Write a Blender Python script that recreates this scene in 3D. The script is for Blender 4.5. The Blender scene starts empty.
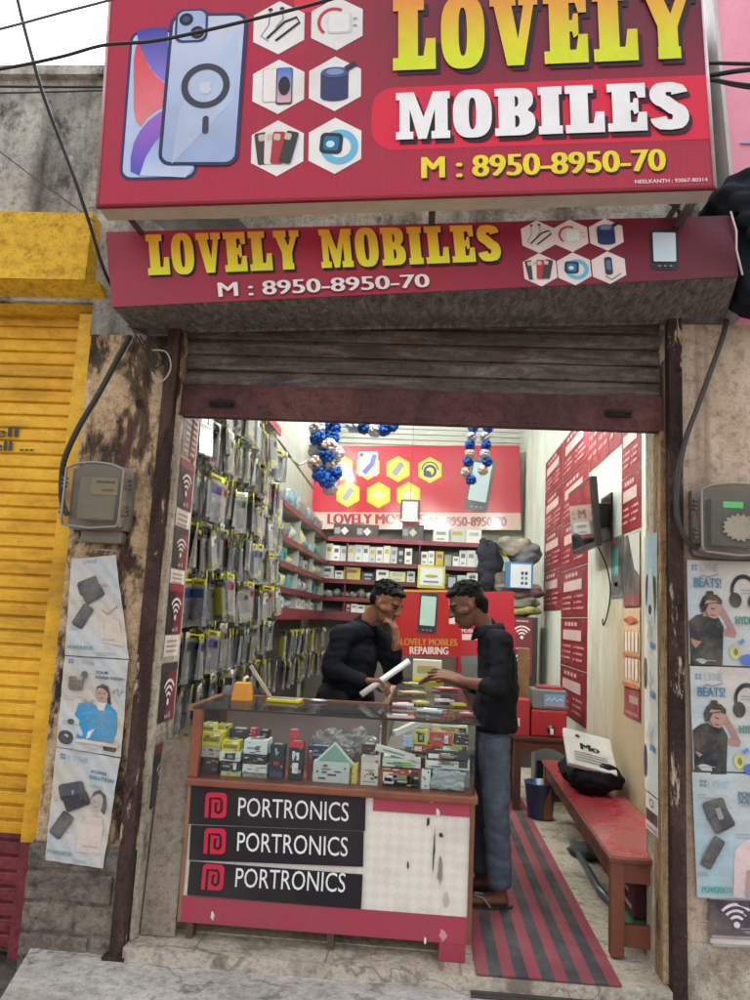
import bpy, bmesh, math, random
from mathutils import Vector as V, Matrix
from mathutils.geometry import tessellate_polygon
random.seed(7)
SC = bpy.context.scene
COL = SC.collection
# ------------------------------------------------------------------ camera
FPX = 770.0
CAM = V((0, -3.4, 1.40))
Zc = V((260, 5100, -FPX)).normalized()
Yc = V((50, -118.5, -FPX)).normalized()
Yc = (Yc - Zc * Yc.dot(Zc)).normalized()
Xc = Yc.cross(Zc)
RM = Matrix((Xc, Yc, Zc))            # camera -> world
def G(px, py, axis, val):
    """world point seen at photo pixel (px,py) on the plane axis=val"""
    d = RM @ V((px - 375, -(py - 500), -FPX)).normalized()
    return CAM + d * ((val - CAM[axis]) / d[axis])
cd = bpy.data.cameras.new('camera'); cam = bpy.data.objects.new('camera', cd); COL.objects.link(cam)
cd.sensor_fit = 'VERTICAL'; cd.sensor_height = 36.0; cd.lens = FPX / 1000 * 36.0
cd.clip_start = 0.05; cd.clip_end = 500
cam.matrix_world = Matrix.Translation(CAM) @ RM.to_4x4()
SC.camera = cam
# ------------------------------------------------------------------ colour / materials
def c(h, k=1.0):
    h = h.lstrip('#'); out = []
    for i in (0, 2, 4):
        s = int(h[i:i+2], 16) / 255
        out.append((s / 12.92 if s < .04045 else ((s + .055) / 1.055) ** 2.4) * k)
    return tuple(out)
MATS = {}
def newmat(name):
    m = bpy.data.materials.new(name); m.use_nodes = True
    nt = m.node_tree; nt.nodes.clear()
    o = nt.nodes.new('ShaderNodeOutputMaterial'); MATS[name] = m
    return m, nt, o
def N(nt, t, **kw):
    n = nt.nodes.new(t)
    for k, v in kw.items():
        if k.startswith('i_'): n.inputs[k[2:].replace('_', ' ')].default_value = v
        else: setattr(n, k, v)
    return n
def L(nt, a, b): nt.links.new(a, b)
def mixc(nt, fac, a, b, mode='MIX'):
    n = nt.nodes.new('ShaderNodeMix'); n.data_type = 'RGBA'; n.blend_type = mode
    for s, v in ((n.inputs[0], fac), (n.inputs[6], a), (n.inputs[7], b)):
        if hasattr(v, 'links') or hasattr(v, 'is_output'): L(nt, v, s)
        else: s.default_value = v if not isinstance(v, tuple) or len(v) == 4 else (*v, 1)
    return n.outputs[2]
def noise(nt, co, scale, detail=4, rough=.6, dist=0, sc=None):
    if sc:
        mp = N(nt, 'ShaderNodeMapping'); mp.inputs['Scale'].default_value = sc; L(nt, co, mp.inputs[0]); co = mp.outputs[0]
    n = N(nt, 'ShaderNodeTexNoise'); n.inputs['Scale'].default_value = scale; n.inputs['Detail'].default_value = detail
    n.inputs['Roughness'].default_value = rough; n.inputs['Distortion'].default_value = dist
    L(nt, co, n.inputs['Vector']); return n.outputs[0]
def ramp(nt, src, *stops):
    r = N(nt, 'ShaderNodeValToRGB'); L(nt, src, r.inputs[0]); e = r.color_ramp.elements
    while len(e) < len(stops): e.new(.5)
    for i, (p, col) in enumerate(stops):
        e[i].position = p
        e[i].color = (col, col, col, 1) if isinstance(col, (int, float)) else (*col, 1)
    return r.outputs[0]
def bump(nt, h, strength, dist=.01):
    b = N(nt, 'ShaderNodeBump'); b.inputs['Strength'].default_value = strength; b.inputs['Distance'].default_value = dist
    L(nt, h, b.inputs['Height']); return b.outputs[0]
def colmat(name, rough=.6, metal=0, dirt=.12, dscale=6, bscale=60, bstr=.1, coat=0, dirtcol=(.12, .10, .08), spec=.5, sheen=0):
    m, nt, o = newmat(name)
    p = N(nt, 'ShaderNodeBsdfPrincipled'); L(nt, p.outputs[0], o.inputs[0])
    a = N(nt, 'ShaderNodeAttribute', attribute_name='Col')
    g = N(nt, 'ShaderNodeNewGeometry').outputs['Position']
    n1 = noise(nt, g, dscale, 6, .65)
    f = ramp(nt, n1, (.42, 0), (.75, dirt * 2.2))
    base = mixc(nt, f, a.outputs['Color'], (*dirtcol, 1))
    n2 = noise(nt, g, dscale * 9, 3)
    v = ramp(nt, n2, (.2, 1 - dirt * .8), (.8, 1.0))
    base = mixc(nt, 1.0, base, v, 'MULTIPLY')
    L(nt, base, p.inputs['Base Color'])
    r = ramp(nt, n1, (.3, max(rough - .1, .02)), (.7, min(rough + .12, 1)))
    L(nt, r, p.inputs['Roughness'])
    p.inputs['Metallic'].default_value = metal; p.inputs['Coat Weight'].default_value = coat
    p.inputs['Specular IOR Level'].default_value = spec; p.inputs['Sheen Weight'].default_value = sheen
    if bstr: L(nt, bump(nt, noise(nt, g, bscale, 4), bstr, .004), p.inputs['Normal'])
    return m
colmat('print', .38, dirt=.05, dscale=3, bscale=9, bstr=.25)
colmat('banner_vinyl', .42, dirt=.10, dscale=2.5, bscale=4, bstr=.5, spec=.28)
colmat('paper', .8, dirt=.20, dscale=7, bscale=11, bstr=1.0, dirtcol=(.42, .34, .24))
colmat('paint', .5, dirt=.15, bscale=40)
colmat('plastic', .35, dirt=.07, bscale=80, bstr=.05)
colmat('rubber', .7, dirt=.12, bstr=.2)
colmat('cardboard', .65, dirt=.06, dscale=14, bstr=.08)
colmat('cloth', .95, dirt=.03, dscale=8, bscale=22, bstr=.9, spec=.15)
colmat('denim', .95, dirt=.18, dscale=14, bscale=90, bstr=.6, spec=.15, dirtcol=(.22, .26, .32))
colmat('skin', .55, dirt=.08, dscale=14, bscale=60, bstr=.08, dirtcol=(.06, .03, .02), spec=.3)
colmat('hair', .75, dirt=.1, dscale=60, bscale=160, bstr=.9, dirtcol=(.008, .007, .007), spec=.2)
colmat('metal', .4, metal=.75, dirt=.18, bscale=50, bstr=.1)
colmat('rusty', .75, metal=.1, dirt=.38, dscale=9, bscale=50, bstr=.6, dirtcol=(.05, .032, .025))
colmat('wood', .45, dirt=.22, dscale=7, bscale=30, bstr=.25, dirtcol=(.05, .02, .01), coat=.15)
colmat('shelf', .4, dirt=.12, dscale=8, bscale=30, bstr=.08)
colmat('gloss_banner', .12, dirt=.05, dscale=2, bscale=3, bstr=.12, coat=.5)
colmat('glossy_black', .06, dirt=.02, bstr=0, coat=1)
colmat('red_top', .30, dirt=.32, dscale=5, bscale=20, bstr=.05, coat=.4)
colmat('matting', .75, dirt=.24, dscale=5, bscale=190, bstr=.8, dirtcol=(.20, .18, .16))
colmat('clear_bag', .18, dirt=.05, dscale=20, bscale=45, bstr=1.0, coat=.6)
def glassmat(name, tint, refl=.12, haze=0.0, rough=.03):
    m, nt, o = newmat(name)
    t = N(nt, 'ShaderNodeBsdfTransparent'); t.inputs[0].default_value = (*tint, 1)
    g = N(nt, 'ShaderNodeBsdfGlossy'); g.inputs['Roughness'].default_value = rough
    lw = N(nt, 'ShaderNodeLayerWeight'); lw.inputs['Blend'].default_value = refl
    pos = N(nt, 'ShaderNodeNewGeometry').outputs['Position']
    mx = N(nt, 'ShaderNodeMixShader'); L(nt, lw.outputs['Fresnel'], mx.inputs[0]); L(nt, t.outputs[0], mx.inputs[1]); L(nt, g.outputs[0], mx.inputs[2])
    last = mx.outputs[0]
    if haze:
        d = N(nt, 'ShaderNodeBsdfDiffuse'); d.inputs[0].default_value = (.62, .62, .60, 1)
        m2 = N(nt, 'ShaderNodeMixShader'); L(nt, ramp(nt, noise(nt, pos, 18, 5), (.3, haze * .4), (.75, haze * 1.6)), m2.inputs[0])
        L(nt, last, m2.inputs[1]); L(nt, d.outputs[0], m2.inputs[2]); last = m2.outputs[0]
    L(nt, last, o.inputs[0]); return m
glassmat('glass', (.95, .97, .96), .08, .02)
glassmat('clear_plastic', (.95, .95, .95), .35, .26, .12)
glassmat('cover_plastic', (.88, .86, .82), .12, .04, .15)
def emis(name, col, s):
    m, nt, o = newmat(name); e = N(nt, 'ShaderNodeEmission'); e.inputs[0].default_value = (*col, 1); e.inputs[1].default_value = s
    L(nt, e.outputs[0], o.inputs[0])
emis('tube_glow', (.97, 1, .98), 185); emis('led_green', (.15, .8, .25), .32)
emis('sky_glow', (.93, .96, 1.0), 1.0)

def wallmat(name, cols, scale, sc=(1, 1, 1), rough=.9, bs=.6, fine=26, streak=None, bdist=.02, patches=None, cracks=0, grit=1.0):
    m, nt, o = newmat(name)
    p = N(nt, 'ShaderNodeBsdfPrincipled'); L(nt, p.outputs[0], o.inputs[0]); p.inputs['Roughness'].default_value = rough
    p.inputs['Specular IOR Level'].default_value = .25
    g = N(nt, 'ShaderNodeNewGeometry').outputs['Position']
    n1 = noise(nt, g, scale, 9, .68, .6, sc)
    base = ramp(nt, n1, *cols)
    n2 = noise(nt, g, fine, 6, .7)
    base = mixc(nt, .75 * grit, base, ramp(nt, n2, (.32, (.38, .36, .33)), (.50, (.92, .91, .9)), (.72, (1.12, 1.12, 1.12))), 'MULTIPLY')
    n5 = noise(nt, g, fine * 4.5, 3, .6)
    base = mixc(nt, .6 * grit, base, ramp(nt, n5, (.34, (.45, .43, .41)), (.46, (1, 1, 1))), 'MULTIPLY')
    if cracks:
        n6 = noise(nt, g, cracks, 5, .55, .8); base = mixc(nt, ramp(nt, n6, (.489, 0), (.497, .5), (.503, .5), (.511, 0)), base, (.05, .045, .04, 1))
    if patches:       # flaked areas showing another colour: (colour, scale, lo, hi, stretch)
        for pc, ps, lo, hi, st in patches:
            n3 = noise(nt, g, ps, 8, .7, .3, st)
            f = ramp(nt, n3, (lo, 0), (hi, 1))
            base = mixc(nt, f, base, (*pc, 1))
    if streak:
        n4 = noise(nt, g, 1.0, 5, .6, 0, streak[1]); f = ramp(nt, n4, (.5, 0), (.72, streak[2]))
        base = mixc(nt, f, base, (*streak[0], 1))
    L(nt, base, p.inputs['Base Color'])
    mm = N(nt, 'ShaderNodeMath', operation='ADD'); L(nt, n1, mm.inputs[0]); L(nt, n2, mm.inputs[1])
    L(nt, bump(nt, mm.outputs[0], bs, bdist), p.inputs['Normal'])
    return m
wallmat('peeling_plaster', [(.36, c('#3a3029')), (.45, c('#705d4b')), (.50, c('#c9a985')), (.60, c('#e0c29c')), (.74, c('#917d6a'))], 5, (1, 1, .45), bs=1, fine=30,
        patches=[(c('#3f352e'), 7, .52, .60, (1, 1, .5)), (c('#5d3f38'), 2.5, .60, .66, (1.6, 1, .35))])
wallmat('rough_masonry', [(.3, c('#4b443d')), (.5, c('#7d7468')), (.65, c('#958a7c')), (.8, c('#6a6158'))], 7, bs=1, fine=24)
wallmat('cream_wall', [(.25, c('#94807000'[:7])), (.45, c('#bda691')), (.6, c('#cbb5a1')), (.8, c('#ad9784'))], 2.4, (1, 1, .5), bs=.35, fine=30, streak=(c('#7d6553'), (11, 1, .3), .8), patches=[(c('#75675b'), 3.5, .60, .70, (2, 1, .4))])
wallmat('low_wall', [(.3, c('#8a7d6e')), (.45, c('#a89a88')), (.6, c('#c9bdac')), (.8, c('#93867a'))], 6, bs=.7, fine=30, patches=[(c('#5b5048'), 6, .58, .66, (1, 1, .7))])
wallmat('stained_concrete', [(.3, c('#7a7771')), (.45, c('#aaa69e')), (.6, c('#ccc8bf')), (.8, c('#96928b'))], 3.2, (1, 1, .6), bs=.8, fine=22, streak=(c('#2f2d2a'), (3.6, 3.6, .7), .9),
        patches=[(c('#4a453e'), 5, .57, .66, (1, 1, .7)), (c('#c8c3b6'), 11, .62, .66, (1, 1, 1))])
wallmat('slab', [(.3, c('#a3a099')), (.5, c('#bebab3')), (.7, c('#d0ccc5'))], 2.2, bs=.6, fine=28, streak=(c('#77736c'), (2, 6, 1), .6), cracks=1.3, patches=[(c('#8f8a80'), 5, .57, .66, (1, 1, 1))])
wallmat('dirt_ground', [(.3, c('#5d5852')), (.55, c('#857e75')), (.8, c('#9d958b'))], 5, bs=1, fine=30)
wallmat('tile', [(.3, c('#8f8576')), (.5, c('#c2b7a5')), (.75, c('#aa9f8e'))], 4, bs=.3, fine=40, rough=.6, patches=[(c('#7d7468'), 3.5, .54, .64, (1, 1, 1))], cracks=1.7)
wallmat('interior', [(.3, c('#c3c9bd')), (.5, c('#d2d8cc')), (.75, c('#dde1d7'))], 1.5, bs=.15, fine=30, grit=.12, streak=(c('#9a9380'), (2.5, 2.5, .5), .35))
def stain_near():          # damp tan staining on the wall nearest the door
    m = MATS['interior']; nt = m.node_tree; p = [n for n in nt.nodes if n.type == 'BSDF_PRINCIPLED'][0]; src = p.inputs['Base Color'].links[0].from_socket
    g = N(nt, 'ShaderNodeNewGeometry').outputs['Position']; sx = N(nt, 'ShaderNodeSeparateXYZ'); L(nt, g, sx.inputs[0])
    mr = N(nt, 'ShaderNodeMapRange'); mr.inputs[1].default_value = 3.0; mr.inputs[2].default_value = .9; L(nt, sx.outputs[1], mr.inputs[0])
    mz = N(nt, 'ShaderNodeMapRange'); mz.inputs[1].default_value = 2.3; mz.inputs[2].default_value = 1.0; L(nt, sx.outputs[2], mz.inputs[0])
    mu = N(nt, 'ShaderNodeMath', operation='MULTIPLY'); L(nt, mr.outputs[0], mu.inputs[0]); L(nt, mz.outputs[0], mu.inputs[1])
    ad = N(nt, 'ShaderNodeMath', operation='ADD'); L(nt, mu.outputs[0], ad.inputs[0]); L(nt, noise(nt, g, 3.5, 7, .7, .4, (1, 1, .35)), ad.inputs[1])
    c1 = mixc(nt, ramp(nt, ad.outputs[0], (.55, 0), (1.35, .85)), src, (*c('#b09672'), 1)); c2 = mixc(nt, ramp(nt, noise(nt, g, 9, 6, .7, .2, (1, 1, .25)), (.56, 0), (.7, .35)), c1, (*c('#7f6c52'), 1))
    f = ramp(nt, ad.outputs[0], (.8, 0), (1.1, 1)); L(nt, mixc(nt, f, c1, c2), p.inputs['Base Color'])
stain_near()
wallmat('ceiling', [(.3, c('#c5c6bf')), (.7, c('#d8d9d3'))], 2, bs=.1, grit=.15)
wallmat('jamb', [(.3, c('#8f8471')), (.5, c('#b9ad99')), (.7, c('#d6cdbd'))], 4, (1, 1, .4), bs=.7, fine=30, patches=[(c('#5d4e42'), 7, .57, .64, (1, 1, .5)), (c('#cfc9bd'), 3, .6, .68, (1, 1, .5))])
wallmat('old_wood_jamb', [(.3, c('#6f5640')), (.5, c('#a3835f')), (.7, c('#c9b08c'))], 6, (3, 3, .3), bs=.8, fine=30, patches=[(c('#4a3527'), 8, .58, .66, (2, 2, .4))])
wallmat('shutter_steel', [(.3, c('#3f3632')), (.5, c('#60554e')), (.7, c('#8a7f75'))], 3, (1, 1, 6), bs=.3, rough=.55, fine=30, patches=[(c('#4a2b27'), 3, .55, .68, (.6, 1, 5))])
wallmat('rust_plate', [(.3, c('#3d2622')), (.5, c('#593633')), (.7, c('#6e4643'))], 4, bs=.4, rough=.6, fine=30)
wallmat('rust_post', [(.3, c('#2a201e')), (.5, c('#46332f')), (.62, c('#5d4640')), (.8, c('#3b302d'))], 6, (1, 1, .3), bs=1, rough=.85, fine=34, patches=[(c('#b9a48c'), 9, .60, .64, (1.5, 1, .35)), (c('#241b19'), 5, .56, .64, (1, 1, .5))])
wallmat('hood_steel', [(.3, c('#4e4a47')), (.5, c('#75706b')), (.7, c('#a39d97'))], 16, (2.2, 1, .6), bs=.9, rough=.7, fine=45, streak=(c('#9a948c'), (60, 8, 8), .5))
wallmat('yellow_paint', [(.25, c('#a87a22')), (.45, c('#dca428')), (.6, c('#eab634')), (.8, c('#c48f28'))], 2.6, (.6, 1, 1.6), bs=.12, rough=.5, fine=26, grit=.35, streak=(c('#5d421c'), (1.5, 1.5, 7), .5), patches=[(c('#6b4a2c'), 8, .66, .70, (1, 1, 2.5))])
wallmat('yellow_lintel', [(.25, c('#b98c26')), (.5, c('#e3b536')), (.75, c('#d6a42c'))], 3, (.6, 1, 1.6), bs=.3, rough=.7, fine=26, streak=(c('#8d6a28'), (1.2, 3, 7), .5), patches=[(c('#4f3a1c'), 4, .68, .74, (.5, 1, 1))])
wallmat('red_paint', [(.25, c('#5d2c31')), (.5, c('#82393f')), (.75, c('#93444a'))], 3, bs=.3, rough=.6, fine=26, streak=(c('#40262a'), (2, 3, 9), .5))
wallmat('plywood', [(.3, c('#87786a')), (.5, c('#988a7c')), (.7, c('#a5988a'))], 3, (2, 2, .5), bs=.15, rough=.6)
wallmat('pink_wall', [(.3, c('#e394a8')), (.7, c('#f0a5b8'))], 2, bs=.1, grit=.1)
# cream laminate with a faint diamond pattern (the counter front)
m, nt, o = newmat('laminate'); p = N(nt, 'ShaderNodeBsdfPrincipled'); L(nt, p.outputs[0], o.inputs[0]); p.inputs['Roughness'].default_value = .4
g = N(nt, 'ShaderNodeNewGeometry').outputs['Position']
mp = N(nt, 'ShaderNodeMapping'); mp.inputs['Rotation'].default_value = (0, math.radians(45), 0); mp.inputs['Scale'].default_value = (1, 0, 1); L(nt, g, mp.inputs[0])
ck = N(nt, 'ShaderNodeTexChecker'); ck.inputs['Scale'].default_value = 30; L(nt, mp.outputs[0], ck.inputs[0])
b0 = mixc(nt, ck.outputs['Fac'], (*c('#ddd6cb'), 1), (*c('#d6cfc3'), 1))
b1 = mixc(nt, ramp(nt, noise(nt, g, 5, 7), (.45, 0), (.8, .6)), b0, (*c('#a49783'), 1))
L(nt, b1, p.inputs['Base Color'])
# ------------------------------------------------------------------ mesh builder
def lin(a, b, t): return a + (b - a) * t
class MB:
    def __init__(s): s.v = []; s.f = []; s.fc = []; s.fm = []; s.mats = []; s.smooth = []
    def mi(s, mat):
        if mat not in s.mats: s.mats.append(mat)
        return s.mats.index(mat)
    def add(s, vs, fs, col=(.8, .8, .8), mat='paint', sm=False):
        b = len(s.v); s.v += [tuple(v) for v in vs]; k = s.mi(mat)
        for i, f in enumerate(fs):
            s.f.append([b + j for j in f]); s.fm.append(k); s.smooth.append(sm)
            if callable(col): s.fc.append([col(V(vs[j])) for j in f])
            else: s.fc.append(col)
        return s
    def box(s, a, b, col=(.8, .8, .8), mat='paint', bev=0):
        x0, x1 = sorted((a[0], b[0])); y0, y1 = sorted((a[1], b[1])); z0, z1 = sorted((a[2], b[2]))
        return s.hexa([(x0, y0, z0), (x1, y0, z0), (x1, y1, z0), (x0, y1, z0), (x0, y0, z1), (x1, y0, z1), (x1, y1, z1), (x0, y1, z1)], col, mat, bev)
    def hexa(s, p, col=(.8, .8, .8), mat='paint', bev=0):
        fs = [(0, 3, 2, 1), (4, 5, 6, 7), (0, 1, 5, 4), (1, 2, 6, 5), (2, 3, 7, 6), (3, 0, 4, 7)]
        if not bev: return s.add(p, fs, col, mat)
        bm = bmesh.new(); vs = [bm.verts.new(q) for q in p]
        for f in fs: bm.faces.new([vs[i] for i in f])
        bmesh.ops.bevel(bm, geom=bm.edges[:], offset=bev, segments=2, affect='EDGES', profile=.6)
        bm.verts.index_update()
        s.add([v.co.copy() for v in bm.verts], [[v.index for v in f.verts] for f in bm.faces], col, mat, False); bm.free(); return s
    def cbox(s, ctr, size, col=(.8, .8, .8), mat='paint', rot=(0, 0, 0), bev=0):
        from mathutils import Euler
        R = Euler(rot).to_matrix(); h = V(size) / 2; P = []
        for z in (-1, 1):
            for x, y in ((-1, -1), (1, -1), (1, 1), (-1, 1)): P.append(V(ctr) + R @ V((x * h.x, y * h.y, z * h.z)))
        return s.hexa(P, col, mat, bev)
    def tube(s, pts, r, n=8, col=(.1, .1, .1), mat='plastic', caps=True):
        pts = [V(p) for p in pts]; rs = r if isinstance(r, (list, tuple)) else [r] * len(pts)
        vs = []; fs = []; up = None
        for i, p in enumerate(pts):
            t = (pts[min(i + 1, len(pts) - 1)] - pts[max(i - 1, 0)]).normalized()
            if up is None: up = V((0, 0, 1)) if abs(t.z) < .9 else V((1, 0, 0))
            a = t.cross(up).normalized(); b = a.cross(t); up = b
            for k in range(n):
                q = 2 * math.pi * k / n; vs.append(p + (a * math.cos(q) + b * math.sin(q)) * rs[i])
        for i in range(len(pts) - 1):
            for k in range(n): fs.append((i * n + k, i * n + (k + 1) % n, (i + 1) * n + (k + 1) % n, (i + 1) * n + k))
        if caps: fs += [tuple(range(n))[::-1], tuple((len(pts) - 1) * n + k for k in range(n))]
        return s.add(vs, fs, col, mat, True)
    def lathe(s, ctr, prof, n=20, col=(.8, .8, .8), mat='plastic', sm=True, sq=1):
        ctr = V(ctr); vs = []; fs = []
        for r, z in prof:
            for k in range(n):
                q = 2 * math.pi * k / n; vs.append(ctr + V((r * math.cos(q), r * math.sin(q) * sq, z)))
        for i in range(len(prof) - 1):
            for k in range(n): fs.append((i * n + k, i * n + (k + 1) % n, (i + 1) * n + (k + 1) % n, (i + 1) * n + k))
        fs += [tuple(range(n))[::-1], tuple((len(prof) - 1) * n + k for k in range(n))]
        return s.add(vs, fs, col, mat, sm)
    def ball(s, ctr, r, col=(.8, .8, .8), mat='plastic', n=10, jit=0):
        ctr = V(ctr); r = V(r) if isinstance(r, (tuple, list, V)) else V((r, r, r)); vs = [ctr + V((0, 0, -r.z))]; fs = []
        m = n // 2 + 1
        for i in range(1, m):
            t = math.pi * i / m - math.pi / 2
            for k in range(n):
                q = 2 * math.pi * k / n; j = 1 + random.uniform(-jit, jit)
                vs.append(ctr + V((r.x * math.cos(t) * math.cos(q), r.y * math.cos(t) * math.sin(q), r.z * math.sin(t))) * j)
        vs.append(ctr + V((0, 0, r.z))); e = len(vs) - 1
        for k in range(n):
            fs.append((0, 1 + (k + 1) % n, 1 + k)); fs.append((e, e - n + k, e - n + (k + 1) % n))
            for i in range(m - 2): fs.append((1 + i * n + k, 1 + i * n + (k + 1) % n, 1 + (i + 1) * n + (k + 1) % n, 1 + (i + 1) * n + k))
        return s.add(vs, fs, col, mat, True)
    def prism(s, pts, a, b, axis, col=(.8, .8, .8), mat='paint', sm=False):
        """2D outline extruded along axis from a to b; pts are the two other coordinates in order"""
        def mk(u, v, w):
            return (w, u, v) if axis == 0 else (u, w, v) if axis == 1 else (u, v, w)
        n = len(pts); vs = [mk(*p, a) for p in pts] + [mk(*p, b) for p in pts]
        fs = [(i, (i + 1) % n, n + (i + 1) % n, n + i) for i in range(n)]
        s.add(vs, fs, col, mat, sm)
        tri = tessellate_polygon([[V((p[0], p[1], 0)) for p in pts]])
        s.add(vs[:n], [tuple(t) for t in tri], col, mat); s.add(vs[n:], [tuple(t)[::-1] for t in tri], col, mat)
        return s
    def build(s, name, parent=None, label=None, cat=None, group=None, kind=None, origin=None, merge=0, smooth_angle=None):
        me = bpy.data.meshes.new(name)
        if parent is not None: off = V(parent.get('_w', (0, 0, 0)))
        elif origin is not None: off = V(origin)
        elif s.v and cat and kind is None:
            xs = [v[0] for v in s.v]; ys = [v[1] for v in s.v]; off = V(((min(xs) + max(xs)) / 2, (min(ys) + max(ys)) / 2, min(v[2] for v in s.v)))
        else: off = V((0, 0, 0))
        me.from_pydata([V(v) - off for v in s.v], [], s.f)
        for mn in s.mats: me.materials.append(MATS[mn])
        at = me.color_attributes.new('Col', 'FLOAT_COLOR', 'CORNER'); li = 0; buf = []
        for f, col in zip(s.f, s.fc):
            if isinstance(col, list):
                for q in col: buf += [*q, 1]
            else: buf += [*col, 1] * len(f)
        at.data.foreach_set('color', buf)
        me.polygons.foreach_set('material_index', s.fm); me.polygons.foreach_set('use_smooth', s.smooth)
        if merge:
            bm = bmesh.new(); bm.from_mesh(me); bmesh.ops.remove_doubles(bm, verts=bm.verts, dist=merge); bm.to_mesh(me); bm.free()
        me.validate(); me.update()
        o = bpy.data.objects.new(name, me); COL.objects.link(o)
        if parent is not None:
            o.parent = parent; o['_w'] = list(off)
            if label: o['label'] = label
        else: o.location = off; o['_w'] = list(off)
        return tag(o, label, cat, group, kind)
def tag(o, label=None, cat=None, group=None, kind=None):
    if label: o['label'] = label
    if cat: o['category'] = cat
    if group: o['group'] = group
    if kind: o['kind'] = kind
    return o
def thing(name, label, cat, loc=(0, 0, 0), group=None):
    o = bpy.data.objects.new(name, None); COL.objects.link(o); o.location = loc; o['_w'] = list(loc); o.empty_display_size = .1
    return tag(o, label, cat, group)
def copy_tree(o, loc, rotz=0, label=None, group=None):
    r = o.copy(); COL.objects.link(r); r.location = loc; r.rotation_euler = (0, 0, rotz)
    if label: r['label'] = label
    if group: r['group'] = group
    for ch in list(o.children):
        k = ch.copy(); COL.objects.link(k); k.parent = r
    return r
# ------------------------------------------------------------------ text
_tc = {}
def textmesh(s, bold=0.0):
    key = (s, bold)
    if key not in _tc:
        cu = bpy.data.curves.new('t', 'FONT'); cu.body = s; cu.offset = bold; cu.resolution_u = 3
        ob = bpy.data.objects.new('t', cu); COL.objects.link(ob)
        dg = bpy.context.evaluated_depsgraph_get(); me = bpy.data.meshes.new_from_object(ob.evaluated_get(dg))
        vs = [(v.co.x, v.co.y) for v in me.vertices]; fs = [tuple(p.vertices) for p in me.polygons]
        bpy.data.objects.remove(ob); bpy.data.curves.remove(cu); bpy.data.meshes.remove(me)
        if not vs: vs = [(0, 0), (1, 1)]
        x0 = min(v[0] for v in vs); x1 = max(v[0] for v in vs); y0 = min(v[1] for v in vs); y1 = max(v[1] for v in vs)
        _tc[key] = ([((x - x0) / (x1 - x0), (y - y0) / (y1 - y0)) for x, y in vs], fs)
    return _tc[key]
# heavy slab-serif capitals, unit height 10
def arc(cx, cy, rx, ry, a0, a1, n=10, p=2.0):
    out = []
    for i in range(n + 1):
        t = math.radians(lin(a0, a1, i / n)); co, si = math.cos(t), math.sin(t)
        out.append((cx + rx * math.copysign(abs(co) ** (2 / p), co), cy + ry * math.copysign(abs(si) ** (2 / p), si)))
    return out
S_ = 1.7
GL = {
 'L': (6.3, [[(0, 0), (6.3, 0), (6.3, 4.3), (4.9, 4.3), (4.5, 1.9), (3.7, 1.9), (3.7, 8.3), (4.6, 8.3), (4.6, 10), (0, 10), (0, 8.3), (.8, 8.3), (.8, 1.7), (0, 1.7)]]),
 'O': (6.4, [arc(3.2, 5, 3.2, 5.15, 0, 351, 39, 2.7), arc(3.2, 5, .62, 3.4, 0, 342, 19, 2.5)]),
 'V': (7.0, [[(0, 10), (0, 8.3), (.6, 8.3), (2.4, 0), (4.8, 0), (6.4, 8.3), (7, 8.3), (7, 10), (4.2, 10), (4.2, 8.3), (4.9, 8.3), (4.05, 3.6), (3.2, 8.3), (3.8, 8.3), (3.8, 10)]]),
 'E': (6.3, [[(0, 0), (6.3, 0), (6.3, 3.9), (5, 3.9), (4.6, 1.8), (3.7, 1.8), (3.7, 4.3), (4.1, 4.3), (4.3, 3.4), (5, 3.4), (5, 6.8), (4.3, 6.8), (4.1, 5.9), (3.7, 5.9), (3.7, 8.3), (4.6, 8.3), (5, 6.9), (6.2, 6.9), (6.2, 10), (0, 10), (0, 8.3), (.8, 8.3), (.8, 1.7), (0, 1.7)]]),
 'Y': (7.2, [[(2.0, 0), (5.2, 0), (5.2, 1.6), (4.9, 1.6), (4.9, 4.3), (6.5, 8.3), (7.2, 8.3), (7.2, 10), (4.5, 10), (4.5, 8.3), (4.9, 8.3), (4.0, 6.1), (3.1, 8.3), (3.6, 8.3), (3.6, 10), (0, 10), (0, 8.3), (.6, 8.3), (2.1, 4.4), (2.1, 1.6), (2.0, 1.6)]]),
 'M': (9.0, [[(0, 0), (2.9, 0), (2.9, 1.6), (2.3, 1.6), (2.3, 6.4), (3.7, 0), (5.1, 0), (6.5, 6.4), (6.5, 1.6), (5.9, 1.6), (5.9, 0), (9, 0), (9, 1.6), (8.6, 1.6), (8.6, 8.4), (9, 8.4), (9, 10), (6.2, 10), (4.6, 4.6), (3.0, 10), (0, 10), (0, 8.4), (.6, 8.4), (.6, 1.6), (0, 1.6)]]),
 'I': (3.9, [[(0, 0), (3.9, 0), (3.9, 1.7), (3.4, 1.7), (3.4, 8.3), (3.9, 8.3), (3.9, 10), (0, 10), (0, 8.3), (.5, 8.3), (.5, 1.7), (0, 1.7)]]),
 'B': (6.6, [[(0, 0)] + arc(4.0, 2.7, 2.6, 2.7, -90, 62, 9, 2.5) + arc(3.9, 7.6, 2.4, 2.4, -50, 90, 9, 2.5) + [(0, 10), (0, 8.4), (.6, 8.4), (.6, 1.6), (0, 1.6)],
            [(3.3, 1.7)] + arc(3.5, 2.95, .55, 1.25, -90, 90, 6) + [(3.3, 4.2)], [(3.3, 6.0)] + arc(3.4, 7.15, .5, 1.15, -90, 90, 6) + [(3.3, 8.3)]]),
 'S': (6.2, None)}
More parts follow.
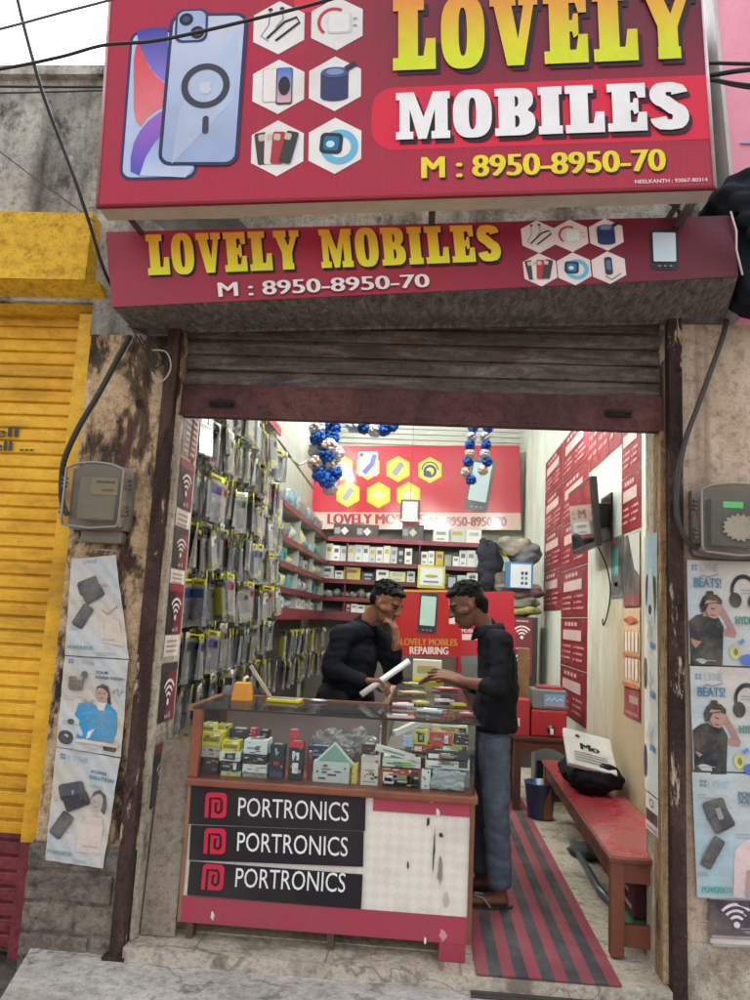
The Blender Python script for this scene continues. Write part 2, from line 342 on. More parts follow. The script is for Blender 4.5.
def _s():
    # thick S swept along a centre line, with block terminals
    cl = arc(3.1, 7.35, 1.75, 1.55, 5, 250, 14, 2.3) + arc(3.1, 2.75, 1.8, 1.75, 70, -175, 14, 2.3)
    left = []; right = []
    for i, (x, y) in enumerate(cl):
        x0, y0 = cl[max(i - 1, 0)]; x1, y1 = cl[min(i + 1, len(cl) - 1)]; dx, dy = x1 - x0, y1 - y0; l = math.hypot(dx, dy) or 1
        nx, ny = -dy / l, dx / l; w = 1.3 if abs(nx) > .5 else 1.05
        w = min(w, 1.3); left.append((x + nx * w, y + ny * w)); right.append((x - nx * w, y - ny * w))
    return [left + right[::-1]]
GL['S'] = (6.2, _s())
_gc = {}
def glyph(ch):
    if ch not in _gc:
        w, loops = GL[ch]; ls = [[V((x, y, 0)) for x, y in l] for l in loops]
        tri = tessellate_polygon(ls); flat = [(p.x, p.y) for l in ls for p in l]
        _gc[ch] = (w, flat, [tuple(t) for t in tri])
    return _gc[ch]
# ------------------------------------------------------------------ flat print on a quad
class Canvas:
    def __init__(s, m, bl, br, tr, tl, W, H, mat='print', off=.0):
        s.m = m; s.q = [V(p) for p in (bl, br, tr, tl)]; s.W = W; s.H = H; s.mat = mat; s.k = 1; s.off = off
        s.n = (s.q[1] - s.q[0]).cross(s.q[3] - s.q[0]).normalized(); s.warp = None
    def p(s, x, y, k):
        u, v = x / s.W, y / s.H; a = s.q[0].lerp(s.q[1], u); b = s.q[3].lerp(s.q[2], u)
        w = s.warp(u, v) if s.warp else 0
        return a.lerp(b, v) + s.n * (s.off + k * .0006 + w)
    def mesh(s, pts, fs, col, mat=None, layer=None):
        k = s.k if layer is None else layer; s.k += 1
        out = [s.p(x, y, k) for x, y in pts]
        if callable(col):
            cc = [col(x, y) for x, y in pts]; b = len(s.m.v); s.m.v += [tuple(v) for v in out]; mi = s.m.mi(mat or s.mat)
            for f in fs: s.m.f.append([b + j for j in f]); s.m.fm.append(mi); s.m.smooth.append(False); s.m.fc.append([cc[j] for j in f])
        else: s.m.add(out, fs, col, mat or s.mat)
    def poly(s, pts, col, **k):
        tri = tessellate_polygon([[V((x, y, 0)) for x, y in pts]]); s.mesh(pts, [tuple(t) for t in tri], col, **k)
    def rect(s, x0, y0, x1, y1, col, nx=1, ny=1, **k):
        pts = [(lin(x0, x1, i / nx), lin(y0, y1, j / ny)) for j in range(ny + 1) for i in range(nx + 1)]
        fs = [(j * (nx + 1) + i, j * (nx + 1) + i + 1, (j + 1) * (nx + 1) + i + 1, (j + 1) * (nx + 1) + i) for j in range(ny) for i in range(nx)]
        s.mesh(pts, fs, col, **k)
    def rrect(s, cx, cy, w, h, r, col, ang=0, **k):
        pts = []
        for sx, sy, a in ((1, 1, 0), (-1, 1, 90), (-1, -1, 180), (1, -1, 270)):
            pts += [(cx + sx * (w / 2 - r) + r * math.cos(math.radians(a + t)), cy + sy * (h / 2 - r) + r * math.sin(math.radians(a + t))) for t in (0, 22, 45, 68, 90)]
        s.poly(s.rot(pts, cx, cy, ang), col, **k)
    @staticmethod
    def rot(pts, cx, cy, a):
        a = math.radians(a); co, si = math.cos(a), math.sin(a)
        return [(cx + (x - cx) * co - (y - cy) * si, cy + (x - cx) * si + (y - cy) * co) for x, y in pts]
    def ell(s, cx, cy, rx, ry, col, n=20, **k):
        s.poly([(cx + rx * math.cos(2 * math.pi * i / n), cy + ry * math.sin(2 * math.pi * i / n)) for i in range(n)], col, **k)
    def ring(s, cx, cy, r0, r1, col, n=24, a0=0, a1=360, sy=1, **k):
        m = n; pts = []; fs = []
        for i in range(m + 1):
            t = math.radians(lin(a0, a1, i / m)); pts += [(cx + r0 * math.cos(t), cy + sy * r0 * math.sin(t)), (cx + r1 * math.cos(t), cy + sy * r1 * math.sin(t))]
        for i in range(m): fs.append((2 * i, 2 * i + 1, 2 * i + 3, 2 * i + 2))
        s.mesh(pts, fs, col, **k)
    def line(s, pts, w, col, **k):
        out = []; fs = []
        for i, (x, y) in enumerate(pts):
            x0, y0 = pts[max(i - 1, 0)]; x1, y1 = pts[min(i + 1, len(pts) - 1)]; dx, dy = x1 - x0, y1 - y0; l = math.hypot(dx, dy) or 1
            ww = w[i] if isinstance(w, (list, tuple)) else w
            out += [(x - dy / l * ww / 2, y + dx / l * ww / 2), (x + dy / l * ww / 2, y - dx / l * ww / 2)]
        for i in range(len(pts) - 1): fs.append((2 * i, 2 * i + 1, 2 * i + 3, 2 * i + 2))
        s.mesh(out, fs, col, **k)
    def text(s, t, x, y, w, h, col, bold=.0, ang=0, **k):
        if bold and not ang:      # heavier strokes: overprinted copies, each on a layer of its own
            e = h * bold * 1.6; k0 = s.k
            for q, dx in enumerate((-e, e, 0)): s.k = k0 + q * .4; s.text(t, x + dx, y, w, h, col, 0, 0, **k)
            s.k = k0 + 2; return
        vs, fs = textmesh(t, 0); pts = [(x + a * w, y + b * h) for a, b in vs]
        if ang: pts = s.rot(pts, x, y, ang)
        s.mesh(pts, fs, col, **k)
    def slab(s, t, x, y, w, h, col, gap=.8, **k):
        tot = sum(glyph(ch)[0] if ch != ' ' else 4 for ch in t) + gap * (len(t) - 1); kx = w / tot; ky = h / 10; cx = x
        for ch in t:
            if ch == ' ': cx += (4 + gap) * kx; continue
            gw, flat, tri = glyph(ch); s.mesh([(cx + a * kx, y + b * ky) for a, b in flat], tri, col, **k); cx += (gw + gap) * kx
    def hexg(s, cx, cy, r, col, ry=None, **k):
        ry = ry or r; s.poly([(cx + r * math.sin(math.radians(a)), cy + ry * math.cos(math.radians(a))) for a in range(0, 360, 60)], col, **k)
def grad(c0, c1, y0, y1):
    return lambda x, y: tuple(lin(a, b, min(max((y - y0) / (y1 - y0), 0), 1)) for a, b in zip(c0, c1))
W_ = c('#ece9e6'); BK = c('#1c1a1c')
from mathutils import noise as mn
class Sh:
    """gathers overlapping closed shapes, fuses them into one smooth skin"""
    def __init__(s): s.m = MB()
    def cap(s, p0, p1, r0, r1, n=14, sq=None):
        p0, p1 = V(p0), V(p1); d = (p1 - p0); l = d.length or 1e-4; z = d / l; ref = V(sq[0]) if sq else (V((0, 0, 1)) if abs(z.z) < .9 else V((1, 0, 0)))
        x = (ref - z * ref.dot(z)).normalized(); y = z.cross(x); k = sq[1] if sq else 1
        prof = [(-r0 * math.cos(t), r0 * math.sin(t)) for t in (.25, .7, 1.15)] + [(0, r0), (l * .5, (r0 + r1) / 2), (l, r1)] + [(l + r1 * math.cos(t), r1 * math.sin(t)) for t in (1.15, .7, .25)]
        vs = []
        for h, r in prof:
            for q in range(n): a = 2 * math.pi * q / n; vs.append(p0 + z * h + x * math.cos(a) * r * k + y * math.sin(a) * r)
        fs = [tuple(range(n))[::-1], tuple((len(prof) - 1) * n + q for q in range(n))]
        for i in range(len(prof) - 1):
            for q in range(n): fs.append((i * n + q, i * n + (q + 1) % n, (i + 1) * n + (q + 1) % n, (i + 1) * n + q))
        s.m.add(vs, fs); return s
    def chain(s, pts, rs, sq=None):
        for i in range(len(pts) - 1): s.cap(pts[i], pts[i + 1], rs[i], rs[i + 1], sq=sq)
        return s
    def ell(s, M, ctr, r):
        k = len(s.m.v); s.m.ball((0, 0, 0), r, n=16)
        for i in range(k, len(s.m.v)): s.m.v[i] = tuple(M @ (V(s.m.v[i]) + V(ctr)))
        return s
    def lcap(s, M, a, b, r0, r1): return s.cap(M @ V(a), M @ V(b), r0, r1)
    def fuse(s, name, parent, col, mat, vox=.006, smooth=4, folds=0, fs=9, cut=None, label=None, origin=(0, 0, 0), cat=None, group=None):
        me = bpy.data.meshes.new('tmp'); me.from_pydata([V(v) for v in s.m.v], [], s.m.f); ob = bpy.data.objects.new('tmp', me); COL.objects.link(ob)
        r = ob.modifiers.new('r', 'REMESH'); r.mode = 'VOXEL'; r.voxel_size = vox
        if smooth: q = ob.modifiers.new('s', 'SMOOTH'); q.factor = .5; q.iterations = smooth
        dg = bpy.context.evaluated_depsgraph_get(); m2 = bpy.data.meshes.new_from_object(ob.evaluated_get(dg)); bpy.data.objects.remove(ob); bpy.data.meshes.remove(me)
        if folds:
            m2.update(); nr = [v.normal.copy() for v in m2.vertices]
            for v, n_ in zip(m2.vertices, nr):
                p = v.co; d = mn.noise(V((p.x * fs, p.y * fs, p.z * fs * 1.6))) * .6 + mn.noise(V((p.x * fs * 2.3 + 5, p.y * fs * 2.3, p.z * fs * 4))) * .4
                v.co = p + n_ * d * folds
        if cut:
            bm = bmesh.new(); bm.from_mesh(m2)
            for (pt, no) in cut: bmesh.ops.bisect_plane(bm, geom=bm.verts[:] + bm.edges[:] + bm.faces[:], plane_co=pt, plane_no=no, clear_outer=True)
            bm.to_mesh(m2); bm.free()
        off = V(parent['_w']) if parent is not None else V(origin); at = m2.color_attributes.new('Col', 'FLOAT_COLOR', 'POINT')
        buf = []
        for v in m2.vertices: buf += [*(col(v.co) if callable(col) else col), 1]
        at.data.foreach_set('color', buf)
        for v in m2.vertices: v.co -= off
        m2.polygons.foreach_set('use_smooth', [True] * len(m2.polygons)); m2.materials.clear(); m2.materials.append(MATS[mat]); m2.name = name; m2.update()
        o = bpy.data.objects.new(name, m2); COL.objects.link(o); o['_w'] = list(off)
        if parent is not None: o.parent = parent
        else: o.location = off
        return tag(o, label, cat, group)
# ================================================================== setting
class PCanvas(Canvas):
    """canvas on an axis plane; i(px,py) gives canvas coordinates of a photo pixel"""
    @classmethod
    def make(cls, m, bl, br, top, axis, val, mat='print', off=0.0, level=False):
        A = G(*bl, axis, val); B = G(*br, axis, val)
        if level:
            z = (A.z + B.z) / 2; A.z = z; B.z = z
        u = (B - A); Wd = u.length; u.normalize()
        n = V((0, -1, 0)) if axis == 1 else V((-1, 0, 0))
        v = n.cross(u).normalized(); Hh = (G(*top, axis, val) - A).dot(v)
        s = cls(m, A, B, B + v * Hh, A + v * Hh, Wd, Hh, mat, off); s.ax = (axis, val); s.A = A; s.u = u; s.v = v; return s
    def i(s, px, py):
        d = G(px, py, *s.ax) - s.A; return d.dot(s.u), d.dot(s.v)
    def T(s, t, bl, tr, col, bold=0, slab=False, dx=0, dy=0, **k):
        x, y = s.i(*bl); x1, y1 = s.i(*tr)
        if slab: s.slab(t, x + dx, y + dy, x1 - x, y1 - y, col, **k)
        else: s.text(t, x + dx, y + dy, x1 - x, y1 - y, col, bold, **k)
    def backing(s, th, col, mat):
        q = s.q; d = -s.n * th
        s.m.hexa([q[0] + d, q[1] + d, q[1], q[0], q[3] + d, q[2] + d, q[2], q[3]], col, mat)

class QCanvas(PCanvas):
    """canvas on a freely shaped quad lying in an axis plane"""
    @classmethod
    def quad(cls, m, bl, br, tr, tl, axis, val, mat='print'):
        q = [G(*p, axis, val) for p in (bl, br, tr, tl)]
        s = cls(m, *q, (q[1] - q[0]).length, ((q[3] - q[0]).length + (q[2] - q[1]).length) / 2, mat); s.ax = (axis, val); s.A = q[0]; return s
    def i(s, px, py):
        t = G(px, py, *s.ax); u = v = .5; q = s.q
        for _ in range(12):
            a = q[0].lerp(q[1], u); b_ = q[3].lerp(q[2], u); r = t - a.lerp(b_, v); du = (q[1] - q[0]).lerp(q[2] - q[3], v); dv = b_ - a
            det = du.x * dv.z - du.z * dv.x; u += (r.x * dv.z - r.z * dv.x) / det; v += (du.x * r.z - du.z * r.x) / det
        return u * s.W, v * s.H

# ---- ground, slab, sky
b = MB(); b.add([(-60, -60, -.22), (60, -60, -.22), (60, 60, -.22), (-60, 60, -.22)], [(0, 1, 2, 3)], mat='dirt_ground'); b.build('ground', kind='structure')
b = MB(); b.prism([(-1.62, .06), (-1.5, -.42), (-1.30, -1.6), (4, -1.6), (4, .06)], -.22, -.06, 2, mat='slab'); b.build('pavement', kind='structure')
b = MB(); b.box((-1.19, -.045, -.22), (1.03, .16, -.004), mat='tile'); b.box((-1.55, .16, -.22), (1.25, 6.8, 0), mat='tile')
for k in range(4): b.box((-.9 + k * .55, -.04, -.0035), (-.897 + k * .55, .9, .0006), c('#8a7f70'), 'rubber')
b.build('shop_floor', kind='structure')
# ---- shop building
UW = 4.02
sb = thing('shop_building', 'grimy concrete shop building with peeling pillar and open front room full of phone goods', 'building', (0, 0.1, -.2))
b = MB(); b.box((-1.64, .015, .36), (-1.19, .30, 2.66), mat='peeling_plaster'); b.build('left_pillar', sb)
b = MB()
rr = random.Random(3); z = -.2; row = 0
while z < .36:
    h = rr.uniform(.09, .12); x = -1.66 - (row % 2) * .1
    while x < -1.24:
        w = rr.uniform(.18, .27); jx = rr.uniform(-.006, .01)
        b.hexa([(max(x, -1.66), .004 - jx, z), (min(x + w, -1.235), .004 + jx, z), (min(x + w, -1.235), .28, z), (max(x, -1.66), .28, z), (max(x, -1.66), .004 - jx, z + h), (min(x + w, -1.235), .006 + jx, z + h), (min(x + w, -1.235), .28, z + h), (max(x, -1.66), .28, z + h)], mat='rough_masonry', bev=.012)
        x += w + .012
    z += h + .010; row += 1
b.box((-1.65, .0145, -.2), (-1.24, .29, .37), mat='rough_masonry'); b.build('masonry_base', sb)
b = MB(); b.box((1.06, .015, .16), (2.4, .28, 2.78), mat='cream_wall'); b.build('right_pillar', sb)
b = MB(); b.box((1.055, .0, -.2), (2.4, .285, .17), mat='low_wall'); b.build('pillar_base', sb)
b = MB(); b.box((-5, .04, 2.83), (1.10, .30, UW), mat='stained_concrete'); b.box((1.10, .04, 2.83), (1.38, .30, 3.12), mat='stained_concrete'); b.box((-1.66, .04, 2.662), (-1.20, .30, 2.83), mat='stained_concrete'); b.box((1.03, .04, 2.781), (1.36, .30, 2.83), mat='stained_concrete'); b.build('upper_wall', sb)
b = MB(); b.box((-5, .0, UW), (1.08, .34, UW + .05), mat='stained_concrete'); b.build('coping', sb)
b = MB(); b.box((-1.19, .02, 0), (-1.172, .31, 2.28), mat='jamb'); b.box((-1.19, .11, 2.28), (-1.172, .31, 2.66), mat='jamb'); b.build('left_jamb', sb)
b = MB(); b.box((1.014, .02, 0), (1.035, .14, 2.28), mat='old_wood_jamb'); b.box((1.020, .14, 0), (1.035, .28, 2.66), mat='jamb'); b.build('right_jamb', sb)
b = MB(); b.box((-1.70, .31, 0), (-1.55, 6.9, 4.3), mat='interior'); b.box((-1.55, .30, 0), (-1.19, .34, 4.3), mat='interior'); b.build('left_side_wall', sb)
b = MB(); b.box((1.25, .29, 0), (1.40, 6.9, 4.3), mat='interior'); b.build('right_side_wall', sb)
b = MB(); b.box((-1.70, 6.9, 0), (1.40, 7.05, 4.3), mat='interior')
for k in range(9): b.box((-1.5, 6.86, 3.58 + k * .075), (1.2, 6.9, 3.62 + k * .075), mat='ceiling')
b.build('back_wall', sb)
b = MB(); b.box((-1.70, .29, 4.3), (1.40, 7.05, 4.42), mat='ceiling'); b.build('ceiling_slab', sb)
b = MB(); b.box((-1.55, .30, 2.80), (1.25, .33, 4.3), mat='interior'); b.build('inner_lintel', sb)

# ---- neighbour shop on the left: yellow
nb = thing('neighbour_shop', 'yellow painted neighbouring shop with its shutter closed and red lower edge', 'building', (-3, .1, -.2))
b = MB(); b.box((-6, -.06, 2.90), (-1.665, .038, 3.24), mat='yellow_lintel'); b.build('lintel', nb)
b = MB(); b.prism([(-.06, 2.897), (.14, 2.80), (.26, 2.80), (.26, 2.897)], -6, -1.60, 0, mat='yellow_lintel'); b.build('soffit', nb)
b = MB(); b.box((-6, .28, -.2), (-1.66, .6, 3.2), mat='rough_masonry'); b.build('wall', nb)
ys = thing('rolling_shutter', 'closed yellow rolling shutter with dented slats and dark painted lettering', 'shutter', (-3, .1, -.15))
prof = []; z = -.15
def slatprof(z0, z1, p, y, d):
    out = []; z = z0
    while z < z1 - 1e-6:
        for t, o_ in ((0, 0), (.07, .05), (.09, -.75), (.16, -.98), (.5, -1), (.82, -.9), (.90, -.75), (.93, 0)):
            out.append((y + o_ * d, z + t * p))
        z += p
    out.append((y, z)); return out
def sweep(m, prof, x0, x1, mat, nx=1, sag=0):
    vs = []; fs = []; n = len(prof)
    for i in range(nx + 1):
        x = lin(x0, x1, i / nx)
        for (y, z) in prof: vs.append((x, y + sag * math.sin(i * 1.7 + z * 9), z))
    for i in range(nx):
        for j in range(n - 1): fs.append((i * n + j, (i + 1) * n + j, (i + 1) * n + j + 1, i * n + j + 1))
    m.add(vs, fs, mat=mat, sm=False)
P_ = .0655
b = MB(); pr = slatprof(.33, 2.78, P_, .20, .016); sweep(b, pr, -4.5, -1.735, 'yellow_paint', 14, .0015); b.build('slat_curtain', ys)
b = MB(); pr = slatprof(-.15, .33, P_, .20, .016); sweep(b, pr, -4.5, -1.735, 'red_paint', 14, .003); b.build('lower_slats', ys)
b = MB(); b.box((-1.745, .09, .335), (-1.655, .16, 2.79), mat='yellow_paint'); b.box((-1.76, .16, .335), (-1.735, .22, 2.79), mat='yellow_paint'); b.build('guide_rail', ys)
b = MB(); b.box((-1.745, .088, -.15), (-1.655, .161, .335), mat='red_paint'); b.box((-1.76, .161, -.15), (-1.735, .22, .335), mat='red_paint'); b.build('guide_rail_foot', ys)
m = MB(); cv = PCanvas.make(m, (-40, 462), (40, 462), (0, 420), 1, .176, 'print')
cv.T('lell', (-12, 437), (18, 427), c('#2b2218'), .05); m.build('lettering', ys)
m = MB(); cv.m = m; cv.T('lell ...', (-12, 451), (34, 441), c('#2b2218'), .05)
m.build('lettering', ys)
# ---- pink building behind on the right
pb = thing('pink_building', 'pink painted building rising behind the right end of the big signboard', 'building', (3, .6, -.2))
b = MB(); q = [G(713, -60, 1, .06), G(739, 182, 1, .06)]
b.prism([(q[1].x, 3.1), (8, 3.1), (8, 4.6), (q[0].x, 4.6)], .06, .304, 1, mat='pink_wall'); b.prism([(q[1].x + .3, -.2), (8, -.2), (8, 6.5), (q[0].x - .09, 6.5)], .305, 3, 1, mat='pink_wall'); b.build('wall', pb)
m = MB(); zz = G(740, 143, 1, .05); m.prism([(zz.x, zz.z), (zz.x + .6, zz.z + .16), (zz.x + 3, zz.z + .16), (zz.x + 3, zz.z - .02), (zz.x + .6, zz.z - .02)], .05, .0585, 1, c('#9fb8d8'), 'paint'); m.build('blue_stripe', pb)
m = MB(); m.prism([(q[1].x - .018, 3.1), (q[1].x - .001, 3.1), (q[0].x - .001, 4.6), (q[0].x - .018, 4.6)], .05, .30, 1, c('#c9c4c4'), 'paint'); m.build('corner_trim', pb)
# column beside the sign
b = MB(); A = G(700, 62, 1, .35); B = G(735, 62, 1, .35)
b.box((1.12, .06, 3.13), (1.21, .30, A.z), mat='stained_concrete'); tag(b.build('concrete_column', label='weathered concrete stub column between the big sign and pink building', cat='column'))

# ---- our shutter (rolled up), posts, hood
sh = thing('rolling_shutter', 'rusty steel rolling shutter pulled up over the shop opening, bottom plate showing', 'shutter', (0, .08, 2.27))
b = MB(); sweep(b, slatprof(2.44, 2.86, .078, .10, .018), -1.2, 1.03, 'shutter_steel', 10, .002); b.build('slat_curtain', sh)
b = MB(); b.box((-1.194, .055, 2.302), (1.034, .085, 2.445), mat='rust_plate', bev=.004); b.box((-1.194, .05, 2.286), (1.034, .10, 2.3015), mat='rust_plate'); b.build('bottom_plate', sh)
for px in (222, 618):
    b = MB(); p = G(px, 404 if px < 400 else 414, 1, .05)
    b.tube([p + V((-.05, .012, 0)), p + V((-.045, -.03, 0)), p + V((0, -.036, .004)), p + V((.045, -.03, 0)), p + V((.05, .012, 0))], .008, 8, c('#1f1413'), 'rusty')
    b.box((p.x - .06, .046, p.z - .014), (p.x + .06, .054, p.z + .02), c('#241615'), 'rusty'); b.build('pull_handle', sh)
for nm, x0, x1, yb in (('left', -1.255, -1.195, -.06), ('right', 1.035, 1.095, -.06)):
    b = MB(); b.box((x0, -.03, yb), (x1, .03, 2.80), mat='rust_post', bev=.006)
    if nm == 'left': b.box((x0 + .03, .03, yb), (x1 - .01, .10, 2.7), mat='rust_post'); b.box((x0 - .02, -.05, -.06), (x1 + .015, .03, -.045), mat='rust_post')
    b.build('guide_post', sh)
# hood box carrying the second sign
hd = thing('signboard', 'long narrow maroon signboard on the shutter hood with yellow slab lettering', 'signboard', (0, -.15, 2.7))
fbl = G(112, 307, 1, -.30); fbr = G(738, 277, 1, -.30); ftl = G(106, 232, 1, -.30); ftr = G(733, 216, 1, -.30)
b = MB()
bbl = V((fbl.x - .01, .015, G(118, 331, 1, 0).z)); bbr = V((fbr.x + .06, .015, G(735, 321, 1, 0).z)); 
b.hexa([fbl + V((0, .004, 0)), fbr + V((0, .004, 0)), bbr, bbl, ftl + V((0, .004, -.03)), ftr + V((0, .004, -.03)), V((ftr.x, .015, ftr.z - .02)), V((ftl.x, .015, ftl.z - .02))], mat='hood_steel'); b.build('hood_box', hd)
b = MB(); b.tube([bbl + V((0, -.01, .004)), bbr + V((0, -.01, .004))], .014, 8, mat='hood_steel'); b.build('hood_lip', hd)
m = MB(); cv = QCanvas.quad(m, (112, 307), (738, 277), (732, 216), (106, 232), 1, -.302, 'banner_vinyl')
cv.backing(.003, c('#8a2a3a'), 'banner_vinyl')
Wd, Hh = cv.W, cv.H
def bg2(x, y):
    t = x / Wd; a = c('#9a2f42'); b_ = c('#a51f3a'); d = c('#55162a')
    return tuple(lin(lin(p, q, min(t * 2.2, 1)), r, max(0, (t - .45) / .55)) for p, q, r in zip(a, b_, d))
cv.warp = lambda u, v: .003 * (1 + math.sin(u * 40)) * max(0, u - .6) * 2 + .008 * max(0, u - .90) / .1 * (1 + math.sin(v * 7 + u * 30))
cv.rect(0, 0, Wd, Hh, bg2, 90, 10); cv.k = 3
cv.T('LOVELY MOBILES', (151, 278), (500, 226), c('#1b0d12'), slab=True)
yel = lambda y0, y1: grad(c('#e6e02a'), c('#f0a02c'), y0, y1)
cv.k = 12; x, y = cv.i(149, 276); cv.T('LOVELY MOBILES', (149, 276), (498, 226), grad(c('#e9e62c'), c('#f2a030'), y, y + .17), slab=True)
cv.k = 20; cv.T('M : 8950-8950-70', (220, 298), (428, 275), W_, .035)
def icon(cv, kind, cx, cy, r):
    D = c('#26262c')
    if kind == 0:
        cv.line([(cx - .3 * r, cy + .7 * r), (cx - .35 * r, cy + .1 * r), (cx - .6 * r, cy - .3 * r), (cx - .35 * r, cy - .5 * r)], .04 * r, c('#8b8b90')); cv.line([(cx - .4 * r, cy - .4 * r), (cx + .2 * r, cy + .2 * r), (cx + .6 * r, cy + .35 * r), (cx + .7 * r, cy + .15 * r), (cx - .1 * r, cy - .5 * r)], .09 * r, D)
        cv.ell(cx - .3 * r, cy + .68 * r, .08 * r, .06 * r, D); cv.ell(cx + .1 * r, cy + .7 * r, .08 * r, .06 * r, D); cv.line([(cx + .1 * r, cy + .65 * r), (cx + .15 * r, cy + .3 * r), (cx - .1 * r, cy)], .04 * r, c('#8b8b90'))
    elif kind == 1:
        cv.ring(cx - .1 * r, cy + .05 * r, .45 * r, .56 * r, c('#c2384d'), 20, 60, 230); cv.rrect(cx + .1 * r, cy, .8 * r, .75 * r, .1 * r, c('#dcdadc')); cv.rrect(cx + .07 * r, cy + .02 * r, .7 * r, .68 * r, .1 * r, c('#f2f0f1'))
        cv.rect(cx + .55 * r, cy + .12 * r, cx + .68 * r, cy + .18 * r, c('#a8a6a8')); cv.rect(cx + .55 * r, cy - .14 * r, cx + .68 * r, cy - .08 * r, c('#a8a6a8'))
    elif kind == 2:
        cv.rrect(cx - .28 * r, cy + .05 * r, .5 * r, 1.25 * r, .08 * r, c('#c9a6a8')); cv.rrect(cx - .28 * r, cy + .05 * r, .45 * r, 1.2 * r, .07 * r, c('#efe6e4')); cv.rrect(cx + .2 * r, cy, .55 * r, 1.35 * r, .09 * r, c('#33333c')); cv.rrect(cx + .2 * r, cy + .02 * r, .48 * r, 1.26 * r, .07 * r, grad(c('#d9a9b4'), c('#4a7fd0'), cy - .5 * r, cy + .6 * r)); cv.ell(cx + .2 * r, cy, .2 * r, .35 * r, c('#20202c'))
    elif kind == 3:
        cv.rect(cx - .48 * r, cy - .5 * r, cx + .45 * r, cy + .4 * r, c('#323a66')); cv.ell(cx, cy - .5 * r, .46 * r, .15 * r, c('#323a66')); cv.ell(cx, cy + .4 * r, .47 * r, .2 * r, c('#47588c')); cv.ell(cx, cy + .42 * r, .3 * r, .12 * r, c('#8197c6')); cv.line([(cx + .35 * r, cy + .5 * r), (cx + .7 * r, cy + .7 * r)], .2 * r, c('#2c2f3c'))
    elif kind == 4:
        for k, (dx, col, a) in enumerate(((-.5, '#4b3c38', 8), (-.22, '#e8dedb', 0), (.02, '#b8323e', -4), (.38, '#3a3a3e', -14))): cv.rrect(cx + dx * r, cy, .42 * r, 1.15 * r, .08 * r, c(col), a); cv.rrect(cx + dx * r - .03 * r, cy + .38 * r, .22 * r, .24 * r, .06 * r, c('#cfc0ac'), a)
    elif kind == 5:
        cv.ring(cx + .15 * r, cy - .05 * r, .38 * r, .62 * r, c('#67b8dc'), 24, 0, 360); cv.rrect(cx - .12 * r, cy + .08 * r, .75 * r, .75 * r, .18 * r, c('#2b3038'), -5); cv.rrect(cx - .12 * r, cy + .08 * r, .5 * r, .5 * r, .1 * r, c('#2c6f9c'), -5); cv.ell(cx - .15 * r, cy + .05 * r, .14 * r, .12 * r, c('#bfe2ee'))
    elif kind == 6:
        cv.rrect(cx, cy + .1 * r, .4 * r, 1.1 * r, .15 * r, c('#33343c')); cv.rrect(cx, cy + .15 * r, .26 * r, .6 * r, .1 * r, c('#56719c')); cv.line([(cx - .2 * r, cy - .5 * r), (cx + .1 * r, cy - .75 * r), (cx + .6 * r, cy - .4 * r)], .06 * r, c('#6d6d72'))
def plainphone(cv, cx, cy, w, h, a=0, body='#2b2b30', scr='#c9dbe6'):
    cv.rrect(cx, cy, w, h, w * .13, c(body), a); cv.k += 9; cv.rrect(cx, cy + h * .05, w * .8, h * .72, w * .05, c(scr), a)
    for k in (-1, 0, 1):
        p = cv.rot([(cx + k * w * .2, cy - h * .42)], cx, cy, a)[0]; cv.ell(p[0], p[1], w * .06, h * .02, c('#8a8d94'), 8)
R_ = cv.i(538, 236)[1] - cv.i(538, 252.5)[1]
for k, (px, py, kd) in enumerate(((538, 237, 0), (571, 236, 1), (606, 235, 3), (540, 270, 4), (574, 269, 5), (608.5, 268, 6))):
    x, y = cv.i(px, py); cv.k = 3; cv.hexg(x, y, R_, c('#ead9d8')); cv.k = 5; icon(cv, kd, x, y, R_)
x, y = cv.i(664, 250); cv.k = 4; plainphone(cv, x, y, .115, .2, -3)
m.build('banner_face', hd)
b = MB(); A = cv.p(Wd, 0, 1) ; B = cv.p(Wd, Hh, 1)
b.tube([B + V((-.012, -.01, .01)), B.lerp(A, .3) + V((.0, -.02, 0)), B.lerp(A, .6) + V((-.005, -.015, 0)), A + V((.01, -.015, -.0))], .0045, 6, c('#d8d2c6'), 'paper'); b.build('frayed_edge', hd)
# ---- the big sign
bs = thing('signboard', 'large red lightbox signboard with phone pictures and big yellow and white lettering', 'signboard', (0, -.5, 3.0))
m = MB(); cv = PCanvas.make(m, (97, 207), (715, 188), (112, -52), 1, -.55, 'banner_vinyl')
Wd, Hh = cv.W, cv.H
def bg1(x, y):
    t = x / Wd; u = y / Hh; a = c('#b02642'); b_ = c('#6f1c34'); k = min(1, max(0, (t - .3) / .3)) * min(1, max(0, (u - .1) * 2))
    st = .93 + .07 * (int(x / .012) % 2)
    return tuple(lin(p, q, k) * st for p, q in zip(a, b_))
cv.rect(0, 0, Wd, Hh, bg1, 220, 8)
cv.k = 2; x0, y0 = cv.i(371, 151); x1, y1 = cv.i(713, 75); cv.rrect((x0 + Wd) / 2, (y0 + y1) / 2, Wd - x0 - .004, y1 - y0, .09, c('#df1f42')); cv.rect(Wd - .12, y0, Wd - .001, y1, c('#df1f42'))
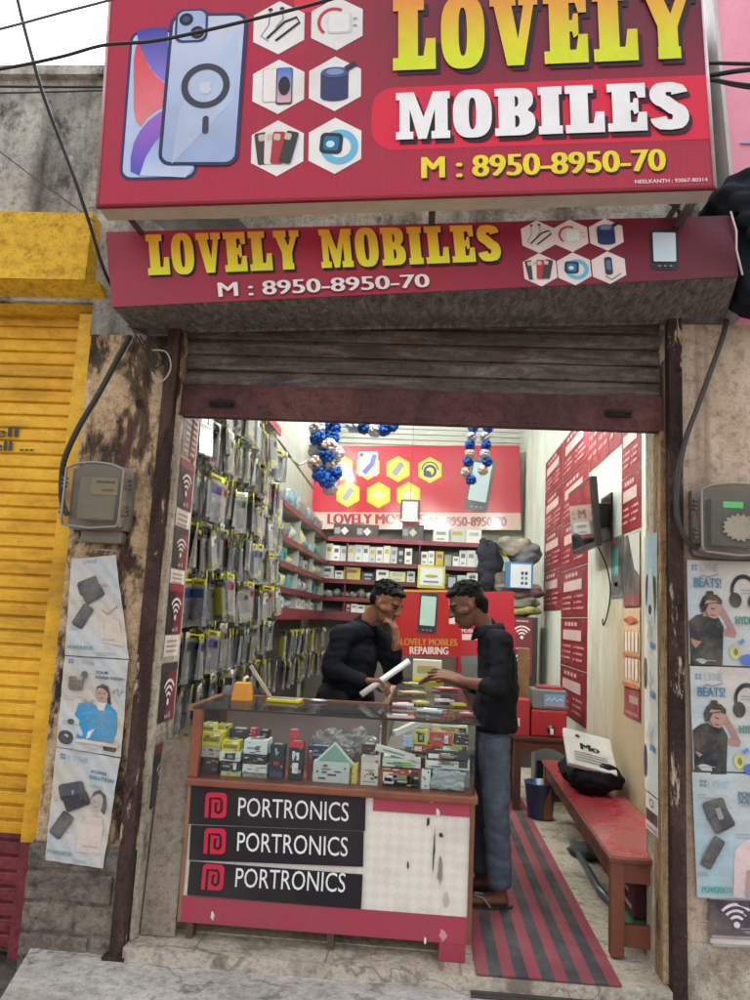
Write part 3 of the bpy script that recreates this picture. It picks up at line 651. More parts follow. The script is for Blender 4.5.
# clip strip: lower red edge
cv.k = 3; cv.rect(0, 0, Wd, .012, c('#8d1226'))
cv.k = 5; cv.T('LOVELY', (398, 76), (695, -8), c('#2a1320'), slab=True)
x, y = cv.i(393, 72); cv.k = 14; cv.T('LOVELY', (393, 72), (690, -13), grad(c('#dbe41f'), c('#f08a3c'), y + .06, y + .34), slab=True)
cv.k = 5; cv.T('MOBILES', (400, 145), (690, 87), c('#2a1320'), slab=True, gap=.5)
cv.k = 14; cv.T('MOBILES', (396, 141), (686, 83), c('#f1f0f1'), slab=True, gap=.5)
cv.k = 5; cv.T('M : 8950-8950-70', (424, 181), (665, 151), c('#2a1018'), .035)
cv.k = 8; cv.T('M : 8950-8950-70', (422.5, 179), (663.5, 149.5), c('#f2dc28'), .035)
cv.k = 5; cv.T('NEELKANTH : 93067-80314', (635, 184), (707, 178), c('#f0e3e3'), .02)
# printed phones
def P2(px, py): return cv.i(px, py)
u1 = (cv.i(200, 90)[0] - cv.i(100, 90)[0]) / 100
x, y = P2(163, 104); cv.k = 3; cv.rrect(x, y, 76 * u1, 160 * u1, 11 * u1, c('#2a3160'), -1); cv.k = 4; cv.rrect(x, y, 70 * u1, 154 * u1, 9 * u1, c('#b7c8e6'), -1)
def swirl(x_, y_):
    t = (y_ - y) / (154 * u1) + .5; a = c('#c05a8a'); b_ = c('#6d3fc0'); d = c('#e8505a')
    return tuple(lin(p, q, max(0, min(1, (t - .5) * 2))) for p, q in zip(d, b_))
yb_, yt_ = P2(150, 180)[1], P2(150, 28)[1]
def PP(pts, g0, g1): q = [P2(*p) for p in pts]; ys = [a[1] for a in q]; cv.poly(q, grad(c(g0), c(g1), min(ys), max(ys)))
cv.k = 5; PP([(137, 33), (140, 30), (152, 28), (168, 28), (168, 84), (160, 79), (152, 70), (145, 58), (139, 44)], '#8f7fd6', '#3f3f9c')
cv.k = 6; PP([(134, 60), (136, 48), (139, 42), (143, 54), (150, 68), (158, 78), (168, 86), (168, 106), (158, 110), (148, 118), (141, 127), (136, 122), (134, 108)], '#e8838c', '#d93a4a')
cv.k = 7; PP([(131, 172), (131, 158), (134, 144), (140, 132), (148, 122), (158, 114), (168, 109), (168, 130), (156, 142), (146, 158), (140, 176)], '#4a55b8', '#b06ad0')
cv.k = 8; PP([(140, 176), (146, 158), (156, 142), (168, 131), (190, 140), (193, 170), (186, 178)], '#c3cfe8', '#8fa4d6')
x, y = P2(204, 89); cv.k = 10; cv.rrect(x, y, 78 * u1, 163 * u1, 12 * u1, c('#262f5c'), -2); cv.k = 11; cv.rrect(x, y, 71 * u1, 156 * u1, 9 * u1, grad(c('#9fb2d6'), c('#c3cbdf'), y - .3, y + .3), -2)
cv.k = 12; cv.poly([P2(172, 165), P2(235, 100), P2(238, 30), P2(180, 110)], c('#b4c3de'))
cv.k = 14; cv.ring(*P2(206, 87), 17.5 * u1, 24 * u1, c('#3c3e4c'), 36); cv.k = 14; cv.rrect(*P2(206, 126), 6 * u1, 19 * u1, 3 * u1, c('#3c3e4c'))
x, y = P2(206, 88); cv.k = 14
cv.poly([(x - 6 * u1, y + 2 * u1), (x - 3 * u1, y + 5 * u1), (x, y + 4 * u1), (x + 4 * u1, y + 5 * u1), (x + 6 * u1, y + 3 * u1), (x + 4 * u1, y), (x + 6.5 * u1, y - 3 * u1), (x + 3 * u1, y - 8 * u1), (x, y - 7 * u1), (x - 3 * u1, y - 8 * u1), (x - 6 * u1, y - 3 * u1)], c('#ccd0dc')); cv.poly([(x, y + 6 * u1), (x + 3.5 * u1, y + 10.5 * u1), (x + 1 * u1, y + 9.5 * u1)], c('#ccd0dc'))
cv.k = 13; cv.rrect(*P2(192, 27), 33 * u1, 37 * u1, 8 * u1, c('#2f3a68')); cv.k = 14; cv.rrect(*P2(192, 27), 28 * u1, 32 * u1, 7 * u1, c('#a3b4d4'))
for px, py in ((187, 21), (198, 34)): cv.k = 15; cv.ell(*P2(px, py), 7 * u1, 7 * u1, c('#1b1f30')); cv.k = 16; cv.ell(*P2(px, py), 3.6 * u1, 3.6 * u1, c('#3d4a70'))
R_ = 29 * u1
cv.k = 3; cv.ell(*P2(308, 2), 14 * u1, 12 * u1, c('#e02a3e'))
for px, py, kd in ((279, 28, 0), (337, 24, 1), (278.5, 87, 2), (335, 84, 3), (277.5, 148.5, 4), (335, 146, 5)):
    x, y = P2(px, py); cv.k = 4; cv.hexg(x, y, R_, W_); cv.k = 6; icon(cv, kd, x, y, R_)
m.build('printed_face', bs)
b = MB(); q = [p.copy() for p in cv.q]; d = V((0, .11, 0)); o1 = V((0, .002, 0))
b.hexa([q[0] + o1, q[1] + o1, q[1] + d, q[0] + d, q[3] + o1, q[2] + o1, q[2] + d, q[3] + d], c('#c9c0b4'), 'paint'); b.build('sign_box', bs)
b = MB(); vdir = (q[3] - q[0]).normalized(); udir = (q[1] - q[0]).normalized()
b.tube([q[0] + udir * .0 , q[1]], .009, 6, c('#8e1f30'), 'metal'); b.tube([q[0], q[3]], .007, 6, c('#b98d92'), 'metal'); b.tube([q[1], q[2]], .008, 6, c('#cfc4c4'), 'metal')
b.build('edge_trim', bs)
for px in (120, 440, 690):
    p = G(px, 210, 1, -.4); b = MB(); p = q[0].lerp(q[1], (px - 97) / 618) + V((0, .1, .0))
    b.tube([p + V((0, .01, .012)), p + V((.0, .55, .03))], .014, 6, c('#4b3a33'), 'rusty'); b.build('mounting_bracket', bs)
# diagonal rusty strut at the right end
s_ = thing('strut', 'rusty diagonal iron strut joining the two signboards at the right end', 'strut', tuple(G(700, 205, 1, -.25)))
b = MB(); b.tube([G(676, 226, 1, -.33), G(706, 182, 1, -.28)], .018, 6, c('#4a3329'), 'rusty'); b.build('iron_bar', s_)
b = MB(); b.tube([G(668, 200, 1, -.2), G(690, 222, 1, -.2)], .008, 6, c('#1d1d1f'), 'rubber'); b.build('cross_wire', s_)
# debris board lying on the hood between the signs
b = MB(); A = G(160, 224, 1, -.1); B = G(245, 222, 1, -.1); 
b.cbox(((A.x + B.x) / 2, -.12, A.z), (B.x - A.x, .2, .02), c('#cfd0cf'), 'metal', (.25, -.03, .0)); b.build('tin_sheet', label='pale tin sheet lying on top of the narrow signboard hood', cat='metal sheet')
# dark tarpaulin roll at the right edge
b = MB()
P0 = [G(700, 214, 1, -.15), G(716, 190, 1, -.2), G(732, 174, 1, -.25), G(752, 164, 1, -.3), G(800, 158, 1, -.3)]
ring = []
for k, p in enumerate(P0): ring.append(p)
for dy, dz in ((0, 0),):
    pts = [(p.x, p.z) for p in P0] + [(G(800, 300, 1, -.3).x, G(800, 300, 1, -.3).z), (G(748, 292, 1, -.25).x, G(748, 292, 1, -.25).z), (G(736, 262, 1, -.25).x, G(736, 262, 1, -.25).z), (G(733, 222, 1, -.25).x, G(733, 222, 1, -.25).z)]
    TS = Sh(); TS.m.prism(pts, -.26, -.02, 1)
for k in range(4): TS.cap(P0[1] + V((.02 + .03 * k, -.07 - .02 * k, -.05 - .07 * k)), P0[3] + V((.25, -.02 * k, -.03 - .09 * k)), .035, .055)
TS.fuse('tarpaulin', None, c('#1f222b'), 'cloth', .012, 3, folds=.045, fs=6, origin=tuple(P0[2]), label='dark rolled tarpaulin bulging over the right end of the narrow signboard', cat='tarpaulin')
# ---- cables
def cable(lbl, pts, r, col='#1c1c20', cat='cable', name='cable', group=None):
    P = [V(p) if len(p) == 3 and not isinstance(p, tuple) else p for p in pts]
    # Catmull-Rom
    out = []; n = len(P)
    for i in range(n - 1):
        a, b_, d, e = P[max(i - 1, 0)], P[i], P[i + 1], P[min(i + 2, n - 1)]
        for k in range(8):
            t = k / 8; out.append(.5 * ((2 * b_) + (d - a) * t + (2 * a - 5 * b_ + 4 * d - e) * t * t + (3 * b_ - a - 3 * d + e) * t ** 3))
    out.append(P[-1]); m = MB(); m.tube(out, r, 6, c(col), 'rubber'); return m.build(name, label=lbl, cat=cat, group=group)
g_ = lambda px, py, y: G(px, py, 1, y)
cable('thick black cable rising from the left across the big signboard phones', [g_(-60, 75, -1), g_(0, 69, -1), g_(60, 57, -1), g_(105, 45, -1), g_(160, 40, -1), g_(250, 20, -1), g_(335, -2, -1), g_(420, -30, -1)], .006)
cable('thin grey cable crossing the sky at the top left', [g_(-60, 42, -.9), g_(0, 29, -.9), g_(60, 13, -.9), g_(120, -3, -.9), g_(200, -30, -.9)], .005, '#5a5a60')
cable('slack dark blue cable dropping from the sky past the yellow lintel', [g_(12, -30, -.7), g_(20, 10, -.7), g_(33, 60, -.68), g_(45, 100, -.62), g_(60, 140, -.55), g_(75, 180, -.5), g_(90, 225, -.42), g_(104, 270, -.3), g_(120, 303, -.05), g_(128, 322, -.03)], .0075, '#1d2230')
cable('upper of two taut cables running along the stained wall', [g_(-60, 86, 0), g_(0, 86.5, 0), g_(50, 87, 0), g_(103, 87, 0), g_(140, 87, 0)], .006)
cable('lower of two taut cables running along the stained wall', [g_(-60, 93, 0), g_(0, 93, 0), g_(50, 92, 0), g_(103, 90.5, 0), g_(140, 90, 0)], .0045, '#38383c')
cable('thin wire sagging diagonally across the stained wall', [g_(-20, 140, -.02), g_(0, 152, -.02), g_(40, 182, -.02), g_(75, 207, -.02), g_(95, 222, -.1)], .003, '#4a4642')
for k, (y0, y1, r, s_) in enumerate(((63, 64, .008, 'topmost'), (75, 69, .010, 'second'), (80, 86, .008, 'third'), (81, 89.5, .005, 'lowest'))):
    cable(s_ + ' of four black cables leaving the big signboard past the pink wall', [g_(690, y0 + 1, -.2), g_(712, y0, -.25), g_(740, lin(y0, y1, .7), -.3), g_(800, y1 + (y1 - y0) * .7, -.3)], r)
cable('thick black service cable curving down into the left electricity meter', [g_(130, 336, -.03), g_(118, 358, -.05), g_(98, 395, -.07), g_(80, 425, -.09), g_(66, 455, -.09), g_(62, 475, -.08), g_(62, 500, -.08), g_(67, 515, -.04)], .013, '#2a2a2a')
cable('grey service cable bending down the cream wall to the right meter', [g_(727, 320, -.02), g_(720, 345, -.05), g_(702, 395, -.06), g_(684, 445, -.07), g_(677, 490, -.08), g_(678, 520, -.08), g_(688, 542, -.06), g_(700, 548, -.04)], .012, '#3a3735')
for k, (pp, r, col, lb) in enumerate(((((128, 322), (145, 350), (155, 368), (162, 360), (158, 345), (142, 332), (128, 326)), .0035, '#22221f', 'tangled black wire loop under the left end of the hood'),
    (((140, 336), (152, 352), (166, 366), (170, 355), (155, 340), (138, 330)), .0035, '#1c1c1c', 'second black wire loop tangled beside the left post top'),
    (((152, 350), (166, 352), (171, 366), (166, 378), (157, 382), (152, 372)), .004, '#a9a193', 'pale wire loop hanging beside the left post top'))):
    cable(lb, [g_(x, y, -.045 - k * .012) for x, y in pp], r, col, 'wire', 'wire_loop')
# ================================================================== electricity meters
def meter(lbl, x0, x1, z0, z1, kind):
    t = thing('electricity_meter', lbl, 'electricity meter', ((x0 + x1) / 2, 0, z0)); W, H = x1 - x0, z1 - z0
    def outline(ins):
        a = x0 + ins; b_ = x1 - ins; lo = z0 + ins + .01; hi = z1 - ins - .03; P = [(a + .01, lo), ((a + b_) / 2, lo - .012), (b_ - .01, lo), (b_, lo + .02), (b_, hi)]
        P += [(lin(b_, a, k / 8), hi + .03 * math.sin(math.pi * k / 8) ** .6) for k in range(1, 8)]; P += [(a, hi), (a, lo + .02)]; return P
    b = MB(); b.prism(outline(0), -.03, .0145, 1, c('#7a736a'), 'plastic'); b.build('base', t)
    b = MB(); b.prism(outline(.012), -.125, -.118, 1, (.8, .8, .8), 'cover_plastic')
    o_ = outline(.012); n = len(o_); b.add([(p[0], -.118, p[1]) for p in o_] + [(p[0], -.032, p[1]) for p in o_], [(i, (i + 1) % n, n + (i + 1) % n, n + i) for i in range(n)], (.8, .8, .8), 'cover_plastic'); b.build('cover', t)
    b = MB(); oo = outline(.010); b.tube([(p[0], -.121, p[1]) for p in oo + oo[:1]], .006, 6, c('#8b857b'), 'plastic'); b.build('cover_rim', t)
    b = MB(); b.box((x0 + .06, -.085, z0 + .05), (x1 - .05, -.031, z1 - .07), c('#6c6c6a') if kind else c('#8f877b'), 'plastic', .006); b.build('meter_body', t)
    if kind == 0:
        b = MB(); b.box((x0 + W * .42, -.09, z0 + H * .52), (x0 + W * .85, -.086, z0 + H * .76), c('#b3a37c'), 'paper')
        b.box((x0 + W * .5, -.0925, z0 + H * .69), (x0 + W * .8, -.0905, z0 + H * .72), c('#3c382f'), 'print'); b.box((x0 + W * .6, -.0925, z0 + H * .58), (x0 + W * .8, -.0905, z0 + H * .6), c('#5c5648'), 'print'); b.build('label_plate', t)
    else:
        b = MB(); b.box((x0 + .11, -.094, z0 + H * .66), (x0 + .19, -.0865, z0 + H * .74), c('#20a030'), 'led_green'); b.build('display', t)
        b = MB(); pts = []; rr = random.Random(5)
        cx, cz = x0 + .17, z0 + H * .40
        for k in range(34): a = 2 * math.pi * k / 34; r = .062 * (1 + (.22 if k % 2 else -.12) * rr.uniform(.4, 1)); pts.append((cx + r * math.cos(a), cz + r * math.sin(a) * .85))
        b.prism(pts, -.1, -.0965, 1, c('#e8e4da'), 'paper'); b.build('torn_paper', t)
    for s_ in (-1, 1):
        x = x0 - .006 if s_ < 0 else x1 + .006
        for z in (z0 + H * .3, z0 + H * .68):
            b = MB()
            for k in range(3): b.cbox((x, -.09, z + (k - 1) * .018), (.016, .03, .011), c('#57524b'), 'plastic')
            b.build('hinge', t)
    if kind == 0:
        b = MB(); b.box((x0 + .07, -.045, z0 - .05), (x1 - .02, .0145, z0 + .005), c('#6f665b'), 'plastic', .01); b.build('terminal_cover', t)
A = G(64, 530, 1, -.06); B = G(132, 464, 1, -.06); meter('dusty grey electricity meter in a clear arched cover beside the yellow shutter', A.x, B.x, A.z, B.z, 0)
A = G(695, 557, 1, -.06); B = G(770, 485, 1, -.06); meter('electricity meter with green display and torn white paper on the cream wall', A.x, B.x, A.z, B.z, 1)
# ================================================================== posters
def powerbanks(cv, f, col='#3b3d42'):
    # f maps unit coords -> canvas
    def R(cx, cy, w, h, a, cc):
        x, y = f(cx, cy); x1, y1 = f(cx + w, cy + h); w_, h_ = abs(x1 - x), abs(y1 - y); cv.rrect(x, y, w_, h_, min(w_, h_) * .18, c(cc), a)
    R(.40, .76, .42, .17, 18, '#2e3034'); R(.40, .775, .40, .15, 18, '#4b4e54'); R(.46, .73, .10, .10, 18, '#8e9196'); R(.50, .66, .42, .15, 28, '#33353a'); R(.50, .668, .38, .12, 28, '#46494f')
    R(.30, .40, .22, .28, -30, '#3a3c42'); R(.305, .405, .19, .25, -30, '#4c4f56')
def dots(cv, x, y, s, col):
    for a in (0, 1):
        for b_ in (0, 1): cv.rect(x + a * s * 1.5, y + b_ * s * 1.5, x + a * s * 1.5 + s, y + b_ * s * 1.5 + s, col)
def quadposter(lbl, tl, tr, br, bl, kind):
    q = [G(*p, 1, -.004) for p in (bl, br, tr, tl)]; m = MB(); W, H = 1.0, 1.7
    cv = Canvas(m, *q, W, H, 'paper', .006); cv.warp = lambda u, v: .012 * (math.sin(u * 5 + v * 3) * .4 + math.sin(v * 9 + u) * .25 + .6 * abs(u - .5)) + .0018 * math.sin(u * 23 + v * 31)
    cv.rect(0, 0, W, H, lambda x, y: tuple(lin(a, b_, .5 + .5 * math.sin(x * 3 + y * 4)) for a, b_ in zip(c('#c9c0b4'), c('#bcc0c2'))), 24, 40, layer=0)
    cv.k = 3.5
    dk = lambda k: c(k)
    if kind in (0, 2):
        if kind == 0: cv.text('LYNE', .25, 1.60, .3, .05, c('#8fa6ae'), .01)
        else: dots(cv, .08, 1.55, .03, c('#2a86b5')); cv.text('LYNE', .2, 1.54, .3, .08, c('#8fb7cb'), .0)
        cv.k = 4.2
        if kind == 2: cv.text('POWER', .58, 1.40, .26, .05, c('#2f82a6'), .03); cv.text('SOLUTION', .56, 1.31, .4, .06, c('#2f82a6'), .03)
        off = .0 if kind == 2 else .12
        powerbanks(cv, lambda x, y: (x * .95 - .06 + (0 if kind == 2 else .05), y * 1.45 - .02 + off))
        cv.text('POWERBOX', .04, .12, .42, .06, c('#4a9a9f'), .02)
        cv.k = 4.2
        if kind == 2:   # faded woman
            cv.poly([(.5, .2), (.52, .62), (.62, .74), (.85, .74), (.9, .6), (.9, .2)], c('#d3c0b8')); cv.k = 5; cv.ell(.74, .98, .10, .14, c('#b9aaa4')); cv.k = 5.6
            cv.poly([(.62, 1.0), (.66, 1.12), (.76, 1.17), (.87, 1.1), (.9, .95), (.88, .80), (.82, .84), (.83, .98), (.75, 1.08), (.66, 1.05)], c('#4a4647')); cv.k = 6; cv.line([(.69, .97), (.72, .975)], .012, c('#5b4f4d')); cv.line([(.7, .9), (.75, .895)], .012, c('#8d5f5c'))
        else: cv.poly([(.62, .25), (.66, .65), (.9, .62), (.95, .2)], c('#cfc0ae')); cv.line([(.6, .8), (.7, .72), (.9, .85)], .03, c('#a39684'))
    else:
        dots(cv, .07, 1.58, .03, c('#3a7ba0')); cv.text('LYNE', .2, 1.57, .27, .07, c('#a9b2b8'), 0)
        cv.text('YOUR', .5, 1.42, .2, .05, c('#2d3a66'), .03); cv.text('SOUND SYSTEM', .5, 1.33, .46, .05, c('#2d3a66'), .03)
        cv.rrect(.22, 1.18, .22, .2, .05, c('#4a4e52')); cv.rrect(.17, 1.3, .12, .08, .03, c('#5b5f63')); cv.ell(.34, 1.38, .05, .07, c('#3d4044')); cv.line([(.34, 1.38), (.32, 1.24)], .03, c('#3d4044'))
        cv.k = 4.2; cv.poly([(.3, .22), (.32, .55), (.24, .62), (.28, .84), (.45, .9), (.58, .8), (.74, .9), (.88, .76), (.9, .4), (.86, .22)], c('#2f8fbf')); cv.k = 5
        cv.poly([(.45, .22), (.5, .6), (.58, .9), (.7, .9), (.66, .6), (.56, .3)], c('#d9cfc6')); cv.ell(.62, 1.04, .10, .14, c('#b89a88')); cv.k = 5.6
        cv.poly([(.52, 1.06), (.54, 1.18), (.62, 1.24), (.72, 1.2), (.76, 1.0), (.78, .88), (.72, .9), (.70, 1.08), (.62, 1.14)], c('#35302f')); cv.line([(.50, .93), (.42, .86), (.34, .93)], .04, c('#b89a88')); cv.k = 6.2
        cv.line([(.57, 1.07), (.60, 1.075)], .014, c('#2c2625')); cv.line([(.65, 1.07), (.68, 1.075)], .014, c('#2c2625')); cv.line([(.59, .98), (.65, .98)], .014, c('#8a4b47'))
        cv.rect(.3, .15, .95, .21, c('#d8c3ad')); cv.k = 5; cv.ell(.14, .2, .12, .13, c('#3f4348')); cv.rrect(.82, .14, .2, .14, .03, c('#34373a')); cv.ell(.2, .5, .05, .05, c('#3f4348'))
        cv.line([(.8, 1.1), (.87, 1.18), (.9, 1.05), (.95, 1.15)], .02, c('#6f7a8c'))
    cv.k = 4.2; rq = random.Random(len(lbl))
    for k in range(9 if kind != 1 else 5):
        y = (.95, .905, .5, .46, .07, .04, 1.22, 1.19, .3)[k]; x = (.05, .05, .06, .06, .5, .5, .6, .6, .6)[k]; cv.line([(x, y), (x + rq.uniform(.12, .3), y)], .012, c('#a3a6a6'))
    m.build('poster', label=lbl, cat='poster', merge=0)
quadposter('topmost of three faded gadget posters on the peeling left pillar, curled at its edge', (73, 559), (117, 555), (129.5, 659), (66, 655), 0)
quadposter('poster of a person in a blue jacket with earphones on the peeling left pillar', (66, 656), (129.5, 660), (121.5, 757), (57.5, 746), 1)
quadposter('lowest poster on the left pillar, two power banks and a faded woman, torn bottom', (57.5, 747), (121.5, 758), (103.5, 868), (46.5, 859), 2)
b = MB(); A = G(96, 549, 1, -.02); B = G(117, 551, 1, -.02); b.tube([A + V((0, 0, -.02)), A, B, B + V((0.005, 0, -.03))], .004, 6, c('#9aa0a0'), 'metal'); b.build('wire_clip', label='small bent metal clip above the topmost poster on the left pillar', cat='clip')
# right pillar posters, drawn at photo positions on the wall plane
def rposter(lbl, top, bot, left, draw, bgc=('#cbc2ba', '#b9c4c8')):
    m = MB(); cv = PCanvas.make(m, (left[1], bot), (860, bot + 7), (left[0], top), 1, -.0045, 'paper'); cv.backing(.002, c('#d9d2c8'), 'paper')
    cv.warp = lambda u, v: .0022 * math.sin(u * 21 + v * 7) + .0012 * math.sin(v * 33)
    W, H = cv.W, cv.H; cv.off = .0035
    cv.rect(0, 0, W, H, lambda x, y: tuple(lin(a, b_, .5 + .5 * math.sin(x * 9 + y * 7)) for a, b_ in zip(c(bgc[0]), c(bgc[1]))), 50, 24, layer=0); cv.k = 3
    draw(cv); cv.k = 4; rq = random.Random(int(top))
    for px, py in ((697, 22), (697, 25), (735, 62), (735, 65), (697, 100), (697, 102), (740, 30), (740, 33)):
        if top + py < bot - 3: a = cv.i(px, top + py); cv.line([a, (a[0] + rq.uniform(.03, .08), a[1])], .0035, c('#9aa3a6'))
    m.build('poster', label=lbl, cat='poster')
def manprint(cv, ox, oy, s):
    f = lambda pts: [cv.i(ox + x * s, oy + y * s) for x, y in pts]
    # unit coordinates: 50 wide, 74 high, y down
    cv.k = 5; cv.poly(f([(2, 74), (1, 45), (0, 30), (8, 24), (18, 22), (30, 27), (35, 36), (34, 74)]), c('#23262b'))
    cv.k = 6.5; cv.poly(f([(1, 38), (3, 52), (7, 57), (12, 52), (19, 34), (22, 22), (17, 18), (13, 28), (9, 40)]), c('#a87d74'))
    cv.poly(f([(30, 20), (33, 14), (40, 26), (48, 42), (46, 46), (34, 44), (35, 38), (40, 38), (34, 27)]), c('#a87d74'))
    cv.k = 8; cv.poly(f([(15, 14), (18, 9), (28, 10), (33, 15), (32, 22), (27, 28), (20, 26), (16, 20)]), c('#b58a7e'))
    cv.k = 9; cv.poly(f([(13, 22), (11, 14), (14, 6), (18, 3), (22, 3), (28, 4), (33, 9), (33, 14), (27, 12), (20, 13), (17, 20)]), c('#211c1d')); cv.poly(f([(17, 3), (18, 0), (24, 0), (25, 3), (21, 4)]), c('#211c1d'))
    cv.k = 10; cv.line(f([(22, 17), (26, 18.5)]), .004, c('#3a2624')); cv.line(f([(22, 24), (26, 24.5)]), .004, c('#6d3b3a')); cv.line(f([(17, 20), (20, 26)]), .006, c('#8d625a'))
def beats(cv, dy, dx=0):
    sc = (lambda a: a)
    T = lambda t, x0, y0, x1, y1, col, bo=.02: cv.T(t, (x0 + dx, y0 + dy), (x1 + dx, y1 + dy), c(col), bo)
    cv.k = 4; x, y = cv.i(697 + dx, 679 + dy); dots(cv, x - .008, y, .009, c('#6d93ad')); T('LYNE', 704, 680, 722, 673, '#a3a6aa', 0)
    cv.line([cv.i(702 + dx, 687 + dy), cv.i(706 + dx, 684 + dy), cv.i(712 + dx, 686 + dy), cv.i(722 + dx, 683 + dy)], .005, c('#8a8f94')); T('BEATS!', 697.5, 696, 724, 687.5, '#1a7fa8', .015)
    manprint(cv, 692 + dx, 700 + dy, 1.0)
    cv.k = 5; x, y = cv.i(747 + dx, 700 + dy); cv.ring(x, y, .040, .054, c('#2c2d33'), 24, -20, 215, 1.3); cv.ell(x - .035, y - .04, .026, .032, c('#26272d')); cv.ell(x + .04, y - .045, .024, .032, c('#32333a'))
    T('HYDRO', 739, 733, 762, 726, '#2e8a78'); cv.ell(*cv.i(738 + dx, 761 + dy), .020, .030, c('#c9c878')); cv.ell(*cv.i(739 + dx, 761 + dy), .009, .015, c('#8a7a3c')); cv.ell(*cv.i(751 + dx, 769 + dy), .034, .024, c('#3f6fc4'))
    cv.line([cv.i(742 + dx, 752 + dy), cv.i(747 + dx, 749 + dy)], .015, c('#5b86c9')); cv.k = 5; cv.T('BUDS', (770 + dx, 765 + dy), (800 + dx, 755 + dy), c('#2e8a78'), .02)
rposter('gadget poster of a man in black, directly under the right electricity meter', 560, 664, (690, 689), lambda cv: beats(cv, -109, -4))
rposter('gadget poster of a man in black, second down on the right wall', 666, 770, (692, 693), lambda cv: beats(cv, 0))
def power(cv):
    cv.k = 4; x, y = cv.i(699.5, 786); dots(cv, x, y, .010, c('#2d87b5')); cv.T('LYNE', (708, 788), (728, 781), c('#9cc3d6'), .0)
    cv.T('POWER', (738, 797), (760, 792), c('#2c7c93'), .04); cv.T('SOLUTION', (738, 803), (770, 798), c('#2c7c93'), .03)
    A = cv.i(697, 897); B = cv.i(755, 780); powerbanks(cv, lambda x, y: (A[0] + x * (B[0] - A[0]) * .85, A[1] + (y * 1.0 - .02) * (B[1] - A[1])))
    cv.T('POWERBOX', (701, 891), (731, 886), c('#36a08c'), .03); cv.k = 4
    cv.poly([cv.i(*p) for p in ((733, 897), (734, 850), (742, 842), (752, 838), (775, 842), (782, 897))], c('#dcc3c3')); cv.k = 5; cv.poly([cv.i(*p) for p in ((745, 897), (746, 870), (765, 866), (770, 897))], c('#b98d92'))
rposter('pale blue power bank poster, third down on the right wall', 772, 897, (693, 697), power, ('#bfc8ca', '#a3bcc6'))
def wifi(cv, x, y, r, col, k=8):
    cv.k = k; cv.ell(x, y, r * .16, r * .16, col)
    for a, b_ in ((.34, .48), (.64, .78), (.94, 1.08)): cv.ring(x, y, r * a, r * b_, col, 12, 42, 138)
def wf(cv):
    cv.k = 3; A = cv.i(709, 934); B = cv.i(765, 901); cv.rect(A[0], A[1], B[0], B[1], c('#3b2a3e')); cv.k = 5; cv.ell(*cv.i(725, 925), .035, .02, c('#5c5664')); cv.ell(*cv.i(745, 930), .05, .012, c('#4d6a7c')); wifi(cv, *cv.i(736, 924), .075, c('#dcd6dc'))
    cv.rect(A[0], A[1] - .03, B[0], A[1] - .012, c('#c9c0b8'))
rposter('lowest purple wireless-signal poster on the right wall, its bottom torn', 898, 946, (704, 712), wf, ('#b9b2a8', '#aea8a1'))
# stickers on the left reveal
def qx(y0, y1, z0, z1, x):            # quad facing +x
    return (V((x, y0, z0)), V((x, y1, z0)), V((x, y1, z1)), V((x, y0, z1)))
XL = -1.1705
zs = [G(178, a, 0, XL).z for a in (455, 507, 526, 569, 584, 634, 661, 716, 735, 790)]
for k in range(5):
    m = MB(); z1, z0 = zs[2 * k], zs[2 * k + 1]; cv = Canvas(m, *qx(.07, .285, z0, z1, XL), 1, 1.15, 'print', .001)
    cv.rect(0, 0, 1, 1.15, lambda x, y: c('#2a2529') if x < .45 else c('#6e2232'), 8, 8); cv.k = 3
    cv.rect(0, .98, 1, 1.15, c('#3a3237') if k % 2 else c('#8a2b3b')); wifi(cv, .48, .38, .42, c('#e9e4e4')); cv.text('wi-fi', .3, .06, .35, .12, c('#cfc6c6'), .02)
    m.build('sticker', label=['topmost', 'second', 'third', 'fourth', 'lowest'][k] + ' dark red wireless-signal sticker down the left door reveal', cat='sticker')
    if k < 3:
        m = MB(); cv = Canvas(m, *qx(.07, .27, z0 - (.10 if k != 1 else .085), z0 - .004, XL), 1, .5, 'paper', .001); cv.rect(0, 0, 1, .5, c('#d8d2c8')); cv.k = 3
        for j in range(3): cv.rect(.12, .1 + j * .12, .85, .15 + j * .12, c('#b4888a'))
        m.build('price_tag', label='small white printed slip under the %s sticker on the left door reveal' % ['topmost', 'second', 'third'][k], cat='slip')
m = MB(); cv = Canvas(m, *qx(.07, .28, zs[0] + .02, zs[0] + .30, XL), 1, 1.5, 'print', .001); cv.rect(0, 0, 1, 1.5, c('#8c7f78')); cv.k = 3; cv.rect(.5, 0, 1, 1.5, c('#7d2c3a'))
for j in range(9): cv.rect(.12, .1 + j * .15, .42, .15 + j * .15, c('#c9bfb6')); cv.rect(.6, .08 + j * .15, .9, .16 + j * .15, c('#c7a9a9'))
m.build('sticker', label='tall striped brown and red sticker high on the left door reveal', cat='sticker')
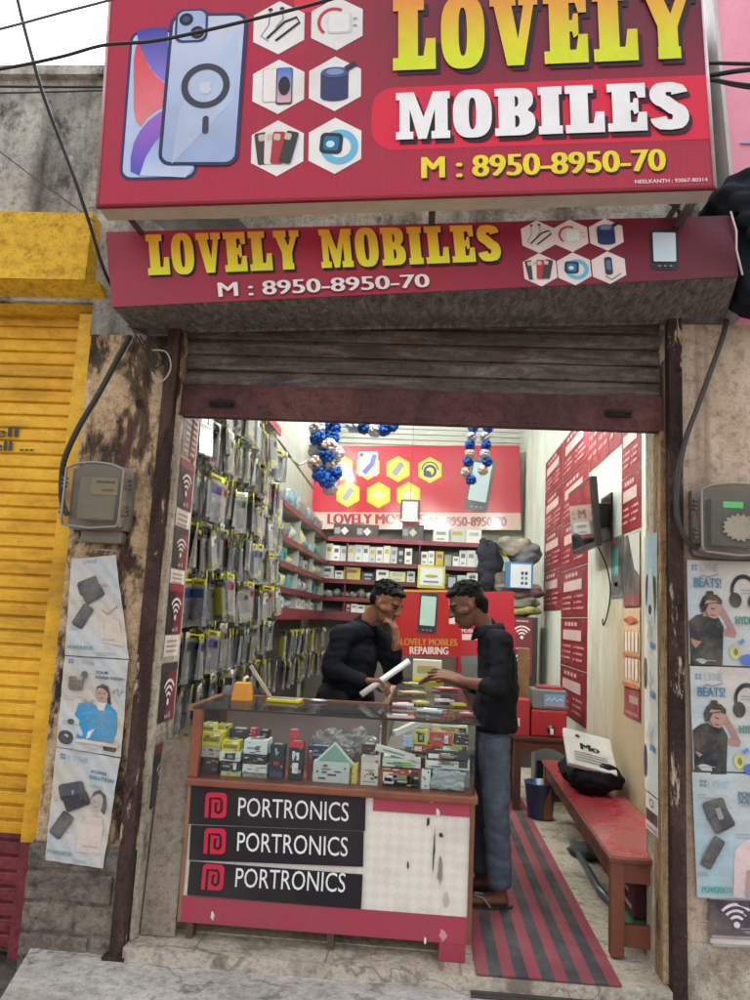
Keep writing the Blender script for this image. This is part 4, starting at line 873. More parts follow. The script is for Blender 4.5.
# posters on the right reveal (facing -x)
def qn(yfar, ynear, z0, z1, x):
    return (V((x, yfar, z0)), V((x, ynear, z0)), V((x, ynear, z1)), V((x, yfar, z1)))
XR = 1.0185
m = MB(); z1 = G(650, 535, 0, 1.014).z; z0 = G(650, 792, 0, 1.014).z
cv = Canvas(m, *qn(.275, .07, z0, z1, 1.0125), 1, 8, 'paper', .001); cv.rect(0, 0, 1, 8, lambda x, y: c('#a9c0c8') if y > 5.4 else c('#d7d5cf'), 2, 60); cv.k = 4
cv.ell(.25, 6.2, .14, .55, c('#3a3432')); cv.ell(.8, 6.1, .13, .55, c('#3a3432')); cv.poly([(.4, 6.9), (.65, 6.9), (.85, 5.2), (.2, 5.2)], c('#c7cfcd')); cv.ell(.5, 5.6, .12, .16, c('#3b3e2e'))
for yy, cl in ((3.6, '#39434a'), (.9, '#39434a')): cv.ell(.12, yy, .1, .5, c(cl))
for yy in (4.7, 3.2, 1.6): cv.line([(.3, yy), (.5, yy + .5), (.55, yy - .2), (.75, yy + .4)], .05, c('#a8958a'))
for yy in (4.4, 2.9, 1.3): cv.rect(.55, yy, .85, yy + .18, c('#4f88ad'))
m.build('poster', label='long torn blue and white poster of hands down the right door reveal', cat='poster')
m = MB(); z1 = G(652, 795, 0, 1.014).z; z0 = G(652, 832, 0, 1.014).z; cv = Canvas(m, *qn(.26, .07, z0, z1, 1.0125), 1, 1.4, 'paper', .001); cv.rect(0, 0, 1, 1.4, c('#d8d2cb')); cv.k = 3; cv.rect(.05, .35, .95, .8, c('#4a1f2a')); cv.k = 4; cv.ring(.5, 1.1, .12, .17, c('#55504e'), 14); cv.rect(.1, .1, .9, .2, c('#c7848c'))
m.build('sticker', label='small dark red and white sticker low on the right door reveal', cat='sticker')
# ================================================================== interior: right wall prints
WX = 1.2485
def redposter(lbl, yf, yn, z0, z1, ratio):
    m = MB(); cv = Canvas(m, *qn(yf, yn, z0, z1, WX), 1, ratio, 'banner_vinyl', .001); cv.rect(0, 0, 1, ratio, c('#861c29')); cv.k = 2; r = ratio
    for a in (0, 1): cv.rect(0, r * a - (.012 if a else 0), 1, r * a + (0 if a else .012), c('#6f1722'))
    cv.k = 3; P = c('#d79a9c'); rr = random.Random(int(yf * 100 + z0 * 1000))
    for j in range(4): cv.rect(.18 + j * .13, .84 * r, .27 + j * .13, .92 * r, c('#e0aeb0'))
    cv.text('24', .82, .93 * r, .1, .03 * r, P, .02); cv.rect(.12, .55 * r, .82, .76 * r, c('#d9b9b6')); cv.k = 4
    for j in range(4): cv.rect(.17 + j * .16, .6 * r, .29 + j * .16, .71 * r, c('#ad6f70'))
    cv.k = 3
    for yy in (.4, .28, .16):
        for xx in (.06, .52): cv.ell(xx + .05, yy * r + .02 * r, .035, .02 * r, P, 8); cv.rect(xx + .12, yy * r, xx + rr.uniform(.28, .4), yy * r + .045 * r, c('#cf8d90'))
    m.build('poster', label=lbl, cat='poster', group='red service posters on the right wall')
yA, yB, yC = G(543.5, 600, 0, WX).y, G(561.5, 600, 0, WX).y, G(588, 600, 0, WX).y
ztop = G(543.5, 467, 0, WX).z; zb = G(543.5, 612, 0, WX).z; hh = (ztop - zb) / 4
ORD = ['topmost', 'second', 'third', 'fourth', 'fifth', 'sixth', 'seventh', 'eighth']
for k in range(4): redposter(ORD[k] + ' red service poster from the top in the far column on the right wall', yA, yB + .012, ztop - (k + 1) * hh + .008, ztop - k * hh, hh / (yA - yB))
zbB = G(588, 731, 0, WX).z; nB = max(1, round((ztop + hh * 0 - zbB) / hh)); hB = (ztop - zbB) / nB
for k in range(nB): redposter(ORD[k] + ' red service poster from the top in the long column behind the television', yB, yC + .012, ztop - (k + 1) * hB + .008, ztop - k * hB, hB / (yB - yC))
y2 = G(612, 500, 0, WX).y; y3 = G(622, 500, 0, WX).y; y4 = G(641.5, 500, 0, WX).y; wn = (yC - y3) / 3
zr = (G(573, 488, 0, WX).z + G(620, 444, 0, WX).z) / 2
for k in range(3): redposter(['far', 'middle', 'near'][k] + ' red service poster in the high row above the television', yC - k * wn, yC - (k + 1) * wn + .01, zr, zr + .62, .62 / wn)
zn0 = G(632, 532, 0, WX).z; zn1 = G(632, 418, 0, WX).z; hn = (zn1 - zn0) / 2
for k in range(2): redposter(['upper', 'lower'][k] + ' red service poster near the door above the hanging brochure', y3, y4, zn1 - (k + 1) * hn + .008, zn1 - k * hn, hn / (y3 - y4))
def wallprint(lbl, px0, px1, py0, py1, fn, name='poster', W=1.0, mat='paper'):
    m = MB(); a = G(px0, (py0 + py1) / 2, 0, WX).y; b_ = G(px1, (py0 + py1) / 2, 0, WX).y; z1 = G(px1, py0, 0, WX).z; z0 = G(px1, py1, 0, WX).z; H = (z1 - z0) / (a - b_)
    cv = Canvas(m, *qn(a, b_, z0, z1, WX - .004), 1, H, mat, .0015); fn(cv, H); m.build(name, label=lbl, cat='poster')
def f1(cv, H):
    cv.rect(0, 0, 1, H, c('#4a6f72')); cv.k = 3; cv.rect(.1, H * .4, .6, H * .8, c('#4fa79c')); cv.ell(.3, H * .93, .28, H * .05, c('#9b2b3a')); cv.rect(.1, .05 * H, .8, .35 * H, c('#2f3338')); cv.k = 5; cv.rect(.3, .18 * H, .6, .25 * H, c('#b39b3a')); cv.rect(.68, .1, .95, H * .95, c('#2a2528'))
wallprint('teal and black brochure strip hanging on the right wall near the door', 612, 624, 534, 597, f1)
def f2(cv, H):
    cv.rect(0, 0, 1, H, c('#473b3d')); cv.k = 3; cv.poly([(.3, H), (1, H * .98), (1, .4 * H), (.7, .5 * H)], c('#b9b9b0')); cv.rect(0, 0, 1, H * .16, c('#7a2530')); cv.poly([(.1, H * .2), (.5, H * .3), (.4, H * .9), (.15, H * .8)], c('#2b2b30'))
wallprint('dark torn magazine poster beside the brochure strip near the door', 624.5, 641, 530, 606, f2)
def f3(cv, H):
    cv.rect(0, 0, 1, H, c('#d9b48c')); cv.k = 3
    for j in range(4): cv.rect(.08 + j * .24, .1 * H, .2 + j * .24, .36 * H, c('#efe6d8')); cv.rect(.08 + j * .24, .45 * H, .2 + j * .24, .70 * H, c('#efe6d8')); cv.rect(.03 + j * .24, .08 * H, .06 + j * .24, .72 * H, c('#c65a2a'))
    cv.ell(.5, .85 * H, .3, .05 * H, c('#cf4a24')); cv.line([(.1, .85 * H), (.9, .85 * H)], .06, c('#b83d20')); cv.rect(0, .39 * H, 1, .42 * H, c('#cf6a30')); cv.rect(0, 0, 1, .05 * H, c('#cf6a30'))
wallprint('orange and cream poster of slim items on the right wall near the door', 625, 641, 608, 690, f3)
wallprint('small maroon notice below the orange poster on the right wall', 625, 641, 691, 722, lambda cv, H: (cv.rect(0, 0, 1, H, c('#8e2c38')), cv.rect(.35, .5 * H, .9, .75 * H, c('#b09078')), cv.rect(.1, .1 * H, .9, .2 * H, c('#b8696e'))))
# television
tv = thing('television', 'black wall-mounted flat television tilted on its bracket over the bench', 'television', (1.1, 2.0, 1.9))
yn_, yf_ = 1.66, 2.46
b = MB(); b.hexa([(1.085, yn_, 1.925), (1.125, yn_, 1.925), (1.125, yf_, 1.935), (1.085, yf_, 1.935), (1.045, yn_, 2.385), (1.09, yn_, 2.385), (1.09, yf_, 2.395), (1.045, yf_, 2.395)], c('#1b1c20'), 'plastic', .006); b.build('casing', tv)
m = MB(); cv = Canvas(m, V((1.0835, yf_ - .03, 1.965)), V((1.0835, yn_ + .02, 1.955)), V((1.0455, yn_ + .02, 2.365)), V((1.0455, yf_ - .03, 2.375)), 1, .6, 'glossy_black', .0015); cv.rect(0, 0, 1, .6, c('#101114')); m.build('screen', tv)
b = MB(); b.box((1.11, 1.95, 2.1), (1.249, 2.15, 2.25), c('#25262a'), 'metal'); b.box((1.235, 1.9, 2.0), (1.2495, 2.2, 2.32), c('#25262a'), 'metal'); b.build('bracket', tv)
cable('thin black cord dangling below the television on the right wall', [V((1.13, 1.8, 1.93)), V((1.2, 1.85, 1.8)), V((1.235, 1.9, 1.65)), V((1.24, 2.0, 1.5)), V((1.235, 2.1, 1.42)), V((1.24, 2.15, 1.46))], .005, cat='cord', name='cord')
# ---- back wall banner
m = MB(); cv = PCanvas.make(m, (311, 529), (521, 530), (312, 446), 1, 6.62, 'gloss_banner'); cv.backing(.01, c('#b8344a'), 'paint')
W, H = cv.W, cv.H; cv.rect(0, 0, W, H, c('#b52a3e')); cv.k = 2; x, y = cv.i(312, 529); x1, y1 = cv.i(520, 513); cv.rect(0, 0, W, y1, c('#d3b9ac'))
cv.k = 4; cv.T('LOVELY MOBILES', (328, 524), (424, 514), c('#9c2a38'), .05); cv.T('M : 8950-8950-70', (430, 526), (506, 517), c('#8e3a44'), .04)
r = cv.i(341, 455)[1] - cv.i(341, 468)[1]
for px, py in ((341, 467.5), (368, 467), (398, 469), (430, 470), (348, 494), (378.6, 495), (408.5, 495)):
    x, y = cv.i(px, py); cv.k = 4; cv.hexg(x, y, r, c('#c9c23c')); cv.k = 5; cv.hexg(x, y, r * .8, c('#ddd55a'))
x, y = cv.i(368, 464); cv.k = 7; cv.rrect(x, y, r * 1.5, r * 1.9, r * .15, c('#b8b4cc')); cv.k = 8; cv.line([(x - r * .3, y - r * .7), (x + r * .3, y), (x + r * .5, y + r * .7)], r * .35, c('#5a5fa6')); cv.ell(x - r * .5, y + r * .7, r * .15, r * .15, c('#2a2a33'))
for px, py in ((341, 467.5), (398, 469), (348, 494)): x, y = cv.i(px, py); cv.k = 7; cv.rrect(x, y, r * .45, r * 1.1, r * .1, c('#8f96a3'), -35)
x, y = cv.i(430, 470); cv.ring(x, y - r * .1, r * .3, r * .5, c('#2f3d66'), 16); cv.ell(x - r * .2, y - r * .3, r * .3, r * .25, c('#2f3d66')); cv.ring(x, y, r * .55, r * .65, c('#2f3d66'), 12, 0, 180)
x, y = cv.i(378.6, 495); cv.ell(x, y, r * .5, r * .3, c('#efe8a0')); x, y = cv.i(408.5, 495); cv.rrect(x, y, r * .7, r * .5, r * .1, c('#f0eccf'))
x, y = cv.i(480, 485); cv.k = 5; plainphone(cv, x, y, r * 1.7, r * 4.0, -10, '#54545c', '#bdd0d6')
m.build('banner', label='wide glossy red banner with yellow hexagons across the back wall', cat='banner')
# ---- shelves
ZS = {}
YF = 6.28
for k, py in (('a', 540), ('b', 564), ('c', 582), ('d', 600), ('e', 615)): ZS[k] = G(400, py, 1, YF).z
ru = thing('shelf_unit', 'maroon edged wall shelves crammed with small boxes across the back wall', 'shelves', (-.3, 6.6, 0))
x0s, x1s = -1.50, .75
for k in 'abcde':
    b = MB(); th = .05 if k != 'e' else .10; b.box((x0s, YF + .012, ZS[k] - .035), (x1s, 6.60, ZS[k]), c('#b7a9a0'), 'shelf'); b.build('shelf_board', ru)
    b = MB(); b.box((x0s, YF - .008, ZS[k] - th), (x1s, YF + .010, ZS[k] + .004), c('#8e2b3c') if k == 'a' else c('#6b1f2c'), 'shelf'); b.build('edge_strip', ru)
for x in (-1.02, -.1, .74):
    b = MB(); b.box((x - .01, YF + .011, ZS['e']), (x + .01, 6.60, ZS['a'] - .036), c('#5f2430'), 'shelf'); b.build('divider', ru)
b = MB(); b.box((x0s, 6.585, .1), (x1s, 6.61, ZS['a'] - .02), c('#6c6661'), 'shelf'); b.build('back_panel', ru)
lu = thing('shelf_unit', 'maroon edged shelves running along the left wall toward the back corner', 'shelves', (-1.45, 5, 0))
LX = -1.27
for k in 'abcde':
    b = MB(); b.box((-1.545, 3.2, ZS[k] - .035), (LX - .012, 6.26, ZS[k]), c('#b7a9a0'), 'shelf'); b.build('shelf_board', lu)
    b = MB(); b.box((LX - .010, 3.2, ZS[k] - (.05 if k != 'e' else .1)), (LX + .006, 6.255, ZS[k] + .004), c('#7c2535'), 'shelf'); b.build('edge_strip', lu)
for y in (3.2, 4.2, 5.2, 6.2):
    b = MB(); b.box((-1.545, y, ZS['e']), (LX - .012, y + .02, ZS['a'] - .036), c('#b6bdb4'), 'shelf'); b.build('divider', lu)
WH = ['#e4e4dd', '#d5dad6', '#dfe3df', '#c9d2cf', '#efefe8']
ALT = ['#33343a', '#4c5458', '#c8b04a', '#9aa4a0', '#7c2c34', '#b7c4c0', '#3a4c66', '#d8cf9a']
rr = random.Random(11); cnt = {}
def smallbox(x, y, z, w, d, h, col, rowname, i, hint):
    m = MB(); m.box((x, y, z + .001), (x + w, y + d, z + h), c(col), 'cardboard')
    dark = '#3a3a3e' if hint else '#a85a5a'
    m.box((x + w * .2, y - .0012, z + h * .55), (x + w * .8, y, z + h * .8), c(rr.choice(['#55585c', '#8a9298', '#7a5a5a', '#b8a23a', '#a6b4ba'])), 'print')
    if rr.random() < .5: m.box((x + w * .25, y - .0012, z + h * .15), (x + w * .7, y, z + h * .3), c('#9aa0a4'), 'print')
    nm = {'#e4e4dd': 'white', '#d5dad6': 'white', '#dfe3df': 'white', '#c9d2cf': 'pale grey', '#efefe8': 'white', '#33343a': 'black', '#4c5458': 'dark grey', '#c8b04a': 'yellow', '#9aa4a0': 'grey', '#7c2c34': 'dark red', '#b7c4c0': 'pale green', '#3a4c66': 'navy', '#d8cf9a': 'cream'}[col]
    m.build('phone_box', label='%s box, number %d from left, %s' % (nm, i, rowname), cat='box', group='small boxes on the back wall shelves')
def fillrow(z, hgap, x0, x1, wr, hr, rowname, white=.8, tight=False):
    x = x0; i = 1
    while x < x1 - wr[0]:
        w = min(rr.uniform(*wr), x1 - x); h = min(rr.uniform(*hr), hgap - .012); col = rr.choice(WH) if rr.random() < white else rr.choice(ALT)
        y = YF + .02 + rr.uniform(0, .03); smallbox(x, y, z, w - .006, .12, h, col, rowname, i, 0); i += 1
        x += w + (0 if tight else rr.choice([0, 0, .01]))
ga = ZS['a'] - ZS['b'] - .05; gb = ZS['b'] - ZS['c'] - .05; gc = ZS['c'] - ZS['d'] - .05; gd = ZS['d'] - ZS['e'] - .05
fillrow(ZS['b'], ga, -1.48, -.12, (.085, .10), (ga * .78, ga * .9), 'second back shelf, left bay', .97, True)
fillrow(ZS['b'], ga, -.08, .7, (.08, .13), (ga * .5, ga * .9), 'second back shelf, right bay', .65)
fillrow(ZS['c'], gb, -1.48, -.12, (.10, .26), (gb * .6, gb * .95), 'third back shelf, left bay', .7)
fillrow(ZS['c'], gb, -.08, .7, (.08, .16), (gb * .6, gb * .95), 'third back shelf, right bay', .7)
fillrow(ZS['e'], gd, -1.0, -.12, (.07, .10), (gd * .7, gd * .95), 'lowest back shelf', .45, True)
fillrow(ZS['a'], .3, .06, .72, (.17, .21), (.15, .18), 'open top back shelf', 1, True)
for j, (px0, px1) in enumerate(((333, 379), (402, 424))):
    m = MB(); A = G(px0, 538, 1, YF + .05); B = G(px1, 525, 1, YF + .05); m.box((A.x, YF + .05, ZS['a'] + .001), (B.x, YF + .12, B.z), c('#3a2526'), 'plastic', .006)
    n = 2 if j == 0 else 1
    for q in range(n):
        xx = lin(A.x, B.x, (q + .5) / n); zz = (ZS['a'] + B.z) / 2; m.cbox((xx, YF + .047, zz), (.075, .003, .075), c('#e0dccb'), 'print', (0, .785, 0)); m.box((xx - .13, YF + .0465, zz - .04), (xx - .06, YF + .049, zz + .04), c('#8a9299'), 'print')
    m.build('display_case', label=['long dark case with two white diamond cards on the top shelf', 'short dark case with one white diamond card on the top shelf'][j], cat='case')
# bags of accessories piled on the fourth back shelf
for i in range(12):
    x = -1.44 + i * .105; m = MB(); h = rr.uniform(gc * .45, gc * .85)
    m.ball((x, YF + .10, ZS['d'] + h * .5), (.066, .07, h * .5), c(rr.choice(['#b9bdb6', '#8f968f', '#d2d4cb', '#6b706c', '#a8b0a4'])), 'clear_bag', 8, .18)
    m.cbox((x, YF + .055, ZS['d'] + h * .5), (.07, .004, h * .4), c(rr.choice(['#e0e2db', '#3d4140', '#c8cbbd'])), 'print', (0, rr.uniform(-.9, .9), 0))
    m.build('packet', label='crumpled clear packet, number %d from the left on the fourth back shelf' % (i + 1), cat='packet', group='crumpled packets on the fourth back shelf')
# bags and bottles on the left shelves
it = 0
LR = random.Random(21)
for k, nm in (('a', 'top'), ('b', 'second'), ('c', 'third'), ('d', 'fourth'), ('e', 'lowest')):
    for j in range(9):
        y = 3.35 + j * .32; m = MB(); it += 1; kind = LR.choice(['bag', 'box', 'box', 'bag'])
        hgt = LR.uniform(.6, .95) * (.17 if k == 'a' else {'b': ga, 'c': gb, 'd': gc, 'e': gd}[k]) * (1.5 if k == 'a' else 1)
        colr = LR.choice(['#e3e8e4', '#6fb0bd', '#c9cfca', '#d5d9a0', '#9fb9c9', '#7d8387', '#e9e9e4', '#4fa8a8'] if k != 'a' else ['#8f9298', '#6f9aa8', '#b9ad8c', '#7f868c'])
        nmc = {'#e3e8e4': 'white', '#6fb0bd': 'light blue', '#c9cfca': 'pale grey', '#d5d9a0': 'pale yellow', '#9fb9c9': 'pale blue', '#7d8387': 'grey', '#e9e9e4': 'off-white', '#4fa8a8': 'teal', '#8f9298': 'grey', '#6f9aa8': 'blue-grey', '#b9ad8c': 'tan', '#7f868c': 'slate'}[colr]
        if kind == 'bag' or k == 'a':
            m.ball((LX - .13, y, ZS[k] + hgt * .5), (.11, .13, hgt * .5), c(colr), 'clear_bag', 10, .16); m.build('plastic_bag', label='%s crumpled bag, number %d toward the back on the %s left shelf' % (nmc, j + 1, nm), cat='bag', group='goods on the left wall shelves')
        else:
            m.box((LX - .2, y - .1, ZS[k] + .001), (LX - .05, y + .1, ZS[k] + hgt), c(colr), 'cardboard', .004); m.box((LX - .05, y - .06, ZS[k] + hgt * .3), (LX - .0485, y + .05, ZS[k] + hgt * .7), c(LR.choice(['#3b3e44', '#88a0a8', '#c8c8bf'])), 'print')
            m.build('carton', label='%s carton, number %d toward the back on the %s left shelf' % (nmc, j + 1, nm), cat='carton', group='goods on the left wall shelves')
# ---- mirror (blank code board), certificate
m = MB(); A = G(400, 522, 1, 6.2); B = G(420, 500, 1, 6.2); m.box((A.x, 6.2, A.z), (B.x, 6.225, B.z), c('#5d3a3a'), 'wood', .01); m.box((A.x + .025, 6.193, A.z + .025), (B.x - .025, 6.1995, B.z - .025), c('#c9d3cd'), 'print'); 
fr = m.build('framed_board', label='small square board in a dark frame hanging before the back banner', cat='board')
b = MB(); b.tube([((A.x + B.x) / 2, 6.21, B.z), ((A.x + B.x) / 2, 6.21, B.z + 1.0), ((A.x + B.x) / 2, 6.21, 4.299)], .003, 5, c('#6b6b6b'), 'metal'); b.build('hanging_wire', fr)
m = MB(); A = G(417, 587, 1, 6.0); B = G(446, 565, 1, 6.0); m.box((A.x, 6.2, A.z), (B.x, 6.225, B.z), c('#d2cf52'), 'paint', .006); m.box((A.x + .03, 6.195, A.z + .035), (B.x - .03, 6.1995, B.z - .03), c('#dde3e2'), 'print')
m.box((A.x + .07, 6.19, A.z + .07), (B.x - .08, 6.1945, A.z + .09), c('#7d6f8f'), 'print'); m.ball(((A.x + B.x) / 2, 6.192, (A.z + B.z) / 2 + .01), (.08, .003, .02), c('#b5a04c'), 'print'); m.build('certificate', label='certificate in a bright yellow frame on the back shelves', cat='certificate')
m = MB(); A = G(447, 588, 1, 6.0); B = G(458, 575, 1, 6.0); m.box((A.x, 6.2, A.z), (B.x, 6.215, B.z), c('#2c2d33'), 'plastic', .004); m.box((A.x + .02, 6.195, A.z + .02), (B.x - .02, 6.1995, B.z - .02), c('#aab0b6'), 'print'); m.build('framed_picture', label='small black framed picture beside the yellow certificate', cat='picture')
# ---- hanging phone-case packets on the left wall
CASE = [('dark grey', '#4c5056'), ('clear', '#b4bab4'), ('black', '#22242a'), ('navy', '#34406a'), ('smoky brown', '#6a6258'), ('maroon', '#8a3048'), ('grey', '#8b9094'), ('dark green', '#44584e')]
HEAD = [('yellow', '#d2cc1e'), ('yellow', '#c4c028'), ('white', '#dfe1d8'), ('black', '#2b2c30'), ('yellow', '#dcd628')]
protos = []
for i in range(14):
    cn, cc = CASE[i % 8]; hn, hc = HEAD[(i * 3 + i // 5) % 5]
    p = thing('phone_case_packet', 'x', 'phone case', (0, 0, 0)); lb = '%s phone case under a %s header card' % (cn, hn)
    m = MB(); w = .054; m.box((-.0022, -w, -.044), (.0022, w, -.006), c(hc), 'print'); m.box((-.0022, -w * .8, -.030), (.0022, w * .5, -.016), c('#2a2a24' if hn == 'yellow' else '#c9c23a'), 'print'); m.build('header_card', p)
    m = MB()
    o2 = []
    for sx, sz, a0 in ((1, 1, 0), (-1, 1, 90), (-1, -1, 180), (1, -1, 270)):
        o2 += [(sx * (.034) + .010 * math.cos(math.radians(a0 + t)), -.122 + sz * .062 + .010 * math.sin(math.radians(a0 + t))) for t in (0, 45, 90)]
    m.prism(o2, -.005, .005, 0, c(cc), 'plastic'); m.box((.005, .008, -.085), (.0075, .032, -.06), c('#101114'), 'plastic')
    if i % 3 == 0: m.box((-.0064, -.0448, -.200), (.0064, .0448, -.170), c('#c9c330'), 'print')
    m.build('phone_case', p)
    if i in (0, 2, 5, 7, 9, 12): m = MB(); m.box((-.0088, -.046, -.21), (-.0070, .046, -.05), c('#cfc828' if i != 7 else '#e0e0da'), 'print'); m.build('backing_card', p)
    m = MB(); s_ = .010; m.hexa([(-s_, -w, -.222), (s_, -w, -.222), (s_, w, -.222), (-s_, w, -.222), (-.0026, -w, -.03), (.0026, -w, -.03), (.0026, w, -.03), (-.0026, w, -.03)], (.9, .9, .9), 'clear_plastic'); m.build('sleeve', p)
    protos.append([p, lb, False])
rk = thing('display_rack', 'dark pegboard rack of long hooks covering the left wall of the shop', 'rack', (-1.53, 1.8, 0))
b = MB(); b.box((-1.549, .36, .62), (-1.53, 3.15, 2.9), c('#35332f'), 'shelf'); b.build('pegboard', rk)
b = MB(); b.box((-1.549, 3.15, .35), (-1.53, 6.2, ZS['e'] - .12), c('#4c4a46'), 'shelf'); b.build('lower_pegboard', rk)
pr_ = random.Random(4); rows = [2.70, 2.42, 2.14, 1.86, 1.58, 1.30, 1.02]
cols = [.47 + .212 * k for k in range(12)]
n_p = 0; place = []
for ri, z in enumerate(rows):
    for ci, y in enumerate(cols): place.append((ri, ci, z + pr_.uniform(-.035, .035), y + pr_.uniform(-.03, .03), 4 if ci < 5 else 3 if ci < 8 else 2, 'near'))
for ri, z in ((5, 1.24), (6, .98)):
    for ci, y in enumerate((3.4, 3.8, 4.2, 4.65, 5.1, 5.6)): place.append((ri, ci, z, y, 3, 'far'))
RN = ['top', 'second', 'third', 'fourth', 'fifth', 'sixth', 'bottom']; CN = ['first', 'second', 'third', 'fourth', 'fifth', 'sixth', 'seventh', 'eighth', 'ninth', 'tenth', 'eleventh', 'twelfth']
for ri, ci, z, y, n, w_ in place:
    b = MB(); xt = (-1.15 if ci < 8 or w_ == 'far' else -1.2) + pr_.uniform(-.03, .012)
    b.tube([(-1.53, y, z - .008), (xt, y, z - .008), (xt + .012, y, z + .012)], .0025, 5, c('#8b8d90'), 'metal'); b.build('hook', rk)
    base = pr_.randrange(14)
    for j in range(n):
        pi = (base + pr_.choice([0, 0, 1, 3, 5])) % 14; P_, lb, used = protos[pi]; n_p += 1
        x = xt - .012 - j * pr_.uniform(.036, .055); rz = pr_.gauss(.12, .26)
        lab = lb + ', %s row, %s hook from the door' % (RN[ri], CN[ci]) if w_ == 'near' else lb + ', far left rack, %s row, %s hook' % (['upper', 'lower'][ri - 5], CN[ci])
        if not used: P_.location = (x, y, z); P_.rotation_euler = (pr_.gauss(0, .03), 0, rz); P_.scale = (1.3, 1.15, 1.15); P_['label'] = lab; P_['group'] = 'phone case packets hanging on the left wall rack'; protos[pi][2] = True
        else:
            r = copy_tree(P_, (x, y, z), rz, lab, 'phone case packets hanging on the left wall rack'); r.rotation_euler = (pr_.gauss(0, .09), pr_.gauss(0, .05), rz); r.scale = (1.3, pr_.uniform(1.05, 1.2), pr_.uniform(1.02, 1.2))
for P_, lb, used in protos:
    if not used:
        for ch in list(P_.children): bpy.data.objects.remove(ch)
        bpy.data.objects.remove(P_)
# high shelf at top left with rod
b = MB(); A = G(262, 438, 1, 2.2); b.box((-1.548, 1.75, 2.78), (-1.2, 2.45, 2.80), c('#b98f92'), 'shelf'); b.box((-1.2, 1.75, 2.76), (-1.185, 2.45, 2.82), c('#a8435a'), 'shelf'); b.build('high_shelf', label='short pale shelf with a pink edge high on the left wall', cat='shelf')
b = MB(); b.tube([G(277, 438, 1, 3.4), G(295, 463, 1, 4.2), G(313, 488, 1, 5.4)], .012, 6, c('#7e7a70'), 'metal'); b.tube([G(283, 452, 1, 3.9), G(299, 465, 1, 4.1), G(306, 462, 1, 4.3)], .01, 6, c('#b9b4a8'), 'metal'); b.build('conduit', label='slanting grey conduit on the white part of the left wall', cat='conduit')
# ================================================================== the glass counter
ct = thing('shop_counter', 'glass topped shop counter with black banners on its worn cream front', 'counter', (-.4, .3, 0))
X0, X1, Y0, Y1, ZL, ZT = -1.0, .243, .07, .56, .665, .965
OR = c('#8a4a30')
b = MB(); b.box((X0 + .008, Y0, .075), (X1 - .008, Y1, ZL - .03), mat='laminate'); b.build('body', ct)
b = MB(); b.box((X0 - .012, Y0 - .035, ZL - .033), (X1 + .012, Y1 + .01, ZL), OR, 'wood', .008); b.build('ledge', ct)
m = MB(); cv = PCanvas.make(m, (183, 929), (468, 953), (188, 786), 1, Y0 - .002, 'paint')
def RD(x0, y0, x1, y1, col, **k): a = cv.i(x0, y1); d_ = cv.i(x1, y0); cv.rect(a[0], a[1], d_[0], d_[1], col, **k)
zz0 = .078; A0 = cv.i(400, 900); 
def wz(z): return (z - cv.A.z) / cv.v.z
m2 = MB(); m2.box((X0 + .004, Y0 - .006, .07), (X1 - .004, Y0 - .0005, .175), c('#a6374c'), 'paint'); m2.build('lower_band', ct)
m2 = MB(); m2.box((-.19, Y0 - .006, .575), (X1 - .02, Y0 - .0005, ZL - .034), c('#b23a50'), 'paint'); m2.build('upper_band', ct)
m2 = MB(); m2.box((X1 - .018, Y0 - .008, .07), (X1 + .002, Y0 + .01, ZL - .034), c('#7c4a34'), 'wood'); m2.build('corner_strip', ct); m2 = MB(); m2.box((X0 - .004, Y0 - .008, .07), (X0 + .012, Y0 + .01, ZL - .034), c('#9a6a50'), 'wood')
m2.build('corner_strip', ct)
for x in (X0 + .03, -.36, X1 - .13):
    m2 = MB(); w_ = .03 if x < .1 else .11; m2.box((x, Y0 + (.02 if x < .1 else -.004), -.003), (x + w_, Y0 + .08, .0745), c('#5b4636') if x < .1 else c('#a6374c'), 'wood'); m2.build('leg', ct)
for x in (X0 + .03, X1 - .08):
    m2 = MB(); m2.box((x, Y1 - .08, -.003), (x + .04, Y1 - .03, .0745), c('#5b4636'), 'wood'); m2.build('leg', ct)
# torn white scraps and dark glue marks
rr = random.Random(8)
for (px, py, w_, h_, col) in ((432, 800, 10, 5, '#e6e0d8'), (438, 812, 5, 8, '#e0d8cf'), (440, 870, 5, 26, '#8d8478'), (434, 850, 2, 40, '#3b3230'), (446, 900, 6, 16, '#b7aea2'), (443, 935, 8, 12, '#c98a92'), (425, 940, 3, 7, '#e6e0e0'), (213, 915, 4, 10, '#e3d3cf'), (428, 822, 3, 10, '#2b2423'), (441, 835, 5, 5, '#2b2423'), (408, 865, 2, 9, '#2b2423'), (393, 795, 14, 2, '#4a2028')):
    x, y = cv.i(px, py); s_ = .00437; pts = []
    for k in range(14): a = 2 * math.pi * k / 14; r = rr.uniform(.6, 1.15); pts.append((x + w_ * s_ / 2 * r * math.cos(a), y + h_ * s_ / 2 * r * math.sin(a)))
    m = MB(); cv.m = m; cv.k = 9; cv.poly(pts, c(col)); m.build('torn_scrap', ct)
bn = [((189, 824), (365, 831), (189, 784)), ((189, 860), (363, 867), (189, 825)), ((187, 895), (361, 909), (187, 861))]
txt = [((238, 816), (349, 800)), ((237, 851), (348, 837)), ((235, 887), (346, 873))]; lg = [(216, 805), (215, 841), (213, 877)]
